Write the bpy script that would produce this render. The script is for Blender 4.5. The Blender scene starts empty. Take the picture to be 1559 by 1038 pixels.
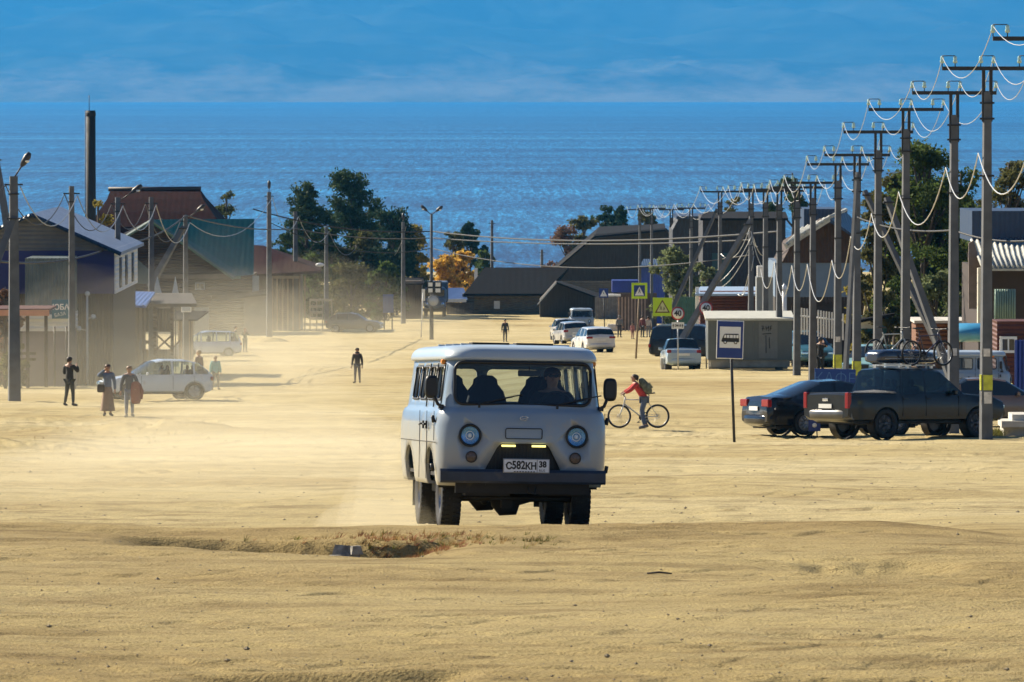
import bpy, bmesh, math, random
import numpy as np
from mathutils import Vector, Matrix
R = math.radians
random.seed(7); rng = np.random.RandomState(11)
sc = bpy.context.scene
COL = sc.collection
F = 8650.0; CX = 779.5; CY = 519.0; HOR = 145.0
PITCH = math.atan((CY-HOR)/F)
cp, sp = math.cos(PITCH), math.sin(PITCH)

# ---------------------------------------------------------------- photograph pixel -> point at distance D
def at(px, row, D):
    u = (px-CX)/F; v = (CY-row)/F
    dy = cp + v*sp; dz = -sp + v*cp
    t = D/dy
    return Vector((u*t, D, dz*t))
TAB = [(0,None,-1.6),(12,None,-2.18),(30,1038,None),(45,None,-3.80),(57,None,-4.335),(60.5,None,-4.60),(63.3,None,-4.86),(66,None,-5.0),(70,787.5,None),(80,759,None),(100,717,None),
       (142,671,None),(155,659,None),(184,634,None),(215,609,None),(240,595,None),(265,586,None),(300,566,None),(350,546,None),(386,534,None),
       (420,521,None),(480,499.5,None),(560,474,None),(640,455,None),(760,430,None),(880,None,-26.9),(1100,None,-30),(4000,None,-60)]
TD = np.array([t[0] for t in TAB], float)
TZ = np.array([t[2] if t[2] is not None else at(CX,t[1],t[0]).z for t in TAB], float)
_d = np.diff(TZ)/np.diff(TD)
_m = np.zeros(len(TD)); _m[0]=_d[0]; _m[-1]=_d[-1]
for i in range(1,len(TD)-1):
    _m[i] = 0 if _d[i-1]*_d[i] <= 0 else 2*_d[i-1]*_d[i]/(_d[i-1]+_d[i])
def base_z(D):
    D = np.clip(np.asarray(D, float), -400, 3999)
    neg = D < 0; Dc = np.maximum(D, 0)
    i = np.clip(np.searchsorted(TD, Dc, side='right')-1, 0, len(TD)-2)
    h = TD[i+1]-TD[i]; t = (Dc-TD[i])/h
    z = (2*t**3-3*t**2+1)*TZ[i] + (t**3-2*t**2+t)*h*_m[i] + (-2*t**3+3*t**2)*TZ[i+1] + (t**3-t**2)*h*_m[i+1]
    return np.where(neg, TZ[0]-0.045*D, z)
def sm(x): 
    x = np.clip(x,0,1); return x*x*(3-2*x)
def broad(X, D):
    X = np.asarray(X,float); D = np.asarray(D,float)
    z = base_z(D)
    z = z + 0.75*sm((X+2)/6)*sm((D-195)/60)*(1-sm((D-380)/60))
    return z
def gz(X, D): return float(broad(X, D))
def G(px, D, dz=0):
    z = gz(0, D); X = 0
    for _ in range(3):
        X = (px-CX)/F*(D*cp - z*sp); z = gz(X, D)
    return Vector((X, D, z+dz))
def Drow(px, row):
    lo, hi = 66.0, 800.0
    for _ in range(40):
        m = (lo+hi)/2; g = G(px, m); 
        r = CY - F*((g.z*cp + g.y*sp)/(g.y*cp - g.z*sp))
        if r > row: lo = m
        else: hi = m
    return lo
def GR(px, row): return G(px, Drow(px,row))
def ppm(D): return F/(D*1.0)

# ---------------------------------------------------------------- materials
MATS = {}
def M(name, rgb, rough=.7, metal=0., var=.12, scale=3., bump=0., bscale=30., wave=None, spec=.5, coat=0., dirt=None, stretch=None):
    if name in MATS: return MATS[name]
    m = bpy.data.materials.new(name); m.use_nodes = True; nt = m.node_tree; N = nt.nodes; L = nt.links
    b = N['Principled BSDF']; b.inputs['Roughness'].default_value = rough; b.inputs['Metallic'].default_value = metal
    b.inputs['Specular IOR Level'].default_value = spec
    if coat: b.inputs['Coat Weight'].default_value = coat; b.inputs['Coat Roughness'].default_value = .08
    tc = N.new('ShaderNodeTexCoord'); vec = tc.outputs['Object']
    if stretch:
        mp = N.new('ShaderNodeMapping'); mp.inputs['Scale'].default_value = stretch; L.new(vec, mp.inputs['Vector']); vec = mp.outputs['Vector']
    col = None
    if var > 0:
        n = N.new('ShaderNodeTexNoise'); n.inputs['Scale'].default_value = scale; n.inputs['Detail'].default_value = 5; L.new(vec, n.inputs['Vector'])
        r = N.new('ShaderNodeValToRGB'); r.color_ramp.elements[0].position = .3; r.color_ramp.elements[1].position = .7
        r.color_ramp.elements[0].color = (*[max(0,c*(1-var)) for c in rgb],1); r.color_ramp.elements[1].color = (*[min(1,c*(1+var)) for c in rgb],1)
        L.new(n.outputs['Fac'], r.inputs['Fac']); col = r.outputs['Color']
        if rough > .12:
            mr = N.new('ShaderNodeMapRange'); mr.inputs['To Min'].default_value = max(.02,rough*.82); mr.inputs['To Max'].default_value = min(1,rough*1.15)
            L.new(n.outputs['Fac'], mr.inputs['Value']); L.new(mr.outputs['Result'], b.inputs['Roughness'])
    if dirt:   # (rgb, threshold, scale): worn / dusty patches of their own shape
        n2 = N.new('ShaderNodeTexNoise'); n2.inputs['Scale'].default_value = dirt[2]; n2.inputs['Detail'].default_value = 8; n2.inputs['Roughness'].default_value=.65; L.new(vec, n2.inputs['Vector'])
        r2 = N.new('ShaderNodeValToRGB'); r2.color_ramp.elements[0].position = dirt[1]; r2.color_ramp.elements[1].position = min(1,dirt[1]+.2)
        L.new(n2.outputs['Fac'], r2.inputs['Fac'])
        mx = N.new('ShaderNodeMix'); mx.data_type = 'RGBA'; L.new(r2.outputs['Color'], mx.inputs[0])
        if col: L.new(col, mx.inputs[6])
        else: mx.inputs[6].default_value = (*rgb,1)
        mx.inputs[7].default_value = (*dirt[0],1); col = mx.outputs[2]
    if col: L.new(col, b.inputs['Base Color'])
    else: b.inputs['Base Color'].default_value = (*rgb,1)
    h = None
    if bump:
        n3 = N.new('ShaderNodeTexNoise'); n3.inputs['Scale'].default_value = bscale; n3.inputs['Detail'].default_value = 6; L.new(vec, n3.inputs['Vector'])
        bp = N.new('ShaderNodeBump'); bp.inputs['Strength'].default_value = 1; bp.inputs['Distance'].default_value = bump; L.new(n3.outputs['Fac'], bp.inputs['Height'])
        h = bp
    if wave:   # (axis 'X'/'Y'/'Z', period in m, depth)
        w = N.new('ShaderNodeTexWave'); w.bands_direction = wave[0]; w.inputs['Scale'].default_value = .314159/wave[1]*1.0; w.inputs['Distortion'].default_value = 0
        L.new(tc.outputs['Object'], w.inputs['Vector'])
        bp2 = N.new('ShaderNodeBump'); bp2.inputs['Distance'].default_value = wave[2]; L.new(w.outputs['Fac'], bp2.inputs['Height'])
        if h: L.new(h.outputs['Normal'], bp2.inputs['Normal'])
        h = bp2
    if h: L.new(h.outputs['Normal'], b.inputs['Normal'])
    MATS[name] = m; return m
def Mglass(name, tint=(.5,.55,.6), trans=.6, rough=.03):
    if name in MATS: return MATS[name]
    m = bpy.data.materials.new(name); m.use_nodes = True; nt = m.node_tree; N = nt.nodes; L = nt.links; N.clear()
    o = N.new('ShaderNodeOutputMaterial'); t = N.new('ShaderNodeBsdfTransparent'); t.inputs[0].default_value = (*[c*trans for c in tint],1)
    g = N.new('ShaderNodeBsdfGlossy'); g.inputs['Roughness'].default_value = rough; g.inputs[0].default_value = (.9,.9,.9,1)
    fr = N.new('ShaderNodeFresnel'); geo = N.new('ShaderNodeNewGeometry'); ma = N.new('ShaderNodeMath'); ma.operation = 'MULTIPLY_ADD'; ma.inputs[1].default_value = -.8333; ma.inputs[2].default_value = 1.5; L.new(geo.outputs['Backfacing'], ma.inputs[0]); L.new(ma.outputs[0], fr.inputs[0]); mx = N.new('ShaderNodeMixShader')
    L.new(fr.outputs[0], mx.inputs[0]); L.new(t.outputs[0], mx.inputs[1]); L.new(g.outputs[0], mx.inputs[2]); L.new(mx.outputs[0], o.inputs[0])
    MATS[name] = m; return m

# ---------------------------------------------------------------- mesh builder
class MB:
    def __init__(s): s.v=[]; s.f=[]; s.m=[]; s.sm=[]
    def add(s, vs, fs, mi=0, smooth=False):
        o = len(s.v); s.v += [tuple(v) for v in vs]
        for f in fs: s.f.append(tuple(i+o for i in f)); s.m.append(mi); s.sm.append(smooth)
        return s
    def box(s, c, d, rz=0, rx=0, ry=0, mi=0, taper=(1,1)):
        mt = Matrix.Translation(c) @ Matrix.Rotation(rz,4,'Z') @ Matrix.Rotation(ry,4,'Y') @ Matrix.Rotation(rx,4,'X')
        hx,hy,hz = d[0]/2,d[1]/2,d[2]/2; tx,ty = taper
        vs = [mt@Vector(p) for p in [(-hx,-hy,-hz),(hx,-hy,-hz),(hx,hy,-hz),(-hx,hy,-hz),(-hx*tx,-hy*ty,hz),(hx*tx,-hy*ty,hz),(hx*tx,hy*ty,hz),(-hx*tx,hy*ty,hz)]]
        return s.add(vs, [(0,3,2,1),(4,5,6,7),(0,1,5,4),(1,2,6,5),(2,3,7,6),(3,0,4,7)], mi)
    def bbox(s, x0,x1,y0,y1,z0,z1, mi=0): return s.box(((x0+x1)/2,(y0+y1)/2,(z0+z1)/2),(abs(x1-x0),abs(y1-y0),abs(z1-z0)),mi=mi)
    def rbox(s, c, d, r=.03, mi=0, rz=0, n=3):   # box with rounded vertical (z) edges, and chamfered top/bottom
        mt = Matrix.Translation(c) @ Matrix.Rotation(rz,4,'Z')
        def ring(hx,hy,r,z):
            o=[]
            for (sx,sy,a0) in ((1,1,0),(-1,1,90),(-1,-1,180),(1,-1,270)):
                for k in range(n+1):
                    a=R(a0+90*k/n); o.append(mt@Vector((sx*(hx-r)+r*math.cos(a), sy*(hy-r)+r*math.sin(a), z)))
            return o
        hx,hy,hz=d[0]/2,d[1]/2,d[2]/2; c2=min(r,hz*.6,hx*.6,hy*.6)
        rs=[ring(hx-c2,hy-c2,max(r-c2*.5,.002),-hz),ring(hx,hy,r,-hz+c2),ring(hx,hy,r,hz-c2),ring(hx-c2,hy-c2,max(r-c2*.5,.002),hz)]
        return s.loft(rs, mi=mi, cap=True, smooth=False)
    def loft(s, rings, mi=0, cap=True, smooth=True, closed=True):
        n=len(rings[0]); vs=[p for r in rings for p in r]; fs=[]
        for i in range(len(rings)-1):
            for j in range(n if closed else n-1):
                a=i*n+j; b=i*n+(j+1)%n; fs.append((a,b,b+n,a+n))
        s.add(vs,fs,mi,smooth)
        if cap:
            o=len(s.v)-len(vs)
            s.f.append(tuple(o+k for k in range(n))[::-1]); s.m.append(mi); s.sm.append(False)
            s.f.append(tuple(o+(len(rings)-1)*n+k for k in range(n))); s.m.append(mi); s.sm.append(False)
        return s
    def tube(s, pts, r, n=8, mi=0, cap=True, smooth=True):
        pts=[Vector(p) for p in pts]
        if not isinstance(r,(list,tuple)): r=[r]*len(pts)
        rings=[]; up=Vector((0,0,1)); prev=None
        for i,p in enumerate(pts):
            t=(pts[min(i+1,len(pts)-1)]-pts[max(i-1,0)]); 
            if t.length<1e-9: t=Vector((0,0,1))
            t.normalize()
            if prev is None:
                a = up.cross(t) if abs(t.z)<.95 else Vector((1,0,0)).cross(t)
            else: a = prev - t*prev.dot(t)
            a.normalize(); prev=a; b=t.cross(a)
            rings.append([p+(a*math.cos(2*math.pi*k/n)+b*math.sin(2*math.pi*k/n))*r[i] for k in range(n)])
        return s.loft(rings,mi,cap,smooth)
    def lathe(s, prof, c=(0,0,0), axis='Z', n=16, mi=0, smooth=True, cap=False):
        # prof = [(radius, height)]
        c=Vector(c); rings=[]
        for (r,h) in prof:
            ring=[]
            for k in range(n):
                a=2*math.pi*k/n; u,w=r*math.cos(a),r*math.sin(a)
                ring.append(c+(Vector((u,w,h)) if axis=='Z' else Vector((h,u,w)) if axis=='X' else Vector((w,h,u))))
            rings.append(ring)
        return s.loft(rings,mi,cap,smooth)
    def ball(s,c,r,n=10,mi=0,sc_=(1,1,1)):
        c=Vector(c); m=n//2; rings=[]
        for i in range(m+1):
            a=math.pi*i/m; rr=max(math.sin(a),1e-3)*r
            rings.append([c+Vector((rr*math.cos(2*math.pi*k/n)*sc_[0],rr*math.sin(2*math.pi*k/n)*sc_[1],-math.cos(a)*r*sc_[2])) for k in range(n)])
        return s.loft(rings,mi,True,True)
    def prism(s, poly, axis, a, b, mi=0):   # poly in the two other axes (order: x,y,z minus axis)
        def P(u,v,w): return {'X':(w,u,v),'Y':(u,w,v),'Z':(u,v,w)}[axis]
        n=len(poly); vs=[P(u,v,a) for u,v in poly]+[P(u,v,b) for u,v in poly]
        fs=[tuple(range(n)),tuple(range(2*n-1,n-1,-1))]+[(i,i+n,(i+1)%n+n,(i+1)%n) for i in range(n)]
        return s.add(vs,fs,mi)
    def slab(s, quad, th, mi=0):   # a quad given thickness downwards
        vs=[Vector(q) for q in quad]+[Vector(q)-Vector((0,0,th)) for q in quad]; n=len(quad)
        return s.add(vs,[tuple(range(n)),tuple(range(2*n-1,n-1,-1))]+[(i,i+n,(i+1)%n+n,(i+1)%n) for i in range(n)],mi)
    def torus(s,c,Rr,r,axis='X',n=28,k=8,mi=0):
        c=Vector(c); rings=[]
        for i in range(n+1):
            a=2*math.pi*i/n; ring=[]
            for j in range(k):
                b=2*math.pi*j/k; q=Rr+r*math.cos(b); h=r*math.sin(b)
                u,w=q*math.cos(a),q*math.sin(a)
                ring.append(c+(Vector((h,u,w)) if axis=='X' else Vector((u,h,w)) if axis=='Y' else Vector((u,w,h))))
            rings.append(ring)
        return s.loft(rings,mi,False,True)
    def build(s, name, mats, parent=None, world=False, fixn=True):
        me=bpy.data.meshes.new(name); vs=s.v
        if world and parent is not None:
            l=parent.location; vs=[(x-l.x,y-l.y,z-l.z) for x,y,z in vs]
        me.from_pydata(vs,[],s.f); 
        if not isinstance(mats,(list,tuple)): mats=[mats]
        for m_ in mats: me.materials.append(m_)
        me.polygons.foreach_set('material_index',s.m); me.polygons.foreach_set('use_smooth',s.sm)
        if fixn and len(s.f)<60000:
            bm=bmesh.new(); bm.from_mesh(me); bmesh.ops.recalc_face_normals(bm,faces=bm.faces); bm.to_mesh(me); bm.free()
        me.update()
        o=bpy.data.objects.new(name,me); COL.objects.link(o)
        if parent is not None: o.parent=parent
        return o
def tag(o, label=None, cat=None, group=None, kind=None):
    if label: o['label']=label
    if cat: o['category']=cat
    if group: o['group']=group
    if kind: o['kind']=kind
    return o
def thing(name, label, cat, loc=(0,0,0), rz=0, group=None):
    o=bpy.data.objects.new(name,None); COL.objects.link(o); o.location=loc; o.rotation_euler=(0,0,rz); o.empty_display_size=.3
    return tag(o,label,cat,group)
def copy_tree(o,parent=None):
    c=o.copy(); COL.objects.link(c)
    if parent is not None: c.parent=parent
    for ch in list(o.children): copy_tree(ch,c)
    return c
def evaluated(ob):
    dg=bpy.context.evaluated_depsgraph_get(); dg.update()
    return bpy.data.meshes.new_from_object(ob.evaluated_get(dg))
def drop(ob):
    me=ob.data; bpy.data.objects.remove(ob); 
    if me and me.users==0: bpy.data.meshes.remove(me)
def boolcut(ob, cutter, mode='DIFFERENCE'):
    md=ob.modifiers.new('b','BOOLEAN'); md.object=cutter; md.operation=mode; md.solver='EXACT'
    me=evaluated(ob); ob.modifiers.clear(); old=ob.data; ob.data=me; bpy.data.meshes.remove(old); drop(cutter)
def link_text(body, size, mat, parent, loc, rot, ext=.002, name='lettering', sx=1.0, align='CENTER', bold=0):
    cu=bpy.data.curves.new('t','FONT'); cu.body=body; cu.size=size; cu.extrude=ext; cu.align_x=align; cu.align_y='CENTER'; cu.offset=bold
    ob=bpy.data.objects.new('t',cu); COL.objects.link(ob)
    me=evaluated(ob); bpy.data.objects.remove(ob); me.name=name; me.materials.clear(); me.materials.append(mat)
    o=bpy.data.objects.new(name,me); COL.objects.link(o); o.parent=parent; o.location=loc; o.rotation_euler=rot; o.scale=(sx,1,1)
    return o
# value noise
def vnoise(x,y,seed=0):
    xi=np.floor(x).astype(np.int64); yi=np.floor(y).astype(np.int64); xf=x-xi; yf=y-yi
    def h(a,b):
        n=(a*374761393+b*668265263+seed*1442695041)&0x7fffffff; n=((n^(n>>13))*1274126177)&0x7fffffff
        return ((n^(n>>16))&0xffff)/65535.0
    u=xf*xf*(3-2*xf); v=yf*yf*(3-2*yf)
    return (h(xi,yi)*(1-u)+h(xi+1,yi)*u)*(1-v)+(h(xi,yi+1)*(1-u)+h(xi+1,yi+1)*u)*v
def fbm(x,y,o=4,seed=0,g=.5):
    s=0;a=1;t=0
    for k in range(o): s=s+a*(vnoise(x*2**k+17.3*k,y*2**k-9.1*k,seed+k)-.5); t+=a; a*=g
    return s/t*2
# ================================================================= camera, light, sky
cam=bpy.data.cameras.new('camera'); camo=bpy.data.objects.new('camera',cam); COL.objects.link(camo); sc.camera=camo
cam.sensor_width=36; cam.sensor_fit='HORIZONTAL'; cam.lens=36*F/1559; cam.clip_start=.5; cam.clip_end=90000
camo.location=(0,0,0); camo.rotation_euler=(math.pi/2-PITCH,0,0)
cam.dof.use_dof=True; cam.dof.focus_distance=66; cam.dof.aperture_fstop=20
SUN_EL=R(33); SUN_AZ=R(-52)     # azimuth from +Y (away from the camera), negative = to the left
sd=Vector((math.sin(SUN_AZ)*math.cos(SUN_EL), math.cos(SUN_AZ)*math.cos(SUN_EL), math.sin(SUN_EL)))
w=bpy.data.worlds.new('World'); sc.world=w; w.use_nodes=True; nt=w.node_tree
sky=nt.nodes.new('ShaderNodeTexSky'); sky.sky_type='NISHITA'; sky.sun_disc=False; sky.sun_elevation=SUN_EL
sky.sun_rotation=SUN_AZ; sky.altitude=400; sky.dust_density=.15; sky.ozone_density=4.5; sky.air_density=.75
bg=nt.nodes['Background']; bg.inputs[1].default_value=.05; nt.links.new(sky.outputs[0],bg.inputs[0])
sl=bpy.data.lights.new('sun','SUN'); sl.energy=5.0; sl.angle=R(.55); sl.color=(1,.88,.69)
so=bpy.data.objects.new('sun',sl); COL.objects.link(so); so.rotation_euler=(-sd).to_track_quat('-Z','Y').to_euler()
sc.view_settings.view_transform='Standard'; sc.view_settings.look='None'; sc.view_settings.exposure=1.12; sc.view_settings.gamma=1
sc.cycles.max_bounces=6; sc.cycles.volume_bounces=1; sc.cycles.transparent_max_bounces=24
sc.cycles.volume_step_rate=4; sc.cycles.volume_max_steps=128
sc.cycles.sample_clamp_indirect=6

# ================================================================= ground
def carve(X,Y,near=True):
    X=np.asarray(X,float); Y=np.asarray(Y,float); z=np.zeros(np.broadcast(X,Y).shape)
    nz=fbm(X*.9,Y*.9,4,5)
    # gully just in front of the crest: a low undercut bank facing the camera
    yc=54.6+.35*np.sin(X*1.3)+.22*nz - .25*np.exp(-((X+1.1)/.8)**2)
    dpt=.21*sm((X+3.9)/.5)*(1-sm((X+1.1)/.9))*(.65+.35*sm(.5+1.5*fbm(X*.9,X*0,3,66)))
    prof=np.where(Y<yc, np.exp(-((Y-yc)/2.4)**2), np.exp(-((Y-yc)/.10)**2))
    z-=dpt*prof*(.95+.22*fbm(X*2.3,Y*.5,3,9))
    dpt=.035*sm((X+9)/1)*(1-sm((X+3.6)/1.0)); yc2=56.4+.3*nz
    z-=dpt*np.where(Y<yc2, np.exp(-((Y-yc2)/1.2)**2), np.exp(-((Y-yc2)/.15)**2))
    # pot hole at the right
    a=(X-3.1)/.95; b=(Y-48.3)/1.3; r=np.sqrt(a*a+b*b)+.35*fbm(X*2,Y*1.2,3,21)
    z-=.12*np.exp(-(r/.75)**4)
    a=(X-2.4)/.9; b=(Y-42.4+ -.6*(X-2.4))/.5
    z-=.05*np.exp(-(a*a+b*b))
    # bank cut across the very front
    yc=31.2+.10*np.sin(X*2.2)
    z-=.11*sm((X+1.9)/.5)*(1-sm((X+.5)/.4))*np.where(Y<yc,np.exp(-((Y-yc)/1.0)**2),np.exp(-((Y-yc)/.09)**2))
    # dug-out with heaped soil on the left, further down the road
    u=(X+9.3)/2.6; v=(Y-140)/7.0; q=u*u+v*v
    z-=.8*np.exp(-q*1.6)
    z+=.28*np.exp(-(((X+9.8)/3.4)**2+((Y-153)/3.0)**2))*(1+.7*fbm(X*1.4,Y*.7,4,33))
    z+=.2*np.exp(-(((X+12.5)/3.4)**2+((Y-135)/4.0)**2))*(1+.7*fbm(X*1.4,Y*.7,4,34))
    z-=.3*np.exp(-(((X+11.5)/2.6)**2+((Y-168)/5.0)**2))
    z+=.16*np.exp(-(((X-10.2)/3.0)**2+((Y-122)/1.6)**2))
    # soft hollow behind the crest where the van is climbing
    rs=1-sm((X-3.7)/1.6)
    z-=.05*np.exp(-((Y-61.8)/2.2)**2)*rs
    zl=base_z(np.array(50.))+(base_z(np.array(78.))-base_z(np.array(50.)))*(Y-50)/28
    z+=(zl-base_z(Y))*sm((Y-50)/5)*(1-sm((Y-73)/5))*(1-rs)
    return z
def detail(X,Y):
    return _detail(X,Y)*(1-.75*np.exp(-((Y-62)/3.2)**2))+.035*np.exp(-((Y-56.8)/1.2)**2)*(1+1.1*fbm(X*.8,Y*.6,4,91))+.05*np.exp(-((Y-57.5)/1.5)**2)*sm((X+.2)/2)*(1-sm((X-3.7)/1.6))
def _detail(X,Y):
    z=.10*fbm(X*.12,Y*.07,3,1)*sm((Y-20)/40+.4)
    z+=.06*fbm(X*.35,Y*.45,4,2)
    rough=.35+.65*sm(.5+1.6*fbm(X*.25,Y*.12,3,44))
    z+=.034*fbm(X*.9,Y*2.0,4,3)*rough
    z+=.016*fbm(X*3.2,Y*6.5,3,4)*rough
    # wheel tracks swinging along the road
    for (x0,a,ph,wd,dp) in ((-1.6,.8,.3,.16,.028),(-.1,.8,.3,.16,.028),(1.9,1.2,2.1,.2,.03),(3.4,1.2,2.1,.2,.03),(-4.2,1.0,4.1,.2,.025),(.8,1.5,3.3,.18,.02)):
        c=x0+a*np.sin(Y*.035+ph)+.02*(Y-50)*(.3 if x0>0 else -.2)
        z-=.55*dp*np.exp(-((X-c)/wd)**2)*(.6+.8*fbm(X*0+c,Y*.3,2,8))*sm((Y-45)/30)
    return z
def ground_detail(X,Y):
    near=1-sm((Y-500)/250)
    g=(carve(X,Y)+detail(X,Y))*near
    # flatten where the wheels and feet stand is not needed: amplitude is centimetres
    return g
_YS=[]; y=2.0
_YS+= list(np.linspace(-400,2,24))
while y<26: y+=.35; _YS.append(y)
while y<29: y+=.12; _YS.append(y)
while y<66: y+=.055; _YS.append(y)
while y<110: y*=1.0022; _YS.append(y)
while y<260: y*=1.0035; _YS.append(y)
while y<620: y*=1.006; _YS.append(y)
while y<1100: y*=1.03; _YS.append(y)
_YS=np.array(_YS); _U=np.concatenate([[-1.0,-.55,-.3,-.17],np.linspace(-.098,.098,560),[.17,.3,.55,1.0]])
def width_at(Y): return np.maximum(Y,30)*1.0+60*(np.abs(Y)<1e9)*0
YY,UU=np.meshgrid(_YS,_U,indexing='ij')
XX=UU*np.where(np.abs(UU)>.1, np.maximum(YY,30)+ (np.abs(UU)-.1)*600, np.maximum(YY,30))
ZZ=broad(XX,YY)+ground_detail(XX,YY)
_rs=np.random.RandomState(42)
for _k in range(340):   # small scarps, ruts and hoof-like breaks in the crust
    _y=28+_rs.rand()**1.5*150; _x=_rs.uniform(-.095,.095)*_y; _sc=1 if _y<66 else 1+(_y-66)/50; _l=_rs.uniform(.35,1.8)*_sc; _h=_rs.uniform(.008,.022)*(_sc**.8); _w=_rs.uniform(.25,.8)*_sc; _t=_rs.uniform(-.25,.25)
    if 56<_y<64: continue
    _i0,_i1=np.searchsorted(_YS,[_y-3*_w-2*_l*abs(_t)-.3,_y+1.0*_sc+2*_l*abs(_t)])
    _X=XX[_i0:_i1]; _Y=YY[_i0:_i1]; _yc=_y+_t*(_X-_x)+.35*_w*np.sin(3*(_X-_x)/_l+_k)+.25*_w*np.sin(11*(_X-_x)+2*_k)
    ZZ[_i0:_i1]-=_h*np.exp(-np.abs((_X-_x)/_l)**3)*np.where(_Y<_yc,np.exp(-((_Y-_yc)/_w)**2),np.exp(-((_Y-_yc)/(.06*_sc))**2))
nr,nc=XX.shape
co=np.stack([XX,YY,ZZ],-1).reshape(-1,3)
idx=np.arange(nr*nc).reshape(nr,nc)
fa=np.stack([idx[:-1,:-1],idx[:-1,1:],idx[1:,1:],idx[1:,:-1]],-1).reshape(-1,4)
me=bpy.data.meshes.new('ground'); me.vertices.add(len(co)); me.vertices.foreach_set('co',co.ravel()); me.loops.add(fa.size); me.loops.foreach_set('vertex_index',fa.ravel().astype(np.int32))
me.polygons.add(len(fa)); me.polygons.foreach_set('loop_start',np.arange(0,fa.size,4,dtype=np.int32)); me.polygons.foreach_set('loop_total',np.full(len(fa),4,np.int32)); me.polygons.foreach_set('use_smooth',np.ones(len(fa),bool))
me.update(calc_edges=True)
ground=bpy.data.objects.new('ground',me); COL.objects.link(ground); tag(ground,'pale trodden sand of the wide unpaved village street','ground',kind='structure')
def GG(px,D,dz=0):
    g=G(px,D); g.z+=float(carve(g.x,g.y)+detail(g.x,g.y))+dz; return g
def onground(x,y): return gz(x,y)+float(carve(x,y)+detail(x,y))
def sand_mat():
    m=bpy.data.materials.new('sand'); m.use_nodes=True; nt=m.node_tree; N=nt.nodes; L=nt.links; b=N['Principled BSDF']; b.inputs['Roughness'].default_value=.92; b.inputs['Specular IOR Level'].default_value=.15
    tc=N.new('ShaderNodeTexCoord'); 
    def noise(s,d,st=(1,1,1),r=.55):
        mp=N.new('ShaderNodeMapping'); mp.inputs['Scale'].default_value=st; L.new(tc.outputs['Object'],mp.inputs[0])
        n=N.new('ShaderNodeTexNoise'); n.inputs['Scale'].default_value=s; n.inputs['Detail'].default_value=d; n.inputs['Roughness'].default_value=r; L.new(mp.outputs[0],n.inputs['Vector']); return n.outputs['Fac']
    def ramp(fac,els):
        r=N.new('ShaderNodeValToRGB'); e=r.color_ramp.elements
        while len(e)<len(els): e.new(.5)
        for k,(p,c) in enumerate(els): e[k].position=p; e[k].color=(*c,1)
        L.new(fac,r.inputs[0]); return r.outputs[0]
    def mix(a,b_,f,mode='MIX'):
        x=N.new('ShaderNodeMix'); x.data_type='RGBA'; x.blend_type=mode
        if isinstance(f,float): x.inputs[0].default_value=f
        else: L.new(f,x.inputs[0])
        L.new(a,x.inputs[6]); L.new(b_,x.inputs[7]); return x.outputs[2]
    base=ramp(noise(.12,6,(.6,.8,1)),[(.3,(.41,.315,.145)),(.5,(.51,.42,.215)),(.72,(.60,.515,.30))])
    c2=ramp(noise(1.3,8,(.4,1,1),.62),[(.28,(.55,.50,.44)),(.5,(1,1,1)),(.75,(1.15,1.14,1.08))])
    col=mix(base,c2,1.0,'MULTIPLY')
    c3=ramp(noise(38,3),[(.36,(.45,.4,.35)),(.48,(1,1,1)),(.7,(1.15,1.13,1.08))])
    col=mix(col,c3,.55,'MULTIPLY')
    # sparse dry-grass stained patches
    pf=ramp(noise(.45,8,(1,.3,1),.7),[(.6,(0,0,0)),(.7,(1,1,1))])
    gr=ramp(noise(9,4),[(.3,(.16,.12,.05)),(.7,(.33,.25,.11))])
    pm=N.new('ShaderNodeMath'); pm.operation='MULTIPLY'; pm.inputs[1].default_value=.5; L.new(pf,pm.inputs[0])
    col=mix(col,gr,pm.outputs[0])
    # sand toned darker on the near shoulder of the hill (before the crest)
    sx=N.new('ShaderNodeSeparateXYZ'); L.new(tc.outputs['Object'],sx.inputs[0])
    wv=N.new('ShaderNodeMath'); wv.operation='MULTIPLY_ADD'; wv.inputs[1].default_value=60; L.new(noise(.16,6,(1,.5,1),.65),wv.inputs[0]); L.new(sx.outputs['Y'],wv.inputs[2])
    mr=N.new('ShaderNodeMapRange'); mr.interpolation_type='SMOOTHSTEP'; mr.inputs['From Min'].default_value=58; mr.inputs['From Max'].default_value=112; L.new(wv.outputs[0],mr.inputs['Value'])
    near_tone=ramp(mr.outputs[0],[(0,(.80,.76,.66)),(1,(1,1,1))])
    col=mix(col,near_tone,1.0,'MULTIPLY')
    fl=ramp(noise(90,2,(1,1,1)),[(.34,(.35,.3,.25)),(.40,(1,1,1)),(.72,(1,1,1))]); col=mix(col,fl,.6,'MULTIPLY')
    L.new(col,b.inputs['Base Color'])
    bp=N.new('ShaderNodeBump'); bp.inputs['Distance'].default_value=.09; L.new(noise(5,8,(.5,1,1),.7),bp.inputs['Height'])
    bq=N.new('ShaderNodeBump'); bq.inputs['Distance'].default_value=.02; L.new(noise(45,4),bq.inputs['Height']); L.new(bp.outputs[0],bq.inputs['Normal'])
    L.new(bq.outputs[0],b.inputs['Normal'])
    return m
me.materials.append(sand_mat())

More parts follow.
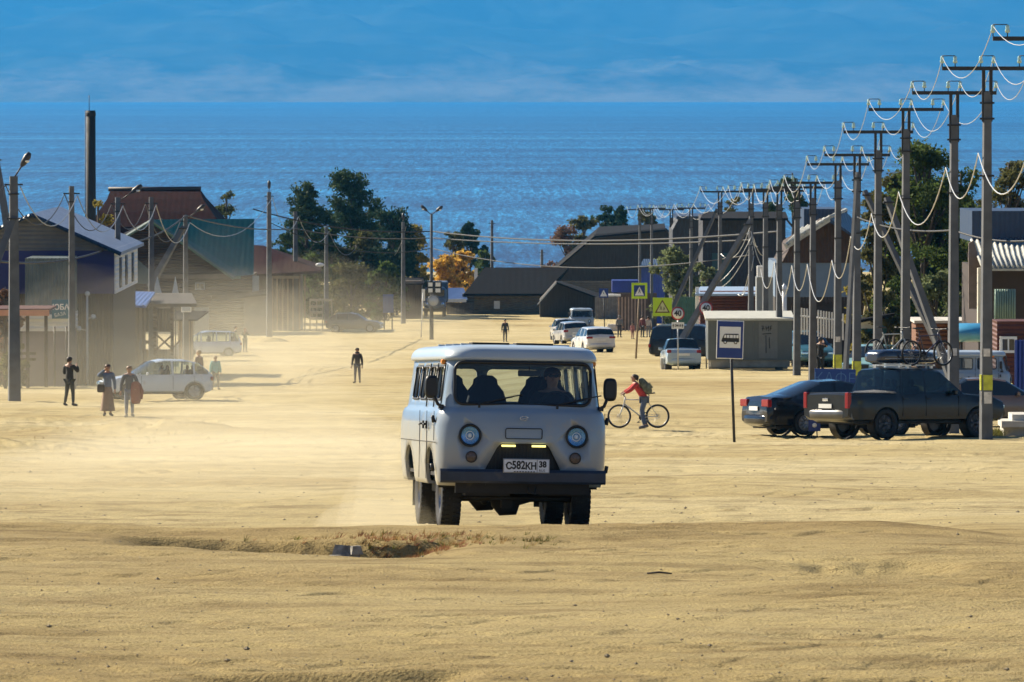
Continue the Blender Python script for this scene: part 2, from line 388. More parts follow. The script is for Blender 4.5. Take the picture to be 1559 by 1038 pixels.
# ================================================================= lake
LZ=-26.5
def water_mat():
    m=bpy.data.materials.new('lake_water'); m.use_nodes=True; nt=m.node_tree; N=nt.nodes; L=nt.links; b=N['Principled BSDF']
    tc=N.new('ShaderNodeTexCoord')
    def noise(s,d,st=(1,1,1),r=.6):
        mp=N.new('ShaderNodeMapping'); mp.inputs['Scale'].default_value=st; L.new(tc.outputs['Object'],mp.inputs[0])
        n=N.new('ShaderNodeTexNoise'); n.inputs['Scale'].default_value=s; n.inputs['Detail'].default_value=d; n.inputs['Roughness'].default_value=r; L.new(mp.outputs[0],n.inputs['Vector']); return n.outputs['Fac']
    # wind streaks: long bands across the view
    st=noise(.006,6,(.12,1,1),.7)
    r=N.new('ShaderNodeValToRGB'); e=r.color_ramp.elements; e[0].position=.30; e[0].color=(.002,.040,.15,1); e[1].position=.72; e[1].color=(.012,.175,.43,1); L.new(st,r.inputs[0])
    # waves and small foam crests, their sparkle painted as lighter and darker colour
    cr=noise(1.8,5,(.8,.12,1),.85)
    r2=N.new('ShaderNodeValToRGB'); e=r2.color_ramp.elements; e[0].position=.42; e[0].color=(.45,.5,.55,1); e[1].position=.66; e[1].color=(3.2,2.7,2.3,1); L.new(cr,r2.inputs[0])
    mx=N.new('ShaderNodeMix'); mx.data_type='RGBA'; mx.blend_type='MULTIPLY'; mx.inputs[0].default_value=.8; L.new(r.outputs[0],mx.inputs[6]); L.new(r2.outputs[0],mx.inputs[7])
    mp=noise(.3,6,(.6,.02,1),.9)
    r3=N.new('ShaderNodeValToRGB'); e=r3.color_ramp.elements; e[0].position=.40; e[0].color=(.6,.65,.7,1); e[1].position=.64; e[1].color=(1.7,1.5,1.4,1); L.new(mp,r3.inputs[0])
    m2=N.new('ShaderNodeMix'); m2.data_type='RGBA'; m2.blend_type='MULTIPLY'; m2.inputs[0].default_value=.75; L.new(mx.outputs[2],m2.inputs[6]); L.new(r3.outputs[0],m2.inputs[7])
    mq=noise(.9,5,(.7,.03,1),.9)
    r4=N.new('ShaderNodeValToRGB'); e=r4.color_ramp.elements; e[0].position=.44; e[0].color=(.35,.45,.55,1); e[1].position=.60; e[1].color=(2.6,2.0,1.7,1); L.new(mq,r4.inputs[0])
    m3=N.new('ShaderNodeMix'); m3.data_type='RGBA'; m3.blend_type='MULTIPLY'; m3.inputs[0].default_value=.8; L.new(m2.outputs[2],m3.inputs[6]); L.new(r4.outputs[0],m3.inputs[7]); m2=m3
    fo=noise(.011,3,(.02,1,1),.5); r5=N.new('ShaderNodeValToRGB'); e=r5.color_ramp.elements; e[0].position=.655; e[0].color=(0,0,0,1); e[1].position=.675; e[1].color=(.8,.8,.8,1); L.new(fo,r5.inputs[0])
    m4=N.new('ShaderNodeMix'); m4.data_type='RGBA'; L.new(r5.outputs[0],m4.inputs[0]); L.new(m2.outputs[2],m4.inputs[6]); m4.inputs[7].default_value=(.10,.36,.55,1); m2=m4
    L.new(m2.outputs[2],b.inputs['Base Color']); b.inputs['Roughness'].default_value=.45; b.inputs['Specular IOR Level'].default_value=.25
    bp=N.new('ShaderNodeBump'); bp.inputs['Distance'].default_value=.5; L.new(cr,bp.inputs['Height']); L.new(bp.outputs[0],b.inputs['Normal'])
    return m
mb=MB(); ys=[700,900,1300,2000,4000,8000,14000,21500,24000]; 
for a,b_ in zip(ys[:-1],ys[1:]):
    mb.add([(-9500,a,LZ),(9500,a,LZ),(9500,b_,LZ),(-9500,b_,LZ)],[(0,1,2,3)])
lake=mb.build('lake_water',water_mat()); tag(lake,'deep blue lake with wind streaks beyond the village','lake',kind='structure')

# ================================================================= far mountains (heightfield)
nx,ny=520,230
xs=np.linspace(-8500,8500,nx); ys=np.concatenate([np.linspace(19500,24500,60),np.linspace(24600,36000,ny-60)])
YY,XX=np.meshgrid(ys,xs,indexing='ij')
shore=21500+500*fbm(XX/2600,YY*0,3,71)
t=np.clip((YY-shore)/11500,0,1)
ridge=1-np.abs(fbm((XX-.35*YY)/1500,(YY+.3*XX)/3000,6,73))*1.7
H=LZ-25+ 55*sm((YY-shore)/900)+ 150*sm((YY-shore-500)/2600)*(.35+.9*np.abs(fbm((XX+.55*YY)/1500+3,(YY-.2*XX)/2600,5,77))) + 800*sm((t-.10)/.8)*(.40+.60*ridge)+60*sm((t-.03)/.2)*(1-2*np.abs(fbm((XX+.4*YY)/620,(YY-.3*XX)/1500,4,79)))
mm=bpy.data.materials.new('mountain_forest'); mm.use_nodes=True; nt=mm.node_tree; N=nt.nodes; L=nt.links; b=N['Principled BSDF']; b.inputs['Roughness'].default_value=1; b.inputs['Specular IOR Level'].default_value=0
tc=N.new('ShaderNodeTexCoord'); mp=N.new('ShaderNodeMapping'); mp.inputs['Scale'].default_value=(1,.22,2.6); mp.inputs['Rotation'].default_value=(0,R(9),0); L.new(tc.outputs['Object'],mp.inputs[0])
n=N.new('ShaderNodeTexNoise'); n.inputs['Scale'].default_value=.0021; n.inputs['Detail'].default_value=10; n.inputs['Roughness'].default_value=.68; L.new(mp.outputs[0],n.inputs['Vector'])
sx=N.new('ShaderNodeSeparateXYZ'); L.new(tc.outputs['Object'],sx.inputs[0])
mr=N.new('ShaderNodeMapRange'); mr.inputs['From Min'].default_value=30; mr.inputs['From Max'].default_value=260; mr.inputs['To Min'].default_value=.16; mr.inputs['To Max'].default_value=-.18; L.new(sx.outputs['Z'],mr.inputs['Value'])
ad=N.new('ShaderNodeMath'); ad.operation='ADD'; L.new(n.outputs['Fac'],ad.inputs[0]); L.new(mr.outputs[0],ad.inputs[1])
r=N.new('ShaderNodeValToRGB'); e=r.color_ramp.elements; e[0].position=.50; e[0].color=(.025,.042,.03,1); e[1].position=.72; e[1].color=(.20,.185,.13,1); L.new(ad.outputs[0],r.inputs[0])
mp2=N.new('ShaderNodeMapping'); mp2.inputs['Rotation'].default_value=(0,R(16),0); mp2.inputs['Scale'].default_value=(.35,.3,2.4); L.new(tc.outputs['Object'],mp2.inputs[0])
n2=N.new('ShaderNodeTexNoise'); n2.inputs['Scale'].default_value=.0042; n2.inputs['Detail'].default_value=9; n2.inputs['Roughness'].default_value=.6; L.new(mp2.outputs[0],n2.inputs['Vector'])
r2=N.new('ShaderNodeValToRGB'); e=r2.color_ramp.elements; e[0].position=.42; e[0].color=(0,0,0,1); e[1].position=.66; e[1].color=(.05,.048,.032,1); L.new(n2.outputs['Fac'],r2.inputs[0])
mxx=N.new('ShaderNodeMix'); mxx.data_type='RGBA'; mxx.blend_type='ADD'; mxx.inputs[0].default_value=1; L.new(r.outputs[0],mxx.inputs[6]); L.new(r2.outputs[0],mxx.inputs[7]); L.new(mxx.outputs[2],b.inputs['Base Color'])
co=np.stack([XX,YY,H],-1).reshape(-1,3); nr,nc=XX.shape; idx=np.arange(nr*nc).reshape(nr,nc)
fa=np.stack([idx[:-1,:-1],idx[:-1,1:],idx[1:,1:],idx[1:,:-1]],-1).reshape(-1,4)
me=bpy.data.meshes.new('mountains'); me.from_pydata(co.tolist(),[],fa.tolist()); me.materials.append(mm); me.polygons.foreach_set('use_smooth',[True]*len(fa))
mo=bpy.data.objects.new('mountains',me); COL.objects.link(mo); tag(mo,'hazy blue mountain slopes on the far shore of the lake','mountain',kind='structure')
ztop=float(H.max())
# ================================================================= air
hz=bpy.data.materials.new('haze'); hz.use_nodes=True; N=hz.node_tree.nodes; N.clear(); o=N.new('ShaderNodeOutputMaterial'); pv=N.new('ShaderNodeVolumePrincipled')
HAZE_D=5.2e-5
pv.inputs['Color'].default_value=(.05,.325,.70,1); pv.inputs['Density'].default_value=HAZE_D; pv.inputs['Anisotropy'].default_value=.2
hz.node_tree.links.new(pv.outputs[0],o.inputs['Volume'])
mb=MB(); mb.bbox(-9600,9600,-450,36500,-80,ztop+60); hzo=mb.build('haze',hz); tag(hzo,'blue air haze between the village and the mountains','haze',kind='stuff')
# ================================================================= shared materials
paint_van=M('van_grey_paint',(.245,.325,.42),.32,var=.05,scale=1.5,coat=.5,dirt=((.42,.36,.26),.56,2.2))
roof_white=M('van_roof_paint',(.42,.50,.58),.35,var=.05,scale=2,coat=.3,dirt=((.5,.44,.34),.62,1.5))
rubber=M('black_rubber',(.012,.012,.014),.75,var=.25,scale=12,bump=.003,bscale=60,dirt=((.10,.08,.05),.6,8))
blackp=M('black_plastic',(.012,.013,.016),.45,var=.2,scale=8)
darkm=M('dark_chassis_steel',(.018,.016,.015),.75,var=.4,scale=5,dirt=((.09,.065,.035),.62,6))
chrome=M('chrome',(.75,.75,.75),.12,metal=1,var=0)
steel=M('rim_steel',(.35,.36,.38),.4,metal=.8,var=.1,scale=20)
lampg=M('headlamp_reflector',(.50,.72,.92),.16,metal=.8,var=.1,scale=60,bump=.002,bscale=90)  # blue reflection put into the reflector colour
clearg=Mglass('clear_lamp_glass',(.95,.98,1),.95,.03)
carglass=Mglass('car_window_glass',(.84,.92,.94),.88,.02)
darkglass=M('dark_tinted_glass',(.012,.016,.022),.06,var=0,spec=.8)
orange=M('amber_lens',(.85,.28,.02),.3,var=.05); redl=M('red_lens',(.26,.008,.010),.2,var=.1,scale=30)
white=M('white_enamel',(.78,.78,.76),.4,var=.04); blackpaint=M('black_enamel',(.01,.01,.012),.4,var=0)
seatm=M('dark_seat_cloth',(.012,.013,.018),.9,var=.2,scale=10)
yellowled=M('yellow_running_light',(.85,.8,.25),.3,var=0)
def dust_low(m,z0,z1,rgb,amt):   # road dust that has settled on the lower panels
    nt=m.node_tree; N=nt.nodes; L=nt.links; b=N['Principled BSDF']; src=b.inputs['Base Color'].links[0].from_socket
    tc=N.new('ShaderNodeTexCoord'); sx=N.new('ShaderNodeSeparateXYZ'); L.new(tc.outputs['Object'],sx.inputs[0]); n=N.new('ShaderNodeTexNoise'); n.inputs['Scale'].default_value=2.5; n.inputs['Detail'].default_value=8; L.new(tc.outputs['Object'],n.inputs['Vector'])
    ma=N.new('ShaderNodeMath'); ma.operation='MULTIPLY_ADD'; ma.inputs[1].default_value=.9; L.new(n.outputs['Fac'],ma.inputs[0]); L.new(sx.outputs['Z'],ma.inputs[2])
    mr=N.new('ShaderNodeMapRange'); mr.inputs['From Min'].default_value=z0+.45; mr.inputs['From Max'].default_value=z1+.45; mr.inputs['To Min'].default_value=amt; mr.inputs['To Max'].default_value=.06; L.new(ma.outputs[0],mr.inputs['Value'])
    mx=N.new('ShaderNodeMix'); mx.data_type='RGBA'; L.new(mr.outputs[0],mx.inputs[0]); L.new(src,mx.inputs[6]); mx.inputs[7].default_value=(*rgb,1); L.new(mx.outputs[2],b.inputs['Base Color'])
dust_low(paint_van,.5,1.35,(.40,.35,.27),.6)
def rrect(hw,yf,yr,rf,rr,z,n=6,bow=0.0):
    o=[]
    for (sx,yc,r,a0,rear) in ((1,yr,rr,0,1),(-1,yr,rr,90,1),(-1,yf,rf,180,0),(1,yf,rf,270,0)):
        for k in range(n+1):
            a=R(a0+90*k/n); x=sx*(hw-r)+r*math.cos(a); y=(yc-r if rear else yc+r)+r*math.sin(a); o.append([x,y,z])
        # extra points along the nose and tail for the bow
        if a0==0: 
            for k in range(1,8): f=1-k/4; o.append([ (hw-r)*f, yc, z])
        if a0==180:
            for k in range(1,8): f=-1+k/4; o.append([ (hw-r)*f, yc, z])
        if a0==90:
            for k in range(1,12): f=k/12; o.append([-hw, yr-rr+(yf+rf-yr+rr)*f, z])
        if a0==270:
            for k in range(1,12): f=k/12; o.append([hw, yf+rf+(yr-rr-yf-rf)*f, z])
    for p in o:
        if p[1]<yf+rf+.01: p[1]+= bow*(p[0]/hw)**2
    return [Vector(p) for p in o]
def make_wheel(name='wheel',rad=.372,w=.22,parent=None,loc=(0,0,0),spokes=0,rimmat=None,side=1,tread=True,rimr=.56):
    # axis along local X; outer face towards side*+X
    m=MB(); hw=w/2; s=side
    m.lathe([(rad*rimr,-hw*.8),(rad*.72,-hw),(rad*.9,-hw*.98),(rad*.975,-hw*.86),(rad,-hw*.6),(rad,0),(rad,hw*.6),(rad*.975,hw*.86),(rad*.9,hw*.98),(rad*.72,hw),(rad*rimr,hw*.8)],loc,'X',36)
    if tread:
        for k in range(40):
            a=2*math.pi*k/40
            for (xx,off) in ((-.35,0),(.35,.5),(-.78,.25),(.78,.75)):
                b=a+off*2*math.pi/40
                m.box((loc[0]+xx*hw,loc[1]+rad*math.cos(b),loc[2]+rad*math.sin(b)),(hw*.36,rad*.09,.016),rx=b-math.pi/2)
    wo=thing_part(name,parent)
    t=m.build('tyre',rubber,wo)
    r=MB(); R0=rad*rimr+.004; rm=rimmat or steel
    r.lathe([(R0,-hw*.8),(R0*.92,-hw*.5),(R0*.90,0),(R0*.92,hw*.5),(R0,hw*.8)],loc,'X',32)
    if spokes:
        for k in range(spokes):
            a=2*math.pi*k/spokes
            for d in (-.12,.12):
                p0=Vector((loc[0]+s*hw*.72,loc[1]+R0*.2*math.cos(a),loc[2]+R0*.2*math.sin(a)))
                p1=Vector((loc[0]+s*hw*.62,loc[1]+R0*.95*math.cos(a+d),loc[2]+R0*.95*math.sin(a+d)))
                r.tube([p0,p1],[R0*.07,R0*.06],6)
        r.lathe([(R0*.26,s*hw*.45),(R0*.26,s*hw*.72),(R0*.16,s*hw*.82),(.001,s*hw*.84)],loc,'X',16)
        r.lathe([(R0,s*hw*.1),(.001,s*hw*.1)],loc,'X',24)
    else:
        r.lathe([(R0*.95,s*hw*.55),(R0*.8,s*hw*.2),(R0*.55,s*hw*.25),(R0*.5,s*hw*.5),(R0*.3,s*hw*.62),(.001,s*hw*.62)],loc,'X',28)
        for k in range(5):
            a=2*math.pi*k/5; r.box((loc[0]+s*hw*.55,loc[1]+R0*.42*math.cos(a),loc[2]+R0*.42*math.sin(a)),(.02,.025,.025))
    r.build('rim',rm,wo)
    return wo
def thing_part(name,parent,loc=(0,0,0)):
    o=bpy.data.objects.new(name,None); COL.objects.link(o); o.parent=parent; o.location=loc; o.empty_display_size=.2; return o

headcore=M('headlamp_bulb',(.9,.95,1),.2,var=0)
def make_van():
    root=thing('grey_minibus','x','van')
    # body shell -------------------------------------------------------
    N=6
    prof=[(.50,.915,.10,4.30,.20,.14,.02),(.56,.935,.05,4.33,.22,.16,.03),(.75,.955,.015,4.35,.25,.18,.045),(1.0,.965,.0,4.36,.27,.18,.055),(1.18,.962,.01,4.36,.27,.18,.055),
          (1.30,.945,.04,4.345,.26,.18,.05),(1.345,.925,.065,4.335,.25,.18,.05),(1.365,.895,.10,4.31,.24,.18,.045),(1.40,.885,.115,4.305,.23,.18,.045),(1.60,.862,.165,4.28,.22,.18,.04),(1.80,.838,.21,4.26,.21,.18,.04),(1.905,.825,.235,4.25,.20,.18,.035),(1.925,.80,.26,4.22,.20,.18,.035),(1.95,.5,.6,3.9,.2,.18,.03)]
    m=MB(); m.loft([rrect(hw,yf,yr,rf,rr,z,N,bow) for z,hw,yf,yr,rf,rr,bow in prof],cap=True,smooth=True)
    body=m.build('body',paint_van,root)
    md=body.modifiers.new('s','SOLIDIFY'); md.thickness=.035; md.offset=-1; md.use_even_offset=True
    meh=evaluated(body); body.modifiers.clear(); old=body.data; body.data=meh; bpy.data.meshes.remove(old)
    def rr_poly(x0,x1,z0,z1,r=.06,n=4):
        o=[]
        for (cx,cz,a0) in ((x1-r,z1-r,0),(x0+r,z1-r,90),(x0+r,z0+r,180),(x1-r,z0+r,270)):
            for k in range(n+1): a=R(a0+90*k/n); o.append((cx+r*math.cos(a),cz+r*math.sin(a)))
        return o
    cut=MB(); cut.prism(rr_poly(-.765,.765,1.415,1.885,.10,6),'Y',-.5,.45); 
    cut.prism(rr_poly(-.70,-.06,1.44,1.82,.06),'Y',4.0,4.8); cut.prism(rr_poly(.06,.70,1.44,1.82,.06),'Y',4.0,4.8)
    boolcut(body,cut.build('c',blackp))
    side=[(.50,1.12),(1.30,1.92),(2.08,2.80),(2.90,3.62)]
    cut=MB()
    for a,b in side: cut.prism(rr_poly(a,b,1.46,1.83,.05),'X',-1.5,1.5)
    boolcut(body,cut.build('c',blackp))
    cut=MB()
    for yc in (.93,3.23):
        p=[(yc-.42,.3),(yc-.44,.62)]+[(yc+.44*math.cos(R(180-a)),.66+.26*math.sin(R(a))) for a in range(15,180,15)]+[(yc+.44,.62),(yc+.42,.3)]
        cut.prism(p,'X',-1.5,-.70); cut.prism(p,'X',.70,1.5)
    boolcut(body,cut.build('c',blackp))
    # trapezium radiator opening, headlamp wells
    cut=MB(); cut.prism([(-.44,.66),(.44,.66),(.40,.74),(.30,.93),(.27,.965),(.24,.98),(-.24,.98),(-.27,.965),(-.30,.93),(-.40,.74)],'Y',-.3,.17)
    boolcut(body,cut.build('c',blackp))
    cut=MB()
    for s in (-1,1): cut.lathe([(.118,-.3),(.118,.16)],(s*.60,0,1.065),'Y',28,cap=True)
    boolcut(body,cut.build('c',blackp))
    body.data.materials.clear(); body.data.materials.append(paint_van)
    # roof cap
    rp=[(1.905,.845,.215,4.27,.22,.2,.035),(1.915,.868,.19,4.29,.23,.2,.035),(1.95,.864,.195,4.29,.24,.2,.035),(1.99,.852,.205,4.28,.26,.22,.035),(2.025,.828,.225,4.26,.28,.24,.03),(2.05,.79,.262,4.22,.29,.25,.025),(2.068,.72,.34,4.14,.30,.25,.02),(2.085,.54,.60,3.9,.30,.25,0),(2.095,.25,1.1,3.4,.2,.2,0)]
    m=MB(); m.loft([rrect(hw,yf,yr,rf,rr,z,N,bow) for z,hw,yf,yr,rf,rr,bow in rp],cap=True)
    for k in range(4): m.bbox(-.62,.62,.95+k*.8,1.0+k*.8,2.06,2.098)
    m.build('roof',roof_white,root)
    m=MB(); m.box((-.30,.92,2.10),(.42,.34,.02)); m.box((.20,.92,2.10),(.42,.34,.02)); m.build('roof_hatch',darkm,root)
    # door seams and swage lines
    m=MB()
    for s in (-1,1):
        for yy,z0,z1 in ((.42,1.0,1.88),(1.20,.56,1.88),(1.98,.56,1.88)):
            m.box((s*.967,yy,(z0+1.33)/2),(.006,.012,1.33-z0)); m.box((s*.868,yy,1.62),(.012,.010,.50),ry=-s*.115)
        m.box((s*.968,2.2,.98),(.005,3.9,.008))
    m.build('door_seam',darkm,root)
    for s in (-1,1):
        for yy in (1.08,1.42):
            h=MB(); h.box((s*.985,yy,1.17),(.02,.05,.09)); h.tube([(s*.99,yy,1.18),(s*1.02,yy,1.18),(s*1.02,yy+.10*(1 if yy>1.2 else -1),1.17)],.011,8); h.build('door_handle',blackp,root)
        [MB().tube([(s*.975,.36,z_),(s*.99,.36,z_+.08)],.022,8).build('hinge',blackp,root) for z_ in (1.2,.66)]
    # windscreen, rubber gasket, wipers
    def front_y(x,z): # front surface of the greenhouse
        t=(z-1.40)/.4; return .115+.05*t*2*.48+ .042*(x/.87)**2
    m=MB(); g=[]; nxx,nzz=12,4
    for j in range(nzz+1):
        for i in range(nxx+1):
            x=-.77+1.54*i/nxx; z=1.41+.48*j/nzz; g.append((x,front_y(x,z)+.015,z))
    m.add(g,[(j*(nxx+1)+i,j*(nxx+1)+i+1,(j+1)*(nxx+1)+i+1,(j+1)*(nxx+1)+i) for j in range(nzz) for i in range(nxx)],smooth=True)
    m.build('windscreen',carglass,root,fixn=False)
    m=MB(); pl=rr_poly(-.765,.765,1.415,1.885,.10,6); m.tube([(x,front_y(x,z)-.004,z) for x,z in pl+[pl[0]]],.018,8); m.build('windscreen_seal',blackp,root)
    m=MB()
    for x0,x1 in ((-.50,-.05),(.38,-.02+.0)):
        m.tube([(x0,.06,1.375),(x0,.055,1.42)],.014,8); a=Vector((x0,.075,1.42)); b=Vector((x0+.38,.10,1.50)); 
        m.tube([a,b],.007,6); m.tube([b+Vector((-.2,-.0,-.035)),b+Vector((.12,.0,.03))],.008,6)
    m.build('wiper',blackp,root)
    # side / rear glass
    for s in (-1,1):
        m=MB()
        for a,b in side:
            def sx(z): return s*(.862-(z-1.6)*.118-.018)
            m.add([(sx(1.45),a-.01,1.45),(sx(1.45),b+.01,1.45),(sx(1.84),b+.01,1.84),(sx(1.84),a-.01,1.84)],[(0,1,2,3)])
        m.build('side_window',carglass,root)
    m=MB()
    for a,b in ((-.71,-.05),(.05,.71)): m.add([(a,4.275,1.43),(b,4.275,1.43),(b,4.255,1.83),(a,4.255,1.83)],[(0,1,2,3)])
    m.build('rear_window',carglass,root)
    for s in (-1,1):
        m=MB()
        for a,b in side:
            pl=rr_poly(a,b,1.46,1.83,.05); m.tube([(s*(.862-(z-1.6)*.118+.004),y,z) for y,z in pl+[pl[0]]],.012,6)
            if a>1: yy=(a+b)/2; m.tube([(s*(.862+.016),yy,1.46),(s*(.862-.027),yy,1.83)],.009,6)
        m.build('window_seal',blackp,root)
    # headlamps
    yb_=yellowled.node_tree.nodes['Principled BSDF']; yb_.inputs['Emission Color'].default_value=(1,.85,.25,1); yb_.inputs['Emission Strength'].default_value=.9
    for s in (-1,1):
        h=thing_part('headlight',root); x=s*.60; z=1.065; y=.012
        m=MB(); m.lathe([(.130,-.004+.02),(.126,-.022+.02),(.112,-.024+.02),(.104,.015),(.098,.04)],(x,y,z),'Y',36); m.build('bezel',blackp,h)
        m=MB(); m.lathe([(.099,.02),(.085,.06),(.05,.095),(.022,.11),(.001,.11)],(x,y,z),'Y',32); m.build('reflector',lampg,h); m=MB(); m.ball((x,y+.06,z),.026,12); m.torus((x,y+.045,z),.045,.006,'Y',24,6); m.build('bulb_shield',headcore,h)
        m=MB(); m.lathe([(.100,.018),(.08,-.006),(.05,-.016),(.001,-.02)],(x,y,z),'Y',32); m.build('lens',clearg,h,fixn=False)
        m=MB(); m.lathe([(.062,.03),(.066,-.008),(.058,-.014),(.056,.0)],(s*.585,y,.825),'Y',28); m.build('fog_lamp_rim',blackp,root)
        m=MB(); m.lathe([(.057,.0),(.03,-.006),(.001,-.008)],(s*.585,y,.825),'Y',24); m.build('fog_lamp',M('smoked_lens',(.10,.07,.06),.25,var=.4,scale=50),root)
        m=MB(); m.box((s*.17,-.006,.955),(.155,.02,.022)); m.build('running_light',yellowled,root)
        m=MB(); m.rbox((s*.852,.62,1.885),(.05,.12,.06),.015); m.build('side_marker',orange,root)
        # mirror
        mr=thing_part('mirror',root)
        m=MB(); rings=[]
        for k,(f,d) in enumerate(((0.75,-.05),(1,-.03),(1.0,.02),(.8,.045))):
            ring=[]
            for q in range(24):
                a=2*math.pi*q/24; cx_=math.copysign(abs(math.cos(a))**.6,math.cos(a)); cz_=math.copysign(abs(math.sin(a))**.6,math.sin(a))
                ring.append(Vector((s*1.01+cx_*.075*f,.34+d,1.60+cz_*.13*f)))
            rings.append(ring)
        m.loft(rings); m.build('mirror_housing',blackp,mr)
        m=MB(); m.tube([(s*.90,.30,1.385),(s*.94,.30,1.41),(s*.965,.31,1.47),(s*1.0,.335,1.53)],.019,8); m.box((s*.905,.31,1.38),(.05,.1,.05)); m.build('mirror_arm',blackp,mr)
    # nose details
    m=MB(); 
    pl=rr_poly(-.205,.205,.0,.115,.02,3)
    m.tube([(x,-.012,1.035+z) for x,z in pl+[pl[0]]],.0055,6); m.build('nose_panel_frame',blackp,root)
    m=MB(); pts=[]
    for q in range(19):
        a=math.pi*(.15+1.7*q/18)*-1
        pts.append((.045*math.cos(a),-.012,1.265+.022*math.sin(a)))
    m.tube(pts,.004,6); m.tube([(-.03,-.012,1.27),(.0,-.013,1.258),(.05,-.012,1.275)],.004,6); m.build('emblem',chrome,root)
    # radiator opening: recessed mesh
    m=MB(); m.bbox(-.46,.46,.14,.15,.6,1.0)
    for k in range(16): m.bbox(-.42,.42,.125,.138,.66+k*.02,.668+k*.02)
    for k in range(22): m.bbox(-.42+k*.04,-.412+k*.04,.118,.124,.66,.97)
    m.build('radiator_grille',blackp,root)
    # bumper
    m=MB(); m.loft([[Vector((x,y+ (.10*(abs(x)/.93)**4),z)) for y,z in ((-.10,.535),(-.115,.56),(-.115,.66),(-.095,.69),(-.02,.69),(-.02,.535))] for x in np.linspace(-.93,.93,25)],cap=True,smooth=False)
    m.build('bumper',M('dark_blue_black_bumper',(.018,.026,.05),.42,var=.3,scale=5,dirt=((.12,.09,.05),.62,5)),root)
    # number plate
    np_=thing_part('number_plate',root,(.02,-.127,.735))
    m=MB(); m.rbox((0,0,0),(.52,.008,.155),.003); m.build('plate',M('plate_white',(.72,.74,.80),.4,var=.02),np_)
    m=MB(); 
    for a,b,c,d in ((-.255,.255,.070,.074),(-.255,.255,-.074,-.070),(-.257,-.253,-.074,.074),(.253,.257,-.074,.074),(.118,.122,-.074,.074)): m.bbox(a,b,-.0075,-.004,c,d)
    m.bbox(-.235,-.225,-.0075,-.004,.005,.017)
    m.build('plate_border',blackpaint,np_)
    for tx,x,z,s_,sxx in (('С',-.196,-.002,.105,.95),('582',-.088,.008,.125,.80),('КН',.050,-.002,.105,.88),('38',.182,.02,.092,.92),):
        link_text(tx,s_,blackpaint,np_,(x,-.0045,z-.004),(math.pi/2,0,0),.003,'plate_character',sxx,bold=.004)
    link_text('RUS',.04,blackpaint,np_,(.175,-.0045,-.052),(math.pi/2,0,0),.002,'plate_character')
    for k in range(9): pass
    m=MB()
    for k in range(8): m.bbox(-.14+k*.031,-.122+k*.031,-.0105,-.004,-.070,-.060)
    m.build('plate_frame_lettering',blackpaint,np_)
    # wheels, axles, underbody
    for yc in (.93,3.23):
        for s in (-1,1): make_wheel('wheel',.372,.225,root,(s*.735,yc,.372),side=s)
    for yc in (.93,3.23):
        m=MB()
        m.tube([(-.66,yc,.372),(-.25,yc,.372),(-.20,yc,.35),(-.12,yc,.31),(0,yc,.31),(.05,yc,.36),(.2,yc,.372),(.66,yc,.372)],[.06,.06,.10,.16,.15,.09,.06,.06],12)
        for s in (-1,1):
            m.box((s*.45,yc,.43),(.07,1.1,.03)); m.box((s*.45,yc,.46),(.06,.8,.03)); m.tube([(s*.52,yc+.1,.35),(s*.5,yc+.16,.62)],.03,8)
        if yc<1: m.tube([(-.62,.62,.36),(.62,.62,.36)],.022,8); m.box((-.1,.75,.30),(.12,.2,.1)); m.ball((-.32,.95,.32),.05)
        m.build('axle',darkm,root)
    m=MB()
    for s in (-1,1): m.box((s*.42,2.15,.56),(.08,4.1,.13))
    for yy in (.05,.5,1.6,2.6,3.9): m.box((0,yy,.555),(.84,.08,.09))
    m.box((0,1.3,.50),(.42,.8,.26)); m.tube([(.0,1.6,.42),(.0,3.1,.38)],.035,8); m.tube([(-.28,1.5,.42),(-.3,3.9,.45)],.04,8)
    m.box((.62,2.1,.50),(.35,.7,.22)); m.box((-.62,2.1,.50),(.30,.6,.2)); m.box((0,.10,.48),(1.5,.12,.12)); m.box((-.38,.3,.47),(.5,.3,.16)); m.box((.45,.3,.47),(.45,.3,.14))
    m.tube([(.05,-.06,.50),(.05,-.10,.44),(.12,-.10,.42),(.14,-.06,.5)],.012,8)
    m.build('chassis',darkm,root)
    m=MB(); m.bbox(-.90,.90,.25,4.25,.60,.64); m.build('floor_pan',darkm,root)
    for s in (-1,1):
        m=MB(); m.box((s*.72,3.70,.38),(.28,.015,.36)); m.build('mud_flap',rubber,root)
        m=MB(); m.box((s*.80,.52,.52),(.2,.04,.10)); m.build('mud_guard',darkm,root)
    # inside
    m=MB()
    def seat(x,y,w=.46,back=1.62,head=True):
        m.rbox((x,y+.1,.98),(w,.46,.14),.05); rings=[]
        for z,ww,yy in ((1.02,.44,.34),(1.25,.46,.37),(1.45,.42,.40),(1.56,.36,.42),(1.64,.24,.43),(1.70,.22,.44),(1.74,.12,.44)):
            q=w/.46*ww/2; rings.append([Vector((x+q*math.cos(a)*1.0,y+yy-.02+.06*math.sin(a),z)) for a in [2*math.pi*k/14 for k in range(14)]])
        m.loft(rings)
    seat(-.30,.72,.50); seat(.44,.72); 
    for y in (1.9,2.7): seat(-.55,y,.44); seat(.5,y,.44)
    seat(-.05,3.2,.5)
    m.build('seat',seatm,root)
    m=MB(); m.bbox(-.82,.82,.34,.52,1.15,1.36); m.rbox((0,.9,1.0),(.5,.9,.35),.1); m.build('dashboard',blackp,root)
    m=MB(); m.torus((.44,.66,1.36),.20,.015,'Y',28,8); m.tube([(.44,.66,1.36),(.44,.52,1.2)],.02,8); m.tube([(.25,.66,1.36),(.63,.66,1.36)],.012,6); m.build('steering_wheel',blackp,root)
    m=MB(); m.rbox((.10,.40,1.77),(.26,.03,.07),.012); m.tube([(.1,.4,1.8),(.1,.38,1.88)],.008,6); m.build('rear_view_mirror',blackp,root)
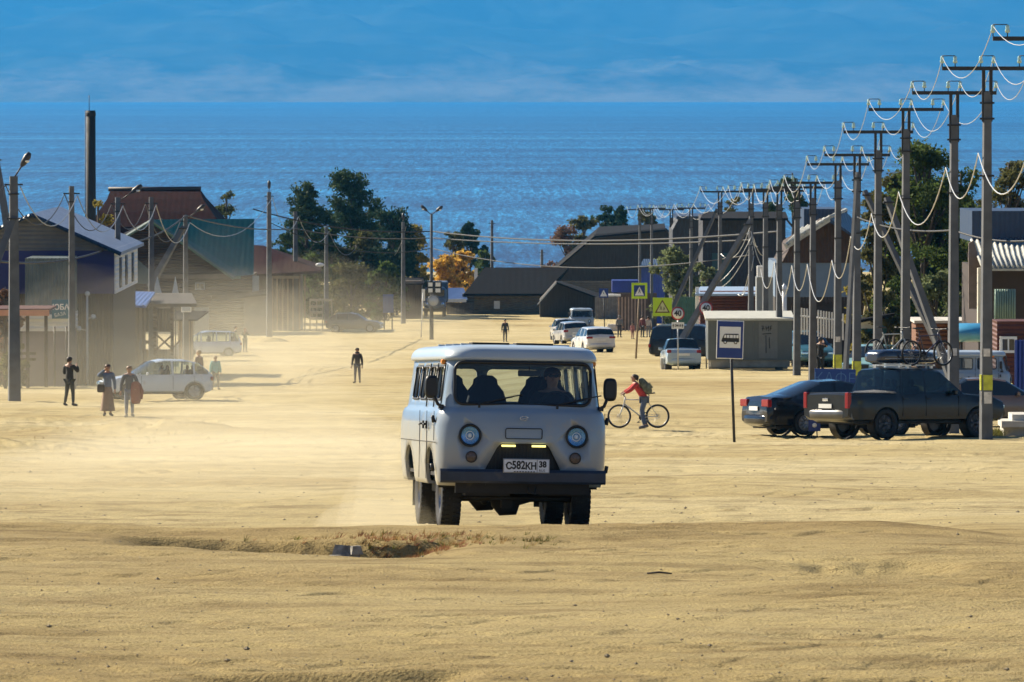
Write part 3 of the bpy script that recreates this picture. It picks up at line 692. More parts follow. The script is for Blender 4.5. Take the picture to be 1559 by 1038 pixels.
    m=MB(); m.bbox(-.78,.78,.35,4.15,1.86,1.895); m.build('headliner',M('headliner',(.05,.05,.055),.9,var=0),root)
    for s in (-1,1):
        m=MB(); m.rbox((s*.84,4.345,.95),(.10,.03,.22),.01); m.build('tail_light',redl,root)
    return root
van=make_van()
VY=math.radians(6.8)
vp=G(795,63.3)
van.location=(vp.x,63.3,gz(vp.x,63.3)+.0)
_rear=onground(vp.x-.3,66.0); 
van.rotation_euler=(R(.0)+math.atan2(0,1),0,0)
_p=math.atan((gz(0,64.2)-gz(0,66.5))/2.3)   # the street falls away behind
van.rotation_mode='XYZ'
_mat=Matrix.Rotation(VY,4,'Z') @ Matrix.Rotation(-_p,4,'X') @ Matrix.Rotation(R(1.3),4,'Y')
van.rotation_euler=_mat.to_euler()
van.location.z=gz(vp.x,64.2)+ .0 + math.sin(_p)*.93
tag(van,'nearest grey minibus with white roof driving up the sandy street, plate С582КН','minibus','grey forward-control minibuses')
# ================================================================= power lines
concrete=M('pole_concrete',(.105,.112,.125),.9,var=.25,scale=2.5,bump=.004,bscale=40,dirt=((.07,.07,.07),.58,1.6))
polesteel=M('pole_dark_steel',(.02,.02,.022),.6,var=.3,scale=8)
porcelain=M('insulator_glass',(.42,.62,.55),.08,var=.1,scale=30,spec=.9,coat=1)
alu=M('wire_aluminium',(.62,.62,.6),.35,metal=.3,var=0)
sheath=M('cable_sheath',(.20,.20,.20),.35,var=0,spec=.8)
cablem=M('black_cable',(.012,.012,.012),.6,var=0)
paper=M('pasted_paper',(.62,.60,.58),.8,var=.25,scale=9); yelpaint=M('yellow_band_paint',(.55,.58,.06),.7,var=.3,scale=6)
def z_of(row,D): return at(CX,row,D).z
def pole_body(m,base,h,w0,w1,rot=R(12)):
    m.box((base[0],base[1],base[2]+h/2-.3),(w0,w0*.8,h+.6),rz=rot,taper=(w1/w0,w1/w0))
def make_right_pole(h,arm=True,arm_w=2.3,papers=True,w=.30,stay=None,turn=0):
    r=thing('power_pole','x','power pole')
    m=MB(); pole_body(m,(0,0,0),h-.55,w,w*.62); m.build('pole_shaft',concrete,r)
    for zz in (h-.85,h-1.25,h-2.7):
        m=MB(); m.bbox(-w*.42,w*.42,-w*.36,w*.36,zz,zz+.04); m.bbox(-w*.62,-w*.4,-.03,.03,zz,zz+.05); m.bbox(w*.4,w*.62,-.03,.03,zz,zz+.05); m.build('clamp',polesteel,r)
    m=MB(); m.bbox(-.135,-.05,-.05,.05,h-1.3,h); m.bbox(.05,.135,-.05,.05,h-1.3,h); m.bbox(-.14,.14,-.06,.06,h-.62,h-.56); m.build('bracket',polesteel,r)
    if arm:
        m=MB(); m.bbox(-arm_w/2,arm_w/2,-.06,.06,h,h+.10); m.build('crossarm',polesteel,r)
        for c in (-arm_w/2+.17,0,arm_w/2-.17):
            for d in (-.165,.165):
                g=MB(); x=c+d; g.tube([(x,0,h+.1),(x,0,h+.27)],.014,6); 
                g.lathe([(.015,.18),(.052,.19),(.06,.24),(.042,.28),(.05,.31),(.036,.36),(.0,.37)],(x,0,h),'Z',12,mi=1); g.build('insulator',[polesteel,porcelain],r)
            g=MB(); g.tube([(c-.165,0,h+.37),(c+.165,0,h+.37)],.013,6); g.build('link_bar',polesteel,r)
    if papers:
        [MB().bbox(*q).build('notice',paper,r) or 0 for q in ((-w*.46,w*.44,-w*.425,-w*.41,.92,1.22),(-w*.42,w*.3,-w*.42,-w*.40,2.12,2.32))]
    return r
# centre line of the right hand row: (photo x of the pole, photo row of its crossarm)
RP=[(None,62,129.0),(1501,107,None),(1451,144,None),(1378,169,None),(1336,203,None),(1304,238,None),(1275,252,None),(1237,280,None),(1213,287,None),(1186,292,None),(1165,290,None),(1143,293,None),(1096,293,None),(1052,318,None),(1022,320,None),(992,318,None),(974,320,None)]
XL=12.05
desc=['concrete pole at the right edge with only its crossarm reaching into the picture','tallest nearest concrete power pole at right, papers pasted on it, beside the pickup cab','second nearest concrete pole, rising behind the roof bicycles','concrete pole with wide level crossarm in front of the big leafy tree','slim concrete pole just left of the big leafy tree','twin-shafted leaning pole carrying a yellow band near its foot','concrete pole with a grey paper and yellow band above the cafe board','concrete pole rising behind the dark sedan roof','concrete pole between the grey kiosk and the man in black','concrete pole right beside the end of the grey kiosk','concrete pole in front of the grey kiosk door','dark pole hung with tangled cables behind the grey kiosk','pole behind the left end of the grey kiosk','thin pole with high insulators left of the long brace','thin pole above the round speed limit sign','far pole beside the yellow children warning sign','farthest pole of the right row behind the crossing sign']
RT=[]   # (x,y,top_z)
pole_tpl=None
for i,(px,row,D) in enumerate(RP):
    if D is None:
        D=XL*F/(px-CX)
        if px<1100: D=min(D,[375,425,452,470,500][[1096,1052,1022,992,974].index(px)] if px!=1096 else 335)
    g=G(px,D) if px else Vector((XL,D,gz(XL,D)))
    top=z_of(row,D); h=top-g.z
    far = px is not None and px<1100
    r=make_right_pole(h,arm_w=2.3 if px not in(1052,1022) else 1.9,papers=(px in (1501,1451,1275,1186)),w=.30 if i<12 else .27)
    r.location=g; r['label']=desc[i]; r['group']='power poles along the right side'
    if px in (1304,1275,1501):
        m=MB(); m.bbox(-.155,.155,-.13,.13,1.15 if px!=1501 else 1.26,1.65); m.build('painted_band',yelpaint,r)
    RT.append((g.x,g.y,top))
# leaning braces: concrete props set against poles
def brace(label,pxa,rowa,pxb,rowb,D,w=.24,group='leaning concrete braces'):
    a=at(pxa,rowa,D); b=at(pxb,rowb,D+1.0); r=thing('pole_brace',label,'pole brace',a,0,group)
    m=MB(); d=(b-a); 
    m.tube([Vector((0,0,0))-d.normalized()*.3,d],[w*.62,w*.45],4,smooth=False); m.build('brace_shaft',concrete,r)
    c=MB(); p=d*.97; c.box(p,(w*1.3,w*1.2,.06)); c.build('clamp',polesteel,r); return r
brace('long pale brace leaning right across the speed limit sign',1018,552,1143,335,262,.30)
brace('brace leaning behind the speed limit sign towards the far poles',1024,470,1092,318,330,.24)
brace('brace leaning left down from the twin-shafted pole, white lit edge',1288,556,1305,262,196,.17)
brace('brace slanting right to left in front of the big leafy tree',1442,560,1350,300,180,.26)
brace('brace slanting behind the second nearest pole to the tree foot',1425,520,1316,290,205,.24)
# conductors -------------------------------------------------------
def cat_pts(a,b,sag,n=18):
    return [a.lerp(b,t/n)+Vector((0,0,-4*sag*(t/n)*(1-t/n))) for t in range(n+1)]
P=[Vector(t) for t in RT]; P=[Vector((XL,110,P[0].z+.9))]+P
wd=['left conductor of the bright overhead power line','middle conductor of the bright overhead power line','right conductor of the bright overhead power line']
for k,dx in enumerate((-1.15+.17-.16,.16,1.15-.17+.16)):
    m=MB()
    for i in range(len(P)-1):
        a=P[i]+Vector((dx,0,.33)); b=P[i+1]+Vector((dx,0,.33)); L_=(b-a).length
        m.tube(cat_pts(a,b,min(.95,.055*L_+.1)*(.8+.4*random.random()),14 if i<8 else 10),.009 if i<7 else .012,5,cap=False)
    o=m.build('power_line',alu); tag(o,wd[k],'power line','overhead power conductors')
rows_low=[190,233,255,292,325,360,396,402,404,398,410]
Q=[Vector((XL,112,z_of(205,112)))]
for (px,row,D),rl,p in zip(RP,rows_low,P[1:]): Q.append(Vector((p.x-.22,p.y,z_of(rl if px else 205,p.y))))
m=MB()
for i in range(len(Q)-1):
    L_=(Q[i+1]-Q[i]).length; m.tube(cat_pts(Q[i],Q[i+1],(.07*L_+.15)*(.8+.4*random.random()),16),.016,6,cap=False)
tag(m.build('bundled_cable',alu),'thick pale bundled cable looping low between the right hand poles','cable')
# hooks for the low cable
# small tangle of service wires on the pole behind the kiosk
m=MB(); b0=P[12]
for k in range(9):
    a=b0+Vector((-.1+.03*k,-.2,-1.2-.25*k)); e=a+Vector((random.uniform(-1.6,1.4),random.uniform(-1,3),random.uniform(-2.6,-.8)))
    m.tube(cat_pts(a,e,random.uniform(.2,.8),8),.016,5)
tag(m.build('cable_tangle',alu),'tangle of pale service wires hanging behind the grey kiosk','cable')
# cross-street cables (dark)
def cable(name,label,pts,r=.03,mat=None,sag=.5,group='dark cables crossing the street',cat='cable'):
    m=MB()
    for a,b in zip(pts[:-1],pts[1:]): m.tube(cat_pts(Vector(a),Vector(b),sag,12),r,5,cap=False)
    return tag(m.build(name,mat or cablem),label,cat,group)
cable('street_cable','upper dark cable crossing the street from the lamp-topped pole to the right row',[at(385,318,425),at(657,352,432),at(1186,352,300)],.05,sag=.6)
cable('street_cable','lower dark cable crossing the street above the log house roofs',[at(0,398,216),at(180,372,271),at(283,328,327),at(449,348,440),at(657,362,434),at(1143,365,330)],.045,sag=.35)
cable('street_cable','lowest thin dark cable crossing the street over the beige shed',[at(410,338,425),at(657,378,436),at(1143,388,335)],.035,sag=1.1)
cable('street_cable','dark cable crossing in front of the big leafy tree to the right edge',[at(1304,330,198),at(1451,350,160),at(1600,361,150)],.028,sag=.2)

# ---------------- left row
def lamp_head(r,p,ang,tilt,L=1.0,lit=False,s=1):
    d=Vector((math.cos(ang)*math.cos(tilt),math.sin(ang)*math.cos(tilt),math.sin(tilt)))
    m=MB(); m.tube([p,p+d*L*.55],.03,8); arm=m.build('lamp_arm',polesteel,r)
    m=MB(); a=p+d*L*.5; pts=[a,a+d*.15*s,a+d*.45*s,a+d*.62*s]; m.tube(pts,[.06,.12*s,.14*s,.07*s],10); m.build('lamp_head',M('lamp_housing',(.03,.03,.035),.5,var=.2),r)
    m=MB(); c=a+d*.36*s+Vector((0,0,-.10*s)); m.ball(c,.13*s,12,sc_=(1,1,.55)); m.build('lamp_glass',M('lamp_white_glass',(.75,.76,.74),.15,var=0,coat=.6),r)
def left_pole(label,px,D,toprow,w=.26,lamp=None,arm=.7,base=None):
    g=base or G(px,D); top=z_of(toprow,D); h=top-g.z
    r=thing('street_pole',label,'street pole',g,0,'concrete poles along the left side')
    m=MB(); pole_body(m,(0,0,0),h,w*1.15,w*.72); m.build('pole_shaft',concrete,r)
    m=MB(); m.bbox(-arm/2,arm/2,-.03,.03,h-.35,h-.29); m.bbox(-w*.5,w*.5,-w*.4,w*.4,h-.7,h-.65); m.build('bracket',polesteel,r)
    if lamp: lamp_head(r,Vector((lamp[3] if len(lamp)>3 else 0,0,h-.1)),lamp[0],lamp[1],lamp[2])
    return r,g,h
LPn=[('nearest left pole topped by a tilted lamp at the left edge',22,215,268,.40,(0.0,R(58),1.1)),
 ('bare concrete pole in front of the navy house wall',110,243,283,.28,None),
 ('concrete pole with a slanting lamp in front of the white side wall',180,271,300,.30,(0.0,R(35),1.1,.2)),
 ('concrete pole under the dark red roof with yellow tape',231,296,300,.30,None),
 ('concrete pole with a slanting lamp and meter box before the log gable',283,327,328,.30,(0.0,R(38),1.1,.2)),
 ('dark pole with a bulb-like lamp, its foot in a sandy mound',410,425,292,.38,(R(90),R(75),.7)),
 ('slim concrete pole before the maroon low roof',450,470,322,.40,None),
 ('slim pole over the dusty dark car',497,500,345,.36,None),
 ('thin pole in front of the tall pines',543,540,360,.32,None),
 ('thin pole between the pines and the small blue board',580,560,370,.32,None),
 ('pole with a small lamp in front of the yellowing birch',614,500,338,.34,(R(90),R(75),.6))]
LT=[]
for lab,px,D,tr,w_,lamp in LPn:
    r,g,h=left_pole(lab,px,D,tr,w_,lamp); LT.append(Vector((g.x,g.y,g.z+h)))
m=MB()
for a,b in zip(LT[:-1],LT[1:]):
    m.tube(cat_pts(a+Vector((.25,0,-.4)),b+Vector((.25,0,-.4)),min(1.7,.05*(b-a).length),14),.022,5,cap=False)
tag(m.build('bundled_cable',sheath),'pale cable looping from pole to pole along the left side','cable')
m=MB(); 
for a,b in zip([LT[0]+Vector((-3,-30,.3))]+LT[:4],LT[:5]):
    m.tube(cat_pts(a+Vector((-.3,0,-.35)),b+Vector((-.3,0,-.35)),.05*(b-a).length,12),.022,5,cap=False)
tag(m.build('bundled_cable',cablem),'dark wire looping between the nearest left poles','cable')
brace('brace leaning against the nearest left pole',-14,420,22,330,213,.36)
brace('brace leaning against the meter box pole under the red roof',232,430,280,345,325,.40)
brace('dark post crossing the far left edge above the navy house',12,350,-6,240,230,.3)
# double lamp in the middle and bare pole
g=G(657,430); r=thing('street_lamp','tall street lamp with two outstretched lamp heads, white discs on its shaft','street lamp',g)
h=z_of(325,430)-g.z
m=MB(); m.tube([(0,0,-.3),(0,0,h*.45),(0,0,h)],[.17,.13,.10],10); m.build('pole_shaft',concrete,r)
lamp_head(r,Vector((0,0,h-.1)),R(180),R(42),.9); lamp_head(r,Vector((0,0,h-.1)),R(0),R(38),.9)
left_pole('bare thin pole in front of the beige shed',749,560,335,.30)[0]
left_pole('short post standing behind the dark roofs near the lake',825,640,380,.34)
# ================================================================= cars
def make_car(name,label,cat,rgb,L=4.4,W=1.75,H=1.48,top=None,belt=.92,cab=(1.0,1.7,3.3,3.9),pillars=(2.45,),wheels=(.85,3.5),wr=.32,zb=.22,tumble=.34,glass=None,dust=.62,
             rims=5,group=None,light_z=.68,tl=(.30,.16,.10),plate='rear',rails=False,rimmat=None,endround=.12,rear_lights=True,rough=.3,metal=.0,bumper=None,inter=True):
    glass=glass or darkglass
    root=thing(name,label,cat,group=group)
    pm=M('paint_%s_%s'%(name,'%.2f%.2f%.2f'%rgb),rgb,rough,var=.06,scale=1.2,coat=.8 if sum(rgb)>.1 else .35,spec=.5 if sum(rgb)>.1 else .3,metal=metal,dirt=(((.42,.34,.22) if sum(rgb)>.3 else (.03,.026,.02)),dust,2.0))
    ya,yb,yc,yd=cab
    def topz(y): return float(np.interp(y,[p[0] for p in top],[p[1] for p in top]))
    st=set(np.linspace(0,L,23))|{p[0] for p in top}|{ya,yb,yc,yd,.03,.09,L-.03,L-.09}
    for p in pillars: st|={p-.04,p+.04}
    ar=wr+.055
    for wy in wheels:
        for a in range(0,181,15): st.add(wy+ar*math.cos(R(a)))
        st|={wy-ar-.02,wy+ar+.02}
    st=sorted(s_ for s_ in st if 0<=s_<=L); s2=[st[0]]
    for s_ in st[1:]:
        if s_-s2[-1]>.012: s2.append(s_)
    st=s2
    hw=W/2; rings=[]
    for y in st:
        e=min(y,L-y); pl=1-endround*(max(0,1-e/.38))**2.2
        zt=topz(y); be=belt+ (.04*(y/L)); cabin=zt>be+.06
        be_=be if cabin else zt-.045
        hb=hw*pl; zlow=zb+.10*max(0,1-e/.2)
        za=zlow+.07
        for wy in wheels:
            if abs(y-wy)<=ar: za=max(za,wr*1.0+math.sqrt(max(0,ar*ar-(y-wy)**2)))
        hr=hb-.02-(zt-be_)*tumble if cabin else hb*.90
        zm=max((za+be_)/2,za+.01); zs=max(be_-.10,zm+.005)
        half=[(0,zlow),(hb*.72,zlow),(hb*.985 if za<=zlow+.08 else hb*1.0,za),(hb,zm),(hb*.985,zs),(hb*.955,max(be_,zs+.004)),(hr+.015,zt-.05 if cabin else zt-.012),(hr*.90,zt),(0,zt+(.035 if cabin else .02))]
        rings.append([Vector((x,y-L/2,z)) for x,z in half]+[Vector((-x,y-L/2,z)) for x,z in half[-2:0:-1]])
    n=len(rings[0]); body=MB(); gl={'side_window':MB(),'side_window2':MB(),'windscreen':MB(),'rear_window':MB()}
    for i in range(len(st)-1):
        y0,y1=st[i],st[i+1]; ym=(y0+y1)/2; 
        tall=topz(ym)>belt+.16
        pil=any(abs(ym-p)<.045 for p in pillars)
        for j in range(n):
            a=rings[i][j];b=rings[i][(j+1)%n];c=rings[i+1][(j+1)%n];d=rings[i+1][j]
            js=j if j<8 else n-1-j   # segment index mirrored: seg j between j and j+1
            tgt=body
            if js==5 and tall and not pil and ya+.12<ym<yd-.10 and not (abs(ym-yb)<.0) : tgt=gl['side_window' if j<8 else 'side_window2']
            if js in (6,7) and ya<ym<yb: tgt=gl['windscreen']
            if js in (6,7) and yc<ym<yd: tgt=gl['rear_window']
            if js==5 and (ya<ym<ya+.12 or yd-.10<ym<yd) and tall: tgt=body
            tgt.add([a,b,c,d],[(0,1,2,3)],smooth=True)
    for r_,fl in ((rings[0],0),(rings[-1],1)): body.add(r_,[tuple(range(n))])
    bo=body.build('body',pm,root,fixn=False)
    for o_ in [bo]:
        bm=bmesh.new(); bm.from_mesh(o_.data); bmesh.ops.remove_doubles(bm,verts=bm.verts,dist=.0008); bmesh.ops.recalc_face_normals(bm,faces=bm.faces); bm.to_mesh(o_.data); bm.free(); o_.data.set_sharp_from_angle(angle=R(24))
    for k,g in gl.items():
        if g.v:
            o_=g.build(k.replace('2',''),glass,root,fixn=False)
            bm=bmesh.new(); bm.from_mesh(o_.data); bmesh.ops.remove_doubles(bm,verts=bm.verts,dist=.0008); bm.to_mesh(o_.data); bm.free()
    for wy in wheels:
        for s in (-1,1): make_wheel('wheel',wr,.21,root,(s*(hw-.10),wy-L/2,wr),spokes=rims,side=s,tread=False,rimmat=rimmat,rimr=.66)
    m=MB(); m.bbox(-hw*.8,hw*.8,-L/2+.3,L/2-.3,zb-.04,zb+.12); m.tube([(-hw+.2,wheels[0]-L/2,wr),(hw-.2,wheels[0]-L/2,wr)],.05,6); m.tube([(-hw+.2,wheels[1]-L/2,wr),(hw-.2,wheels[1]-L/2,wr)],.06,6)
    for wy in wheels:
        for s in (-1,1): m.lathe([(ar-.01,s*(hw-.30)),(ar-.01,s*(hw-.035))],(0,wy-L/2,wr),'X',20)
    m.build('underbody',darkm,root)
    if inter:
        m=MB()
        for yy in (yb+.35,yc-.25):
            for s in (-1,1): m.rbox((s*.36,yy-L/2+.2,belt-.08),(.48,.16,.62),.06); m.ball((s*.36,yy-L/2+.24,belt+.30),.11,8,sc_=(1,.6,1))
        m.bbox(-hw*.75,hw*.75,ya+.15-L/2,ya+.55-L/2,belt-.25,belt-.04); m.build('seat',seatm,root)
    for s in (-1,1):
        m=MB(); m.rbox((s*hw*.74,-L/2+.03,light_z),(.34,.10,.13),.03); m.build('headlight',lampg,root)
        if rear_lights:
            m=MB(); m.rbox((s*(hw*.97-tl[0]/2),L/2-.045,light_z+.18),(tl[0],.12,tl[1]),.02); m.build('tail_light',redl,root)
        mr=MB(); mr.rbox((s*(hw+.09),ya+.42-L/2,belt+.06),(.17,.09,.13),.03); mr.box((s*(hw+.0),ya+.42-L/2,belt+.03),(.1,.04,.04)); mr.build('mirror',pm,root)
    bm_=bumper or pm
    m=MB(); m.loft([[Vector((x,-L/2-.04+.16*(abs(x)/hw)**4+dy,z)) for dy,z in ((.1,zb+.03),(0,zb+.08),(-.01,zb+.22),(.05,zb+.27))] for x in np.linspace(-hw*.97,hw*.97,13)],smooth=True); m.build('front_bumper',bm_,root)
    m=MB(); m.loft([[Vector((x,L/2+.04-.16*(abs(x)/hw)**4-dy,z)) for dy,z in ((.1,zb+.05),(0,zb+.1),(-.01,zb+.28),(.05,zb+.34))] for x in np.linspace(-hw*.97,hw*.97,13)],smooth=True); m.build('rear_bumper',bm_,root)
    m=MB(); m.bbox(-.26,.26,L/2+.02,L/2+.035,light_z-.02,light_z+.09); m.build('number_plate',white,root); m=MB(); m.bbox(-.26,.26,-L/2-.06,-L/2-.05,zb+.12,zb+.23); m.build('number_plate',white,root)
    m=MB(); m.bbox(-hw*.5,hw*.5,-L/2-.012,-L/2+.03,light_z-.12,light_z+.04); m.build('grille',blackp,root)
    m=MB()
    for s in (-1,1):
        for p in list(pillars)[:1]+[cab[2]-.05]:
            m.rbox((s*hw*.998,p+.25-L/2-.35,belt-.10),(.03,.16,.03),.01)
    m.build('door_handle',pm if rims else chrome,root)
    m=MB()
    for s in (-1,1):
        for p in [ya+.2]+list(pillars):
            m.box((s*hw*.996,p-L/2,(zb+belt)/2+.06),(.012,.010,belt-zb-.18))
    m.build('door_seam',darkm,root)
    if rails:
        for s in (-1,1):
            m=MB(); m.tube([(s*(hw-.32),yb+.2-L/2,topz(yb+.2)+.0),(s*(hw-.32),yb+.3-L/2,topz(yb+.3)+.06),(s*(hw-.32),yc-.2-L/2,topz(yc-.2)+.06),(s*(hw-.32),yc-.1-L/2,topz(yc-.1))],.016,6); m.build('roof_rail',chrome,root)
    return root
def put(r,px,D,deg,dz=0,x=None):
    g=G(px,D,dz); 
    if x is not None: g.x=x; g.z=gz(x,D)+dz
    # lie on the slope
    a=R(deg); sy=(gz(g.x,g.y+1.5)-gz(g.x,g.y-1.5))/3; sx_=(gz(g.x+1.5,g.y)-gz(g.x-1.5,g.y))/3
    nrm=Vector((-sx_,-sy,1)).normalized(); f=Vector((-math.sin(a),math.cos(a),0)); f=(f-nrm*f.dot(nrm)).normalized(); rt=f.cross(nrm)
    mt=Matrix((rt,f,nrm)).transposed(); r.location=g; r.rotation_euler=mt.to_euler(); return r
SUV=dict(top=[(0,.62),(.06,.78),(.35,.90),(.95,.99),(1.05,1.03),(1.85,1.55),(2.2,1.62),(3.1,1.60),(3.55,1.50),(4.0,1.12),(4.1,1.02)],belt=1.0,cab=(1.05,1.85,3.45,3.98),pillars=(2.5,3.35),wheels=(.8,3.35),wr=.36,zb=.28)
w1=make_car('parked_suv','white crossover car facing left behind the two strolling women, veiled in dust','car',(.62,.65,.66),L=4.1,W=1.82,glass=carglass,**SUV)
put(w1,236,216,-70); w1.scale=(1,1,.94)
mpv=dict(top=[(0,.60),(.06,.80),(.3,.92),(.65,1.05),(1.5,1.66),(2.0,1.74),(3.4,1.70),(3.75,1.60),(3.98,1.15),(4.05,1.0)],belt=1.0,cab=(.68,1.5,3.6,3.95),pillars=(1.45,2.45,3.3),wheels=(.75,3.2),wr=.31,zb=.24)
w2=make_car('parked_minivan','silver-blue minivan facing left beside the slatted kiosk, two people at its tailgate','minivan',(.50,.56,.66),L=4.05,W=1.7,glass=carglass,metal=.2,**mpv)
put(w2,317,360,-78); w2.scale=(1,1,.93)
w3=make_car('parked_suv','dark car facing right in thick dust before the pine trees','car',(.05,.055,.06),L=4.5,W=1.85,top=[(0,.62),(.06,.80),(.4,.92),(1.25,1.02),(2.0,1.50),(2.5,1.60),(3.6,1.56),(4.2,1.2),(4.45,.95)],belt=1.0,cab=(1.28,2.0,3.7,4.2),pillars=(2.7,3.6),wheels=(.85,3.65),wr=.35,zb=.28)
put(w3,540,462,82)
WAG=dict(top=[(0,.55),(.06,.70),(.4,.80),(1.15,.90),(1.85,1.36),(2.3,1.44),(3.9,1.40),(4.15,1.30),(4.42,.98),(4.5,.85)],belt=.90,cab=(1.18,1.85,4.08,4.40),pillars=(2.5,3.5),wheels=(.85,3.5),wr=.32)
w4=make_car('white_estate_car','nearest white estate car driving away beside the minibus roof, red tail lights','car',(.70,.70,.69),L=4.5,W=1.72,tl=(.36,.12,.1),**WAG)
put(w4,903,322,191)
w5=make_car('silver_estate_car','silver car driving away between the two white ones in the dust','car',(.42,.43,.45),L=4.4,W=1.7,top=WAG['top'],belt=.9,cab=WAG['cab'],pillars=(2.5,3.5),wheels=(.85,3.5),wr=.32,group='cars driving away')
put(w5,869,365,190)
w6=make_car('white_hatchback','farthest white car of the convoy, half lost in dust below the far minibus','car',(.74,.74,.73),L=4.0,W=1.68,top=[(0,.6),(.06,.75),(.4,.85),(.95,.95),(1.6,1.42),(2.0,1.5),(3.3,1.46),(3.85,1.0),(4.0,.85)],belt=.92,cab=(.98,1.6,3.35,3.85),pillars=(2.2,3.1),wheels=(.75,3.2),wr=.31,group='cars driving away')
put(w6,859,408,186)
w8=make_car('parked_suv','big black off-road car standing behind the 40 speed limit sign','car',(.018,.02,.024),L=4.9,W=1.9,top=[(0,.75),(.06,.98),(.4,1.10),(1.35,1.18),(1.95,1.80),(2.3,1.88),(4.5,1.86),(4.72,1.75),(4.86,1.2),(4.9,1.0)],belt=1.15,cab=(1.38,1.95,4.6,4.84),pillars=(2.75,3.7),wheels=(.95,3.85),wr=.40,zb=.36,tumble=.2,rails=True)
put(w8,1066,284,76)
lada=make_car('classic_sedan','pale blue boxy old sedan seen from behind, beside the concrete brace foot','car',(.36,.46,.56),L=4.1,W=1.62,H=1.44,top=[(0,.70),(.03,.82),(.4,.88),(1.15,.92),(1.7,1.38),(1.95,1.43),(2.95,1.41),(3.3,.97),(4.0,.92),(4.1,.78)],belt=.90,cab=(1.18,1.7,2.95,3.28),pillars=(2.3,),wheels=(.75,3.15),wr=.31,rims=0,endround=.05,tl=(.2,.14,.1))
put(lada,1036,262,183)
sed=make_car('dark_sedan','dark polished saloon car with alloy wheels, parked nearest behind the bus stop post','car',(.008,.010,.015),L=4.75,W=1.8,H=1.45,top=[(0,.50),(.05,.68),(.4,.80),(1.25,.94),(2.05,1.38),(2.5,1.46),(3.1,1.43),(4.05,1.06),(4.6,1.02),(4.72,.9),(4.75,.75)],belt=.93,cab=(1.28,2.05,3.15,4.0),pillars=(2.75,3.5),wheels=(.9,3.65),wr=.33,rims=9,tl=(.42,.2,.1),rough=.15,dust=.7)
put(sed,1270,152.5,113)
brn=make_car('brown_sedan','brown saloon car at the right edge, bonnet showing past the tallest pole','car',(.16,.095,.06),L=4.6,W=1.75,top=[(0,.50),(.05,.66),(.4,.78),(1.3,.92),(2.05,1.36),(2.5,1.43),(3.2,1.40),(4.0,1.02),(4.5,.98),(4.6,.8)],belt=.9,cab=(1.32,2.05,3.2,3.95),pillars=(2.7,3.45),wheels=(.9,3.55),wr=.32,tl=(.3,.15,.1))
put(brn,1510,166,99)
teal=make_car('teal_suv','teal-blue off-road car half hidden by poles, beside the man in black','car',(.05,.16,.2),L=4.2,W=1.8,top=mpv['top'][:-1]+[(4.15,1.0),(4.2,.9)],belt=1.0,cab=(.68,1.5,3.6,3.95),pillars=(1.45,2.45,3.3),wheels=(.75,3.2),wr=.34,zb=.3)
put(teal,1224,272,16)
hatch=make_car('teal_hatchback','pale teal small car behind the roof bicycles, below the shed with white panel','car',(.25,.45,.45),L=3.9,W=1.65,top=[(0,.6),(.06,.75),(.4,.85),(.95,.95),(1.6,1.42),(2.0,1.5),(3.2,1.46),(3.75,1.0),(3.9,.85)],belt=.92,cab=(.98,1.6,3.25,3.75),pillars=(2.2,3.0),wheels=(.75,3.1),wr=.31)
put(hatch,1328,232,-20)
# ---- pickup
pk=make_car('pickup_truck','dark double-cab pickup with roof box and bicycles on its roof, second in the parked line','pickup',(.006,.008,.011),L=5.3,W=1.88,H=1.82,
   top=[(0,.70),(.05,.95),(.4,1.07),(1.35,1.15),(1.42,1.17),(2.15,1.74),(2.5,1.80),(3.42,1.79),(3.56,1.75),(3.70,1.17),(5.25,1.15),(5.3,1.12)],belt=1.12,cab=(1.42,2.15,3.56,3.69),pillars=(2.72,3.50),wheels=(.95,4.05),wr=.38,zb=.42,tumble=.20,rims=6,rimmat=M('dark_alloy',(.10,.10,.11),.4,metal=.7,var=.1),tl=(.14,.42,.1),light_z=.80,rough=.3,dust=.6,glass=Mglass('pickup_glass',(.40,.55,.60),.4,.03),endround=.04,bumper=M('pickup_bumper',(.13,.13,.13),.35,metal=.5,var=.1))
put(pk,1378,147.5,126)
m=MB(); m.bbox(-.78,.78,3.80-2.65,5.2-2.65,1.155,1.18); m.build('bed_cover',blackp,pk)
m=MB(); m.rbox((0,2.67,1.0),(.22,.03,.07),.01); m.build('tailgate_handle',chrome,pk)
m=MB()
for yy in (-.35,.45): m.box((0,yy,1.88),(1.5,.06,.04)); m.box((-.62,yy,1.84),(.06,.08,.08)); m.box((.62,yy,1.84),(.06,.08,.08))
m.build('roof_rack',M('rack_alloy',(.55,.55,.55),.35,metal=.8,var=0),pk)
def on(parent,local):  # world position of a point of a placed thing
    mt=Matrix.LocRotScale(parent.location,parent.rotation_euler,None); return mt@Vector(local)
rb=thing('roof_box','glossy dark roof box strapped on the pickup roof under the bicycles','roof box',on(pk,(.02,.10,1.90)),0); rb.rotation_euler=pk.rotation_euler
m=MB(); rings=[]
for y,hw_,zz,hh in ((-1.05,.10,.10,.05),(-1.0,.26,.14,.17),(-.8,.36,.18,.29),(-.3,.41,.21,.36),(.5,.41,.21,.37),(.85,.39,.21,.34),(.97,.33,.19,.26),(1.0,.2,.17,.16)):
    rings.append([Vector((hw_*math.copysign(abs(math.cos(a))**.5,math.cos(a)),y,zz+.5*hh*2*.5*math.copysign(abs(math.sin(a))**.6,math.sin(a)))) for a in [2*math.pi*k/20 for k in range(20)]])
m.loft(rings); m.build('box_shell',M('roofbox_gloss',(.02,.03,.06),.18,var=.05,coat=.6),rb)
m=MB(); m.tube([(-.42,-.8,.14),(-.43,0,.15),(-.41,.9,.15)],.008,5); m.build('box_seam',chrome,rb)
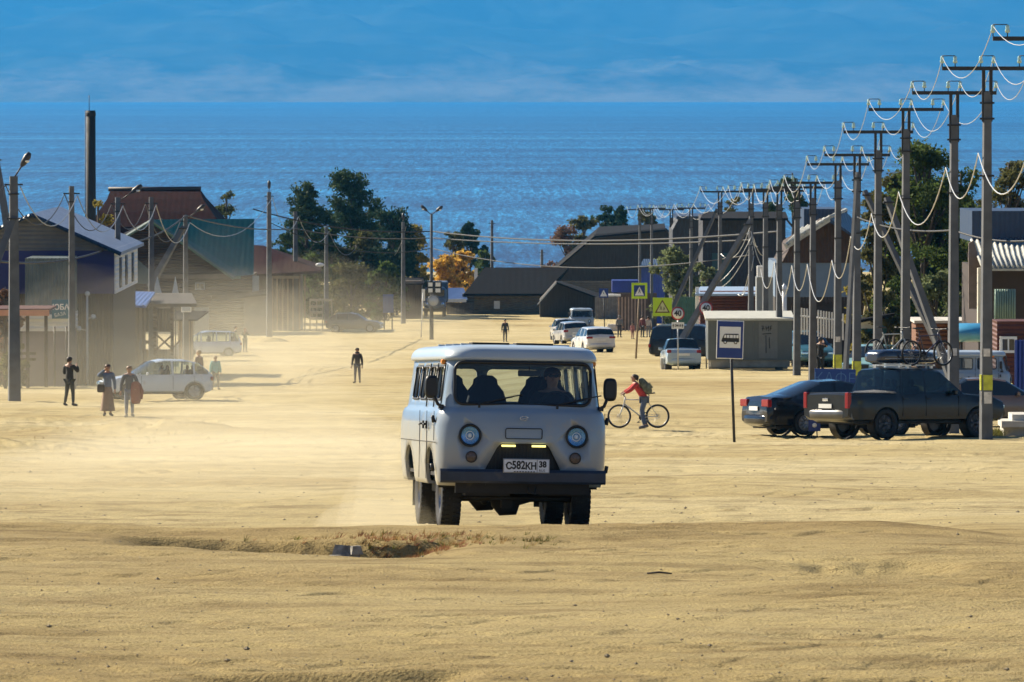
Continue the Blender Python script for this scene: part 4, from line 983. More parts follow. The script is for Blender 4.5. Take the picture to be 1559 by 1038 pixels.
# ---- bicycles
def make_bike(name,label,frame_rgb,group=None,tyre=.027):
    r=thing(name,label,'bicycle',group=group); fm=M('bike_frame_%.2f%.2f'%(frame_rgb[0],frame_rgb[2]),frame_rgb,.3,var=0,coat=.5)
    wb=1.07; rr=.335
    F_=Vector((0,-wb/2,rr)); B_=Vector((0,wb/2,rr))
    for c in (F_,B_):
        w_=thing_part('wheel',r); m=MB(); m.torus(c,rr-tyre,tyre,'X',36,8); m.build('tyre',rubber,w_)
        m=MB(); m.torus(c,rr-.052,.009,'X',36,6); 
        for k in range(20):
            a=2*math.pi*k/20; m.tube([c+Vector((.02*(-1)**k,0,0)),c+Vector((0,(rr-.055)*math.cos(a),(rr-.055)*math.sin(a)))],.0022,3)
        m.tube([c+Vector((-.05,0,0)),c+Vector((.05,0,0))],.018,8); m.torus(c+Vector((.03,0,0)),.06,.004,'X',16,4); m.build('rim',steel,w_)
    bb=Vector((0,.09,.30)); ht=Vector((0,-.36,.82)); hb=Vector((0,-.40,.68)); st=Vector((0,.25,.78)); 
    m=MB(); m.tube([ht+Vector((0,.01,-.02)),st],.016,8); m.tube([hb,bb],.021,8); m.tube([bb,st,st+Vector((0,.03,.06))],.016,8); m.tube([ht+Vector((0,-.01,.05)),hb+Vector((0,-.005,-.03))],.024,8)
    for s in (-1,1): m.tube([bb+Vector((s*.03,0,0)),B_+Vector((s*.06,0,0))],.010,6); m.tube([st+Vector((s*.02,0,-.03)),B_+Vector((s*.06,0,0))],.009,6)
    m.build('frame',fm,r)
    m=MB(); 
    for s in (-1,1): m.tube([hb+Vector((s*.055,-.01,-.02)),F_+Vector((s*.055,0,0))],[.02,.014],8)
    m.tube([hb+Vector((-.06,-.01,-.02)),hb+Vector((.06,-.01,-.02))],.018,6); m.build('fork',fm,r)
    m=MB(); m.tube([ht+Vector((0,-.01,.05)),ht+Vector((0,-.08,.13))],.015,6); c=ht+Vector((0,-.09,.14)); m.tube([c+Vector((-.32,.04,.01)),c+Vector((-.1,0,0)),c+Vector((.1,0,0)),c+Vector((.32,.04,.01))],.013,6)
    for s in (-1,1): m.tube([c+Vector((s*.20,.03,.0)),c+Vector((s*.33,.04,.01))],.018,6); m.tube([c+Vector((s*.2,.0,-.01)),c+Vector((s*.3,-.03,-.02))],.006,5)
    m.build('handlebar',blackp,r)
    m=MB(); m.tube([st,st+Vector((0,.05,.16))],.013,6); s0=st+Vector((0,.06,.18)); m.loft([[s0+Vector((w_*math.cos(a),y,.02*math.sin(a)+h_)) for a in [2*math.pi*k/10 for k in range(10)]] for y,w_,h_ in ((-.15,.015,0),(-.05,.03,.01),(.06,.06,.01),(.12,.075,.02),(.15,.05,.02))]); m.build('saddle',blackp,r)
    m=MB(); m.lathe([(.085,.04),(.085,.045)],bb,'X',20,cap=True); m.tube([bb+Vector((-.07,0,0)),bb+Vector((.07,0,0))],.02,8)
    m.tube([bb+Vector((.07,0,0)),bb+Vector((.08,-.1,-.13))],.011,6); m.tube([bb+Vector((-.07,0,0)),bb+Vector((-.08,.1,.13))],.011,6)
    m.box(bb+Vector((.13,-.1,-.13)),(.09,.07,.02)); m.box(bb+Vector((-.13,.1,.13)),(.09,.07,.02)); m.build('crank',blackp,r)
    m=MB(); m.tube([bb+Vector((.045,0,.085)),B_+Vector((.045,0,.04))],.004,4); m.tube([bb+Vector((.045,0,-.085)),B_+Vector((.045,.02,-.06)),B_+Vector((.045,0,-.03))],.004,4); m.build('chain',steel,r)
    return r
bk=make_bike('bicycle','white-framed mountain bicycle straddled by the rider in red, right of the minibus',(.55,.56,.54))
BD=158.0
bg_=G(972,BD); bk.location=bg_; bk.rotation_euler=(0,0,R(-88)); bk.location.z=max(onground(bg_.x-.53,BD),onground(bg_.x+.53,BD))+.02
b2=make_bike('bicycle','dark-framed bicycle on the pickup roof, front wheel over the windscreen',(.03,.02,.05),'bicycles on the pickup roof')
b2.location=on(pk,(-.48,-.35,1.86)); b2.rotation_euler=pk.rotation_euler
b3=make_bike('bicycle','pale-framed bicycle at the tail end of the pickup roof',(.5,.5,.45),'bicycles on the pickup roof')
b3.location=on(pk,(.52,.05,1.90)); b3.rotation_euler=pk.rotation_euler
# ---- more minibuses of the same type
v2=copy_tree(van); put(v2,886,452,1); v2['label']='farthest grey minibus coming round the bend above the car convoy'; v2.location.z=gz(v2.location.x,452)
v3=copy_tree(van); put(v3,1540,192,84); v3['label']='grey minibus parked side-on behind the pickup, window and white roof showing'
for v_ in (v2,v3):
    for ch in list(v_.children):
        if ch.name.startswith('number_plate'):
            for c2 in list(ch.children):
                if c2.name.startswith(('plate_char','plate_frame')): bpy.data.objects.remove(c2)
# ================================================================= people
def skin_mesh(verts,edges,radii,sub=1,name='body'):
    me=bpy.data.meshes.new('sk'); me.from_pydata(verts,edges,[]); ob=bpy.data.objects.new('sk',me); COL.objects.link(ob)
    md=ob.modifiers.new('s','SKIN'); md.use_smooth_shade=True; md.branch_smoothing=.4
    sv=me.skin_vertices[0].data
    for i,r_ in enumerate(radii):
        sv[i].radius=(r_ if isinstance(r_,tuple) else (r_,r_)); sv[i].use_root=(i==0)
    sb=ob.modifiers.new('u','SUBSURF'); sb.levels=sub; sb.render_levels=sub
    out=evaluated(ob); drop(ob); out.name=name; return out
skin=M('skin',(.42,.24,.16),.55,var=.06,scale=30)
def cloth(rgb,r=.9): return M('cloth_%.2f_%.2f_%.2f'%rgb,rgb,r,var=.14,scale=14,bump=.006,bscale=22)
def pose_points(h,lean=0,arms=None,legs=None,head=(0,0),sit=False):
    # local: facing -Y, x right. returns dict of joints
    P={}
    def S(x,y,z): return Vector((x*h,y*h,z*h))
    P['pel']=S(0,0,.53); ax=Matrix.Rotation(lean,3,'X')   # positive lean = forward (towards -Y)
    def up(v): return P['pel']+ax@(Vector(v)*h)
    P['spn']=up((0,.005,.10)); P['chs']=up((0,0,.215)); P['nkb']=up((0,.005,.295)); P['nk']=up((0,-.005,.335))
    hd=Matrix.Rotation(head[0],3,'X')@Matrix.Rotation(head[1],3,'Z'); 
    P['hd0']=P['nk']+hd@Vector((0,-.008*h,.025*h)); P['hd1']=P['nk']+hd@Vector((0,-.012*h,.070*h)); P['hd2']=P['nk']+hd@Vector((0,-.004*h,.108*h)); P['HD']=hd
    for s,k in ((-1,'L'),(1,'R')):
        P['sh'+k]=up((s*.098,0,.275)); a=(arms or {}).get(k) or ((s*.135,.01,.10),(s*.15,-.03,-.04))
        P['el'+k]=up(a[0]) if len(a)<3 else S(*a[0]); P['wr'+k]=up(a[1]) if len(a)<3 else S(*a[1]); d=(P['wr'+k]-P['el'+k]).normalized(); P['ha'+k]=P['wr'+k]+d*.045*h
        l=(legs or {}).get(k) or ((s*.055,-.012,.285),(s*.058,.01,.045))
        P['hp'+k]=P['pel']+Vector((s*.05*h,0,-.03*h)); P['kn'+k]=S(*l[0]); P['an'+k]=S(*l[1])
        fd=Vector((s*.02,-.085,-.022)) if len(l)<3 else Vector(l[2]); P['to'+k]=P['an'+k]+fd*h
    return P
def make_person(label,h=1.7,loc=(0,0,0),rz=0,lean=0,arms=None,legs=None,head=(0,0),top=(.1,.1,.1),bottom=(.05,.06,.1),hair=(.03,.02,.015),skirt=None,hood=False,long_hair=False,long_coat=False,shoes=(.03,.03,.03),group=None,puffy=1.0,bald=False,name='person',glasses=False):
    P=pose_points(h,lean,arms,legs,head); r=thing(name,label,'person',loc,rz,group)
    ks=['pel','spn','chs','nkb','nk','hd0','hd1','hd2','shL','elL','wrL','haL','shR','elR','wrR','haR','hpL','knL','anL','toL','hpR','knR','anR','toR']
    rad={'pel':(.078,.062),'spn':(.068,.055),'chs':(.086,.062),'nkb':(.055,.045),'nk':.030,'hd0':(.042,.045),'hd1':(.048,.056),'hd2':(.038,.045)}
    for s in 'LR': rad.update({'sh'+s:.036,'el'+s:.026,'wr'+s:.017,'ha'+s:(.022,.012),'hp'+s:.050,'kn'+s:.034,'an'+s:.021,'to'+s:.020})
    E=[('pel','spn'),('spn','chs'),('chs','nkb'),('nkb','nk'),('nk','hd0'),('hd0','hd1'),('hd1','hd2')]
    for s in 'LR': E+=[('nkb','sh'+s),('sh'+s,'el'+s),('el'+s,'wr'+s),('wr'+s,'ha'+s),('pel','hp'+s),('hp'+s,'kn'+s),('kn'+s,'an'+s),('an'+s,'to'+s)]
    def sc_(v,f): return tuple(x*h*f for x in v) if isinstance(v,tuple) else v*h*f
    me=skin_mesh([P[k] for k in ks],[(ks.index(a),ks.index(b)) for a,b in E],[sc_(rad[k],1) for k in ks],1)
    bm=bmesh.new(); bm.from_mesh(me)
    m=MB(); hd=P['HD']; c=P['nk']
    m.tube([c+hd@Vector((0,-.052*h,.068*h)),c+hd@Vector((0,-.068*h,.052*h)),c+hd@Vector((0,-.052*h,.046*h))],[.006*h,.010*h,.008*h],6)   # nose
    for s in (-1,1):
        m.ball(c+hd@Vector((s*.046*h,-.002*h,.058*h)),.014*h,6,sc_=(.4,.8,1.2))      # ears
        m.ball(c+hd@Vector((s*.018*h,-.054*h,.070*h)),.006*h,6,mi=1)                  # eyes
    m.tube([c+hd@Vector((-.014*h,-.056*h,.030*h)),c+hd@Vector((0,-.060*h,.029*h)),c+hd@Vector((.014*h,-.056*h,.030*h))],.004*h,5,mi=2)
    for k in 'LR':
        d=(P['ha'+k]-P['wr'+k]).normalized(); sd=d.cross(Vector((0,1,0))) if abs(d.y)<.9 else d.cross(Vector((0,0,1))); sd.normalize(); cu=d.cross(sd)
        for q in range(4):
            b=P['ha'+k]+sd*(q-1.5)*.0095*h; L_=(.040,.046,.044,.034)[q]*h
            m.tube([b,b+d*L_*.5+cu*.004*h,b+d*L_*.85+cu*.014*h],[.0052*h,.0048*h,.0038*h],6)
        b=P['wr'+k]+d*.018*h-sd*.014*h; m.tube([b,b+d*.022*h-sd*.016*h,b+d*.040*h-sd*.018*h],[.0062*h,.0055*h,.0045*h],6)
    ob_=m.build('x',skin); tmp=ob_.data; ob_me=bmesh.new(); ob_me.from_mesh(tmp)
    tm=bpy.data.meshes.new('t'); ob_me.to_mesh(tm); bm.from_mesh(tm); bm.to_mesh(me); bm.free(); ob_me.free(); bpy.data.objects.remove(ob_)
    me.materials.clear()
    for q in (skin,blackpaint,M('lips',(.35,.12,.10),.5,var=0)): me.materials.append(q)
    body=bpy.data.objects.new('body',me); COL.objects.link(body); body.parent=r
    # jacket
    tm_=cloth(top); pf=puffy
    ks2=['spn0','spn','chs','nkb','shL','elL','wrL','shR','elR','wrR']; Q=dict(P); Q['spn0']=P['pel']+(P['pel']-P['spn'])*(.55 if not long_coat else 1.0)
    rd={'spn0':(.092*pf,.078*pf),'spn':(.082*pf,.070*pf),'chs':(.098*pf,.076*pf),'nkb':(.064,.056),'shL':.047*pf,'elL':.037*pf,'wrL':.028*pf,'shR':.047*pf,'elR':.037*pf,'wrR':.028*pf}
    if long_coat: rd['spn0']=(.105*pf,.09*pf)
    E2=[('spn0','spn'),('spn','chs'),('chs','nkb'),('nkb','shL'),('shL','elL'),('elL','wrL'),('nkb','shR'),('shR','elR'),('elR','wrR')]
    me2=skin_mesh([Q[k] for k in ks2],[(ks2.index(a),ks2.index(b)) for a,b in E2],[sc_(rd[k],1) for k in ks2],1,'jacket')
    me2.materials.clear(); me2.materials.append(tm_); j=bpy.data.objects.new('jacket',me2); COL.objects.link(j); j.parent=r
    if skirt:
        m=MB(); rings=[]; n=24
        for z,rx,ry in ((.56,.075,.06),(.50,.092,.08),(.38,.105,.095),(.22,.125,.11),(.10,.145,.12)):
            rings.append([Vector(((rx+.010*math.sin(7*a)*(.6-z))*h*math.cos(a),(ry+.010*math.sin(7*a)*(.6-z))*h*math.sin(a),z*h)) for a in [2*math.pi*k/n for k in range(n)]])
        m.loft(rings,cap=False); m.build('skirt',cloth(skirt),r)
    else:
        ks3=['pel','hpL','knL','anL','hpR','knR','anR']; rd={'pel':(.084,.070),'hpL':.056,'knL':.041,'anL':.030,'hpR':.056,'knR':.041,'anR':.030}
        Q=dict(P); 
        for k in 'LR': Q['an'+k]=P['an'+k]+(P['kn'+k]-P['an'+k])*.06
        me3=skin_mesh([Q[k] for k in ks3],[(ks3.index(a),ks3.index(b)) for a,b in [('pel','hpL'),('hpL','knL'),('knL','anL'),('pel','hpR'),('hpR','knR'),('knR','anR')]],[sc_(rd[k],1) for k in ks3],1,'trousers')
        me3.materials.clear(); me3.materials.append(cloth(bottom)); j=bpy.data.objects.new('trousers',me3); COL.objects.link(j); j.parent=r
    for k in 'LR':
        m=MB(); d=(P['to'+k]-P['an'+k]); m.tube([P['an'+k]-d*.25+Vector((0,0,.0)),P['an'+k]+d*.2+Vector((0,0,-.008*h)),P['to'+k]+d*.15],[.028*h,.029*h,.022*h],10); m.build('shoe',cloth(shoes,.6),r)
    # hair: cap over skull, optional length
    m=MB(); rings=[]; n=16
    for t_,rr,zz in ((0,.053,.052),(1,.058,.075),(2,.056,.095),(3,.046,.113),(4,.028,.124),(5,.004,.128)):
        ring=[]
        for k in range(n):
            a=2*math.pi*k/n; y=rr*1.12*math.sin(a)+.006; x=rr*math.cos(a)
            z=zz + (.030*max(0,-math.sin(a)) if t_==0 else (.012*max(0,-math.sin(a)) if t_==1 else 0)) - (.028*max(0,math.sin(a)) if t_==0 else 0)
            if t_==0 and math.sin(a)<0: y*=.86
            ring.append(c+hd@Vector((x*h,y*h,z*h)))
        rings.append(ring)
    m.loft(rings,cap=True)
    if long_hair: m.tube([c+hd@Vector((0,.035*h,.07*h)),c+hd@Vector((0,.052*h,.01*h)),c+Vector((0,.058*h,-.07*h))],[.045*h,.042*h,.025*h],10)
    if hood: m.torus(c+Vector((0,.01*h,-.005*h)),.045*h,.022*h,'Z',18,8)
    m.build('hood' if hood else 'hair',cloth(top) if hood else M('hair_%.2f'%hair[0],hair,.6,var=.3,scale=60),r)
    return r
def stand(label,px,D,h,face=180,**k):
    g=G(px,D); g.z=onground(g.x,g.y); return make_person(label,h,g,R(face),**k)
def walk(s=1,w=.06): return {'L':((-.055,-.03*s,.285),(-.058,-w*s,.045)),'R':((.055,.02*s,.285),(.058,w*s+.02,.055))}
p=stand('man in dark jacket seen from behind at far left, hands raised to his face',106,203,1.78,face=150,top=(.035,.033,.03),bottom=(.04,.045,.04),long_coat=True,legs={'L':((-.075,-.012,.285),(-.095,.01,.045)),'R':((.075,-.012,.285),(.11,.01,.045))},arms={'L':((-.17,-.06,.16),(-.10,-.12,.27)),'R':((.16,-.03,.12),(.10,-.10,.16))},puffy=1.05)
p=stand('woman in long pale skirt shading her eyes, left of the two strolling women',164,184,1.70,face=10,top=(.16,.20,.27),skirt=(.28,.19,.13),long_hair=True,hair=(.12,.07,.04),arms={'L':((-.19,-.02,.24),(-.06,-.09,.36)),'R':((.135,.02,.11),(.14,.0,-.03))},shoes=(.06,.05,.04))
pw=G(196,184); 
p2=stand('woman in grey clothes carrying a red-brown coat, right of the two strolling women',197,183,1.68,face=5,top=(.10,.11,.13),bottom=(.25,.27,.31),hair=(.25,.17,.10),arms={'L':((-.15,.02,.11),(-.16,.0,-.03)),'R':((.16,-.01,.12),(.13,-.09,.05))},legs=walk(1,.03))
ct=thing('coat','red-brown coat hanging over the forearm of the right-hand strolling woman','coat',p2.location+Vector((.22,-.12,.95)))
m=MB(); rings=[]
for z,a,b in ((.22,.05,.05),(.16,.13,.09),(0,.16,.10),(-.2,.17,.10),(-.42,.15,.09),(-.5,.10,.06)): rings.append([Vector((a*math.cos(t)+.015*math.sin(5*t),b*math.sin(t),z)) for t in [2*math.pi*k/18 for k in range(18)]])
m.loft(rings); m.build('coat_body',cloth((.30,.10,.07)),ct)
m=MB(); m.tube([(.12,-.02,.12),(.2,0,-.1),(.17,.02,-.35)],[.05,.055,.045],8); m.build('sleeve',cloth((.24,.08,.06)),ct)
hb_=thing('handbag','dark handbag hanging from the elbow of the woman in the long skirt','handbag',Vector((G(154,184).x,183.9,gz(-13,184)+.78)))
m=MB(); m.rbox((0,0,.14),(.24,.10,.26),.03); m.build('bag_body',cloth((.05,.04,.035),.6),hb_); m=MB(); m.torus((0,0,.32),.10,.010,'Y',16,5); m.build('strap',blackp,hb_)
stand('person with fair hair half hidden behind the roof of the white crossover',303,236,1.72,face=-120,top=(.12,.07,.05),bottom=(.06,.05,.05),hair=(.35,.25,.15))
stand('child in a loose turquoise jacket standing right of the white crossover',328,243,1.48,face=20,top=(.10,.36,.38),bottom=(.07,.07,.07),hair=(.45,.33,.2),puffy=1.35,long_coat=True,legs={'L':((-.08,-.012,.285),(-.09,.01,.045)),'R':((.08,-.012,.285),(.09,.01,.045))})
stand('taller person in dark clothes leaning at the minivan tailgate',357,374,1.80,face=95,top=(.03,.03,.035),bottom=(.03,.03,.035),lean=.12,arms={'L':((-.14,-.05,.12),(-.12,-.15,.08)),'R':((.14,-.05,.12),(.12,-.15,.08))})
stand('person in dark green jacket right of the one at the minivan tailgate',373,375,1.66,face=30,top=(.05,.075,.055),bottom=(.05,.055,.05),hair=(.3,.22,.15),arms={'L':((-.15,-.03,.15),(-.09,-.09,.22)),'R':((.15,-.03,.15),(.09,-.09,.22))})
stand('lone pedestrian walking up the middle of the dusty street, left of the minibus',544,268,1.68,face=-10,top=(.06,.055,.055),bottom=(.10,.10,.12),legs=walk(1,.04),hood=True)
stand('lone dark figure seen just above the minibus roof',769,420,1.70,face=10,top=(.03,.028,.03),bottom=(.03,.028,.03),long_coat=True)
stand('person with grey hooded top standing far off before the blue kiosk, leftmost of the group',943,440,1.75,face=170,top=(.16,.17,.19),bottom=(.05,.05,.06),hood=True)
stand('crouched child in pink left of the crossing sign post, in the far group',963,432,1.25,face=30,top=(.45,.20,.20),bottom=(.3,.16,.15))
stand('person in dark red top between the crossing sign and children sign posts',978,440,1.72,face=150,top=(.16,.05,.05),bottom=(.05,.05,.06),hair=(.05,.03,.02))
stand('person in pale clothes rightmost of the far group by the blue kiosk',987,440,1.66,face=190,top=(.5,.45,.42),bottom=(.2,.2,.22))
stand('man dressed in black with arm raised to his head behind the row of poles',1249,236,1.76,face=150,top=(.010,.010,.012),bottom=(.010,.010,.012),arms={'L':((-.17,-.02,.24),(-.06,-.08,.33)),'R':((.15,-.03,.12),(.10,-.08,.05))},puffy=1.08)
# rider astride the white bicycle
cb=bk.location.copy()
hnd=(-.045)
rd=make_person('rider in a red jacket and jeans standing astride the white bicycle',1.62,(cb.x+.16,cb.y-.02,cb.z+.0),R(-88),lean=.58,top=(.50,.055,.05),bottom=(.10,.13,.20),hair=(.03,.02,.02),head=(-.35,0),
   arms={'L':((-.165,-.245,.66),(-.165,-.345,.615),1),'R':((.165,-.245,.66),(.165,-.345,.615),1)},
   legs={'L':((-.075,-.03,.28),(-.10,.05,.04)),'R':((.075,-.05,.29),(.10,.0,.04))},shoes=(.16,.15,.15),name='person')
bpk=thing('backpack','grey and olive backpack on the back of the red-jacketed rider','backpack',rd.location,R(-88))
m=MB(); Pp=pose_points(1.62,.58); c0=Pp['spn'].lerp(Pp['chs'],.55); ax=Matrix.Rotation(.58,3,'X'); c1=c0+ax@Vector((0,.19,-.02))
rings=[]
for z,w_,d_ in ((-.24,.09,.06),(-.20,.14,.10),(-.05,.16,.12),(.12,.15,.11),(.22,.12,.08),(.26,.06,.04)): rings.append([c1+ax@Vector((w_*math.copysign(abs(math.cos(t))**.6,math.cos(t)),d_*math.copysign(abs(math.sin(t))**.6,math.sin(t)),z)) for t in [2*math.pi*k/18 for k in range(18)]])
m.loft(rings); m.build('pack_body',M('pack_cloth',(.12,.13,.09),.85,var=.5,scale=12,bump=.01,bscale=15),bpk)
m=MB(); m.rbox((0,0,0),(.2,.07,.18),.02); o_=m.build('front_pocket',cloth((.2,.2,.13)),bpk); o_.location=c1+ax@Vector((0,.13,-.06)); o_.rotation_euler=(.58,0,0)
# driver of the nearest van
dr=make_person('driver in dark clothes and sunglasses behind the wheel of the nearest minibus',1.74,(0,0,0),0,lean=-.08,top=(.03,.032,.04),bottom=(.03,.03,.04),hair=(.03,.025,.02),
   arms={'L':((-.15,-.10,.14),(-.09,-.20,.16)),'R':((.15,-.10,.14),(.09,-.20,.16))},legs={'L':((-.07,-.27,.50),(-.07,-.30,.26)),'R':((.07,-.27,.50),(.07,-.30,.26))})
mt=Matrix.LocRotScale(van.location,van.rotation_euler,None)@Matrix.Translation((.44,.98,.12)); dr.matrix_world=mt; dr.location=mt.to_translation(); dr.rotation_euler=mt.to_euler()
m=MB(); Pd=pose_points(1.74,-.08)
for s in (-1,1): m.ball(Pd['nk']+Vector((s*.032,-.108,.122)),.028,10,sc_=(1,.35,.7))
m.tube([Pd['nk']+Vector((-.08,-.03,.125)),Pd['nk']+Vector((-.03,-.11,.128)),Pd['nk']+Vector((.03,-.11,.128)),Pd['nk']+Vector((.08,-.03,.125))],.005,5); m.build('sunglasses',blackp,dr)
# ================================================================= buildings
logm=M('dark_log_wall',(.045,.028,.02),.85,var=.35,scale=2,stretch=(.3,.3,3),wave=('Z',.22,.05))
plankv=M('dark_plank_wall',(.04,.034,.03),.85,var=.4,scale=3,stretch=(5,5,.3),wave=('X',.14,.02))
brownp=M('brown_plank_wall',(.055,.038,.028),.85,var=.35,scale=3,stretch=(5,5,.3),wave=('X',.16,.02))
tealroof=M('teal_metal_roof',(.025,.135,.10),.55,var=.15,scale=1.2,wave=('X',.4,.03))
redroof=M('dark_red_roof',(.030,.007,.006),.95,spec=.08,var=.25,scale=1.5,wave=('X',.5,.006))
maroon=M('maroon_roof',(.028,.008,.010),.95,spec=.08,var=.2,scale=2,wave=('X',.4,.008))
greyroof=M('grey_blue_roof',(.20,.25,.36),.5,var=.15,scale=1.5,wave=('Y',.25,.04))
greyside=M('grey_siding',(.13,.13,.13),.75,var=.12,scale=2,wave=('Z',.2,.03))
whiteside=M('white_siding',(.66,.67,.68),.6,var=.06,scale=2,wave=('Z',.2,.04))
navy=M('navy_wall',(.022,.026,.13),.7,var=.15,scale=1.2)
violet=M('violet_grey_wall',(.11,.09,.12),.8,var=.15,scale=1.5)
corr=M('corrugated_grey_green',(.12,.15,.15),.55,var=.2,scale=1.5,wave=('X',.17,.05))
darkroof=M('dark_slate_roof',(.010,.010,.013),.98,spec=.1,var=.3,scale=2,wave=('X',.6,.005))
beigew=M('beige_plank_wall',(.17,.14,.10),.85,var=.2,scale=2,wave=('Z',.2,.03))
greyfence=M('grey_board_fence',(.16,.15,.14),.85,var=.3,scale=3,wave=('X',.15,.03))
bluepl=M('blue_sheet',(.02,.055,.33),.45,var=.12,scale=2,wave=('X',.2,.03))
dkblue=M('dark_blue_sheet',(.012,.035,.085),.5,var=.2,scale=2,wave=('X',.2,.03))
paleblue=M('pale_blue_render',(.13,.19,.28),.8,var=.15,scale=1)
redbr=M('red_brown_board',(.085,.022,.016),.7,var=.25,scale=3,wave=('Z',.16,.03))
concg=M('grey_concrete',(.28,.28,.28),.85,var=.2,scale=3,bump=.01,bscale=20,dirt=((.15,.13,.11),.55,2))
winm=M('window_dark_glass',(.015,.02,.03),.08,var=0,spec=.8)
asb=M('pale_ribbed_roofing',(.40,.41,.38),.7,var=.25,scale=2)
def Pt(px,row,D): return at(px,row,D)
def bthing(name,label,cat,px,D,group=None):
    return thing(name,label,cat,G(px,D),0,group)
def wbox(m,px0,px1,rt,rb,D,depth,mi=0,ground=False):
    a=Pt(px0,rt,D); b=Pt(px1,rb if rb else rt+1,D); zb=(gz(a.x,D)-1.0) if (ground or rb is None) else b.z
    m.bbox(a.x,b.x,D,D+depth,zb,a.z,mi); return m
def poly_wall(m,pts,D,depth,mi=0):  # pts (px,row|None=ground) in the plane at distance D, given real depth
    q=[]
    for px,row in pts:
        if row is None: p=G(px,D); q.append((p.x,p.z-1))
        else: p=Pt(px,row,D); q.append((p.x,p.z))
    return m.prism(q,'Y',D,D+depth,mi)
def roofq(m,pts,th=.12,mi=0): return m.slab([Pt(*p) for p in pts],th,mi)
def window(parent,px0,px1,r0,r1,D,fm=None):
    a=Pt(px0,r0,D); b=Pt(px1,r1,D); w_=b.x-a.x; h_=a.z-b.z
    m=MB(); 
    for c,d in (((a.x,D-.04,(a.z+b.z)/2),(.09,.1,h_)),((b.x,D-.04,(a.z+b.z)/2),(.09,.1,h_)),(((a.x+b.x)/2,D-.04,a.z),(w_+.09,.11,.09)),(((a.x+b.x)/2,D-.04,b.z),(w_+.12,.14,.09)),(((a.x+b.x)/2,D-.035,(a.z+b.z)/2),(.05,.08,h_))): m.box(c,d)
    f=m.build('window',fm or white,parent,world=True)
    m=MB(); m.bbox(a.x,b.x,D-.03,D-.012,b.z,a.z); l=parent.location; o=m.build('pane',winm,f); o.data.transform(Matrix.Translation(-l)); return f

# --- navy house
A=bthing('navy_house','navy-walled house with grey-blue gabled roof and white side wall at far left','house',110,262)
x0,x1,xr=-26.3,-18.35,-22.1; zr=Pt(55,324,262).z; ze=Pt(172,378,262).z; d0,d1=262,277.5; zb=gz(-20,270)-1
m=MB(); m.bbox(x0,x1-.05,d0,d1,zb,Pt(172,447,262).z); m.build('lower_wall',plankv,A,world=True)
m=MB(); m.bbox(x0,x1,d0-.02,d1,Pt(172,447,262).z,ze-.1); m.build('front_wall',navy,A,world=True)
m=MB(); m.prism([(x0,ze-.1),(x1,ze-.1),(x1,ze),(xr,zr-.15),(x0,ze)],'Y',d0-.05,d1); m.build('gable',greyside,A,world=True)
m=MB(); m.bbox(x1,x1+.06,d0,d1,Pt(172,447,262).z,ze-.02); sw=m.build('side_wall',whiteside,A,world=True)
for yy in (264.5,268.5,273):
    m=MB(); m.bbox(x1+.05,x1+.12,yy,yy+1.1,ze-1.9,ze-.5); m.build('window',winm,A,world=True)
m=MB(); ov=.35
m.slab([(xr,d0-.5,zr),(xr,d1+.3,zr),(x1+ov,d1+.3,ze-.15),(x1+ov,d0-.5,ze-.15)],.14); m.slab([(xr,d0-.5,zr),(x0-ov,d0-.5,ze-.2),(x0-ov,d1+.3,ze-.2),(xr,d1+.3,zr)],.14); m.build('roof',greyroof,A,world=True)
m=MB(); m.tube([(x1+ov,d0-.55,ze-.25),(xr,d0-.55,zr-.08),(x0-ov,d0-.55,ze-.3)],.09,4,smooth=False); m.build('barge_board',dkblue,A,world=True)
# --- corrugated annexe in front
A1=bthing('corrugated_annexe','grey-green corrugated shop annexe with pale board band before the navy house','annexe',70,257)
m=MB(); wbox(m,38,106,393,479,256.5,4.5); m.build('upper_wall',corr,A1,world=True)
m=MB(); wbox(m,28,106,479,485,256.0,5); wbox(m,28,106,485,504,256.3,4.8); m.build('board_band',whiteside,A1,world=True)
m=MB(); wbox(m,34,105,504,None,256.6,4.6,ground=True); m.build('lower_wall',violet,A1,world=True)
s_=bthing('shop_sign','teal signboard with white lettering on the corrugated annexe, by the second pole','sign',92,253)
a=Pt(79,456,253); b=Pt(104,485,253); m=MB(); m.bbox(a.x,b.x,253,253.06,b.z,a.z); m.build('board',M('teal_sign_board',(.02,.13,.20),.5,var=.1),s_,world=True)
c=(a+b)/2-s_.location; link_text('ЮБА',.34,white,s_,(c.x+.03,-.01,c.z+.08),(math.pi/2,0,0),.004,'sign_lettering',.95,bold=.01); link_text('БАЗА',.22,white,s_,(c.x,-.01,c.z-.24),(math.pi/2,R(-12),0),.004,'sign_lettering',.9)
m=MB(); m.tube([(a.x+.1,253.2,a.z-1.2),(a.x+.1,253.2,gz(a.x,253)-.2)],.05,6); m.tube([(b.x-.1,253.2,a.z-1.2),(b.x-.1,253.2,gz(a.x,253)-.2)],.05,6); m.build('sign_post',polesteel,s_,world=True)
cn=bthing('canopy','low canopy with sunlit reddish fascia at the left edge','canopy',40,248)
m=MB(); a=Pt(-30,470,247); b=Pt(75,482,247); m.bbox(a.x,b.x,247,251,a.z-.1,a.z); m.build('canopy_roof',redbr,cn,world=True)
m=MB(); m.box(((a.x+b.x)/2,246.96,b.z+.17),(b.x-a.x,.06,.26)); m.build('fascia',M('red_fascia_sun_tint',(.55,.24,.14),.5,var=.1),cn,world=True)  # red board, the sun's orange reflection mixed into its colour
for px in (8,42,70):
    m=MB(); p=Pt(px,480,247.5); m.box((p.x,247.5,(p.z+gz(p.x,247.5))/2),(.14,.14,p.z-gz(p.x,247.5))); m.build('post',brownp,cn,world=True)
m=MB(); 
for r_ in (536,545): wbox(m,26,55,r_,r_+4,247.6,.1)
m.build('rail',brownp,cn,world=True)
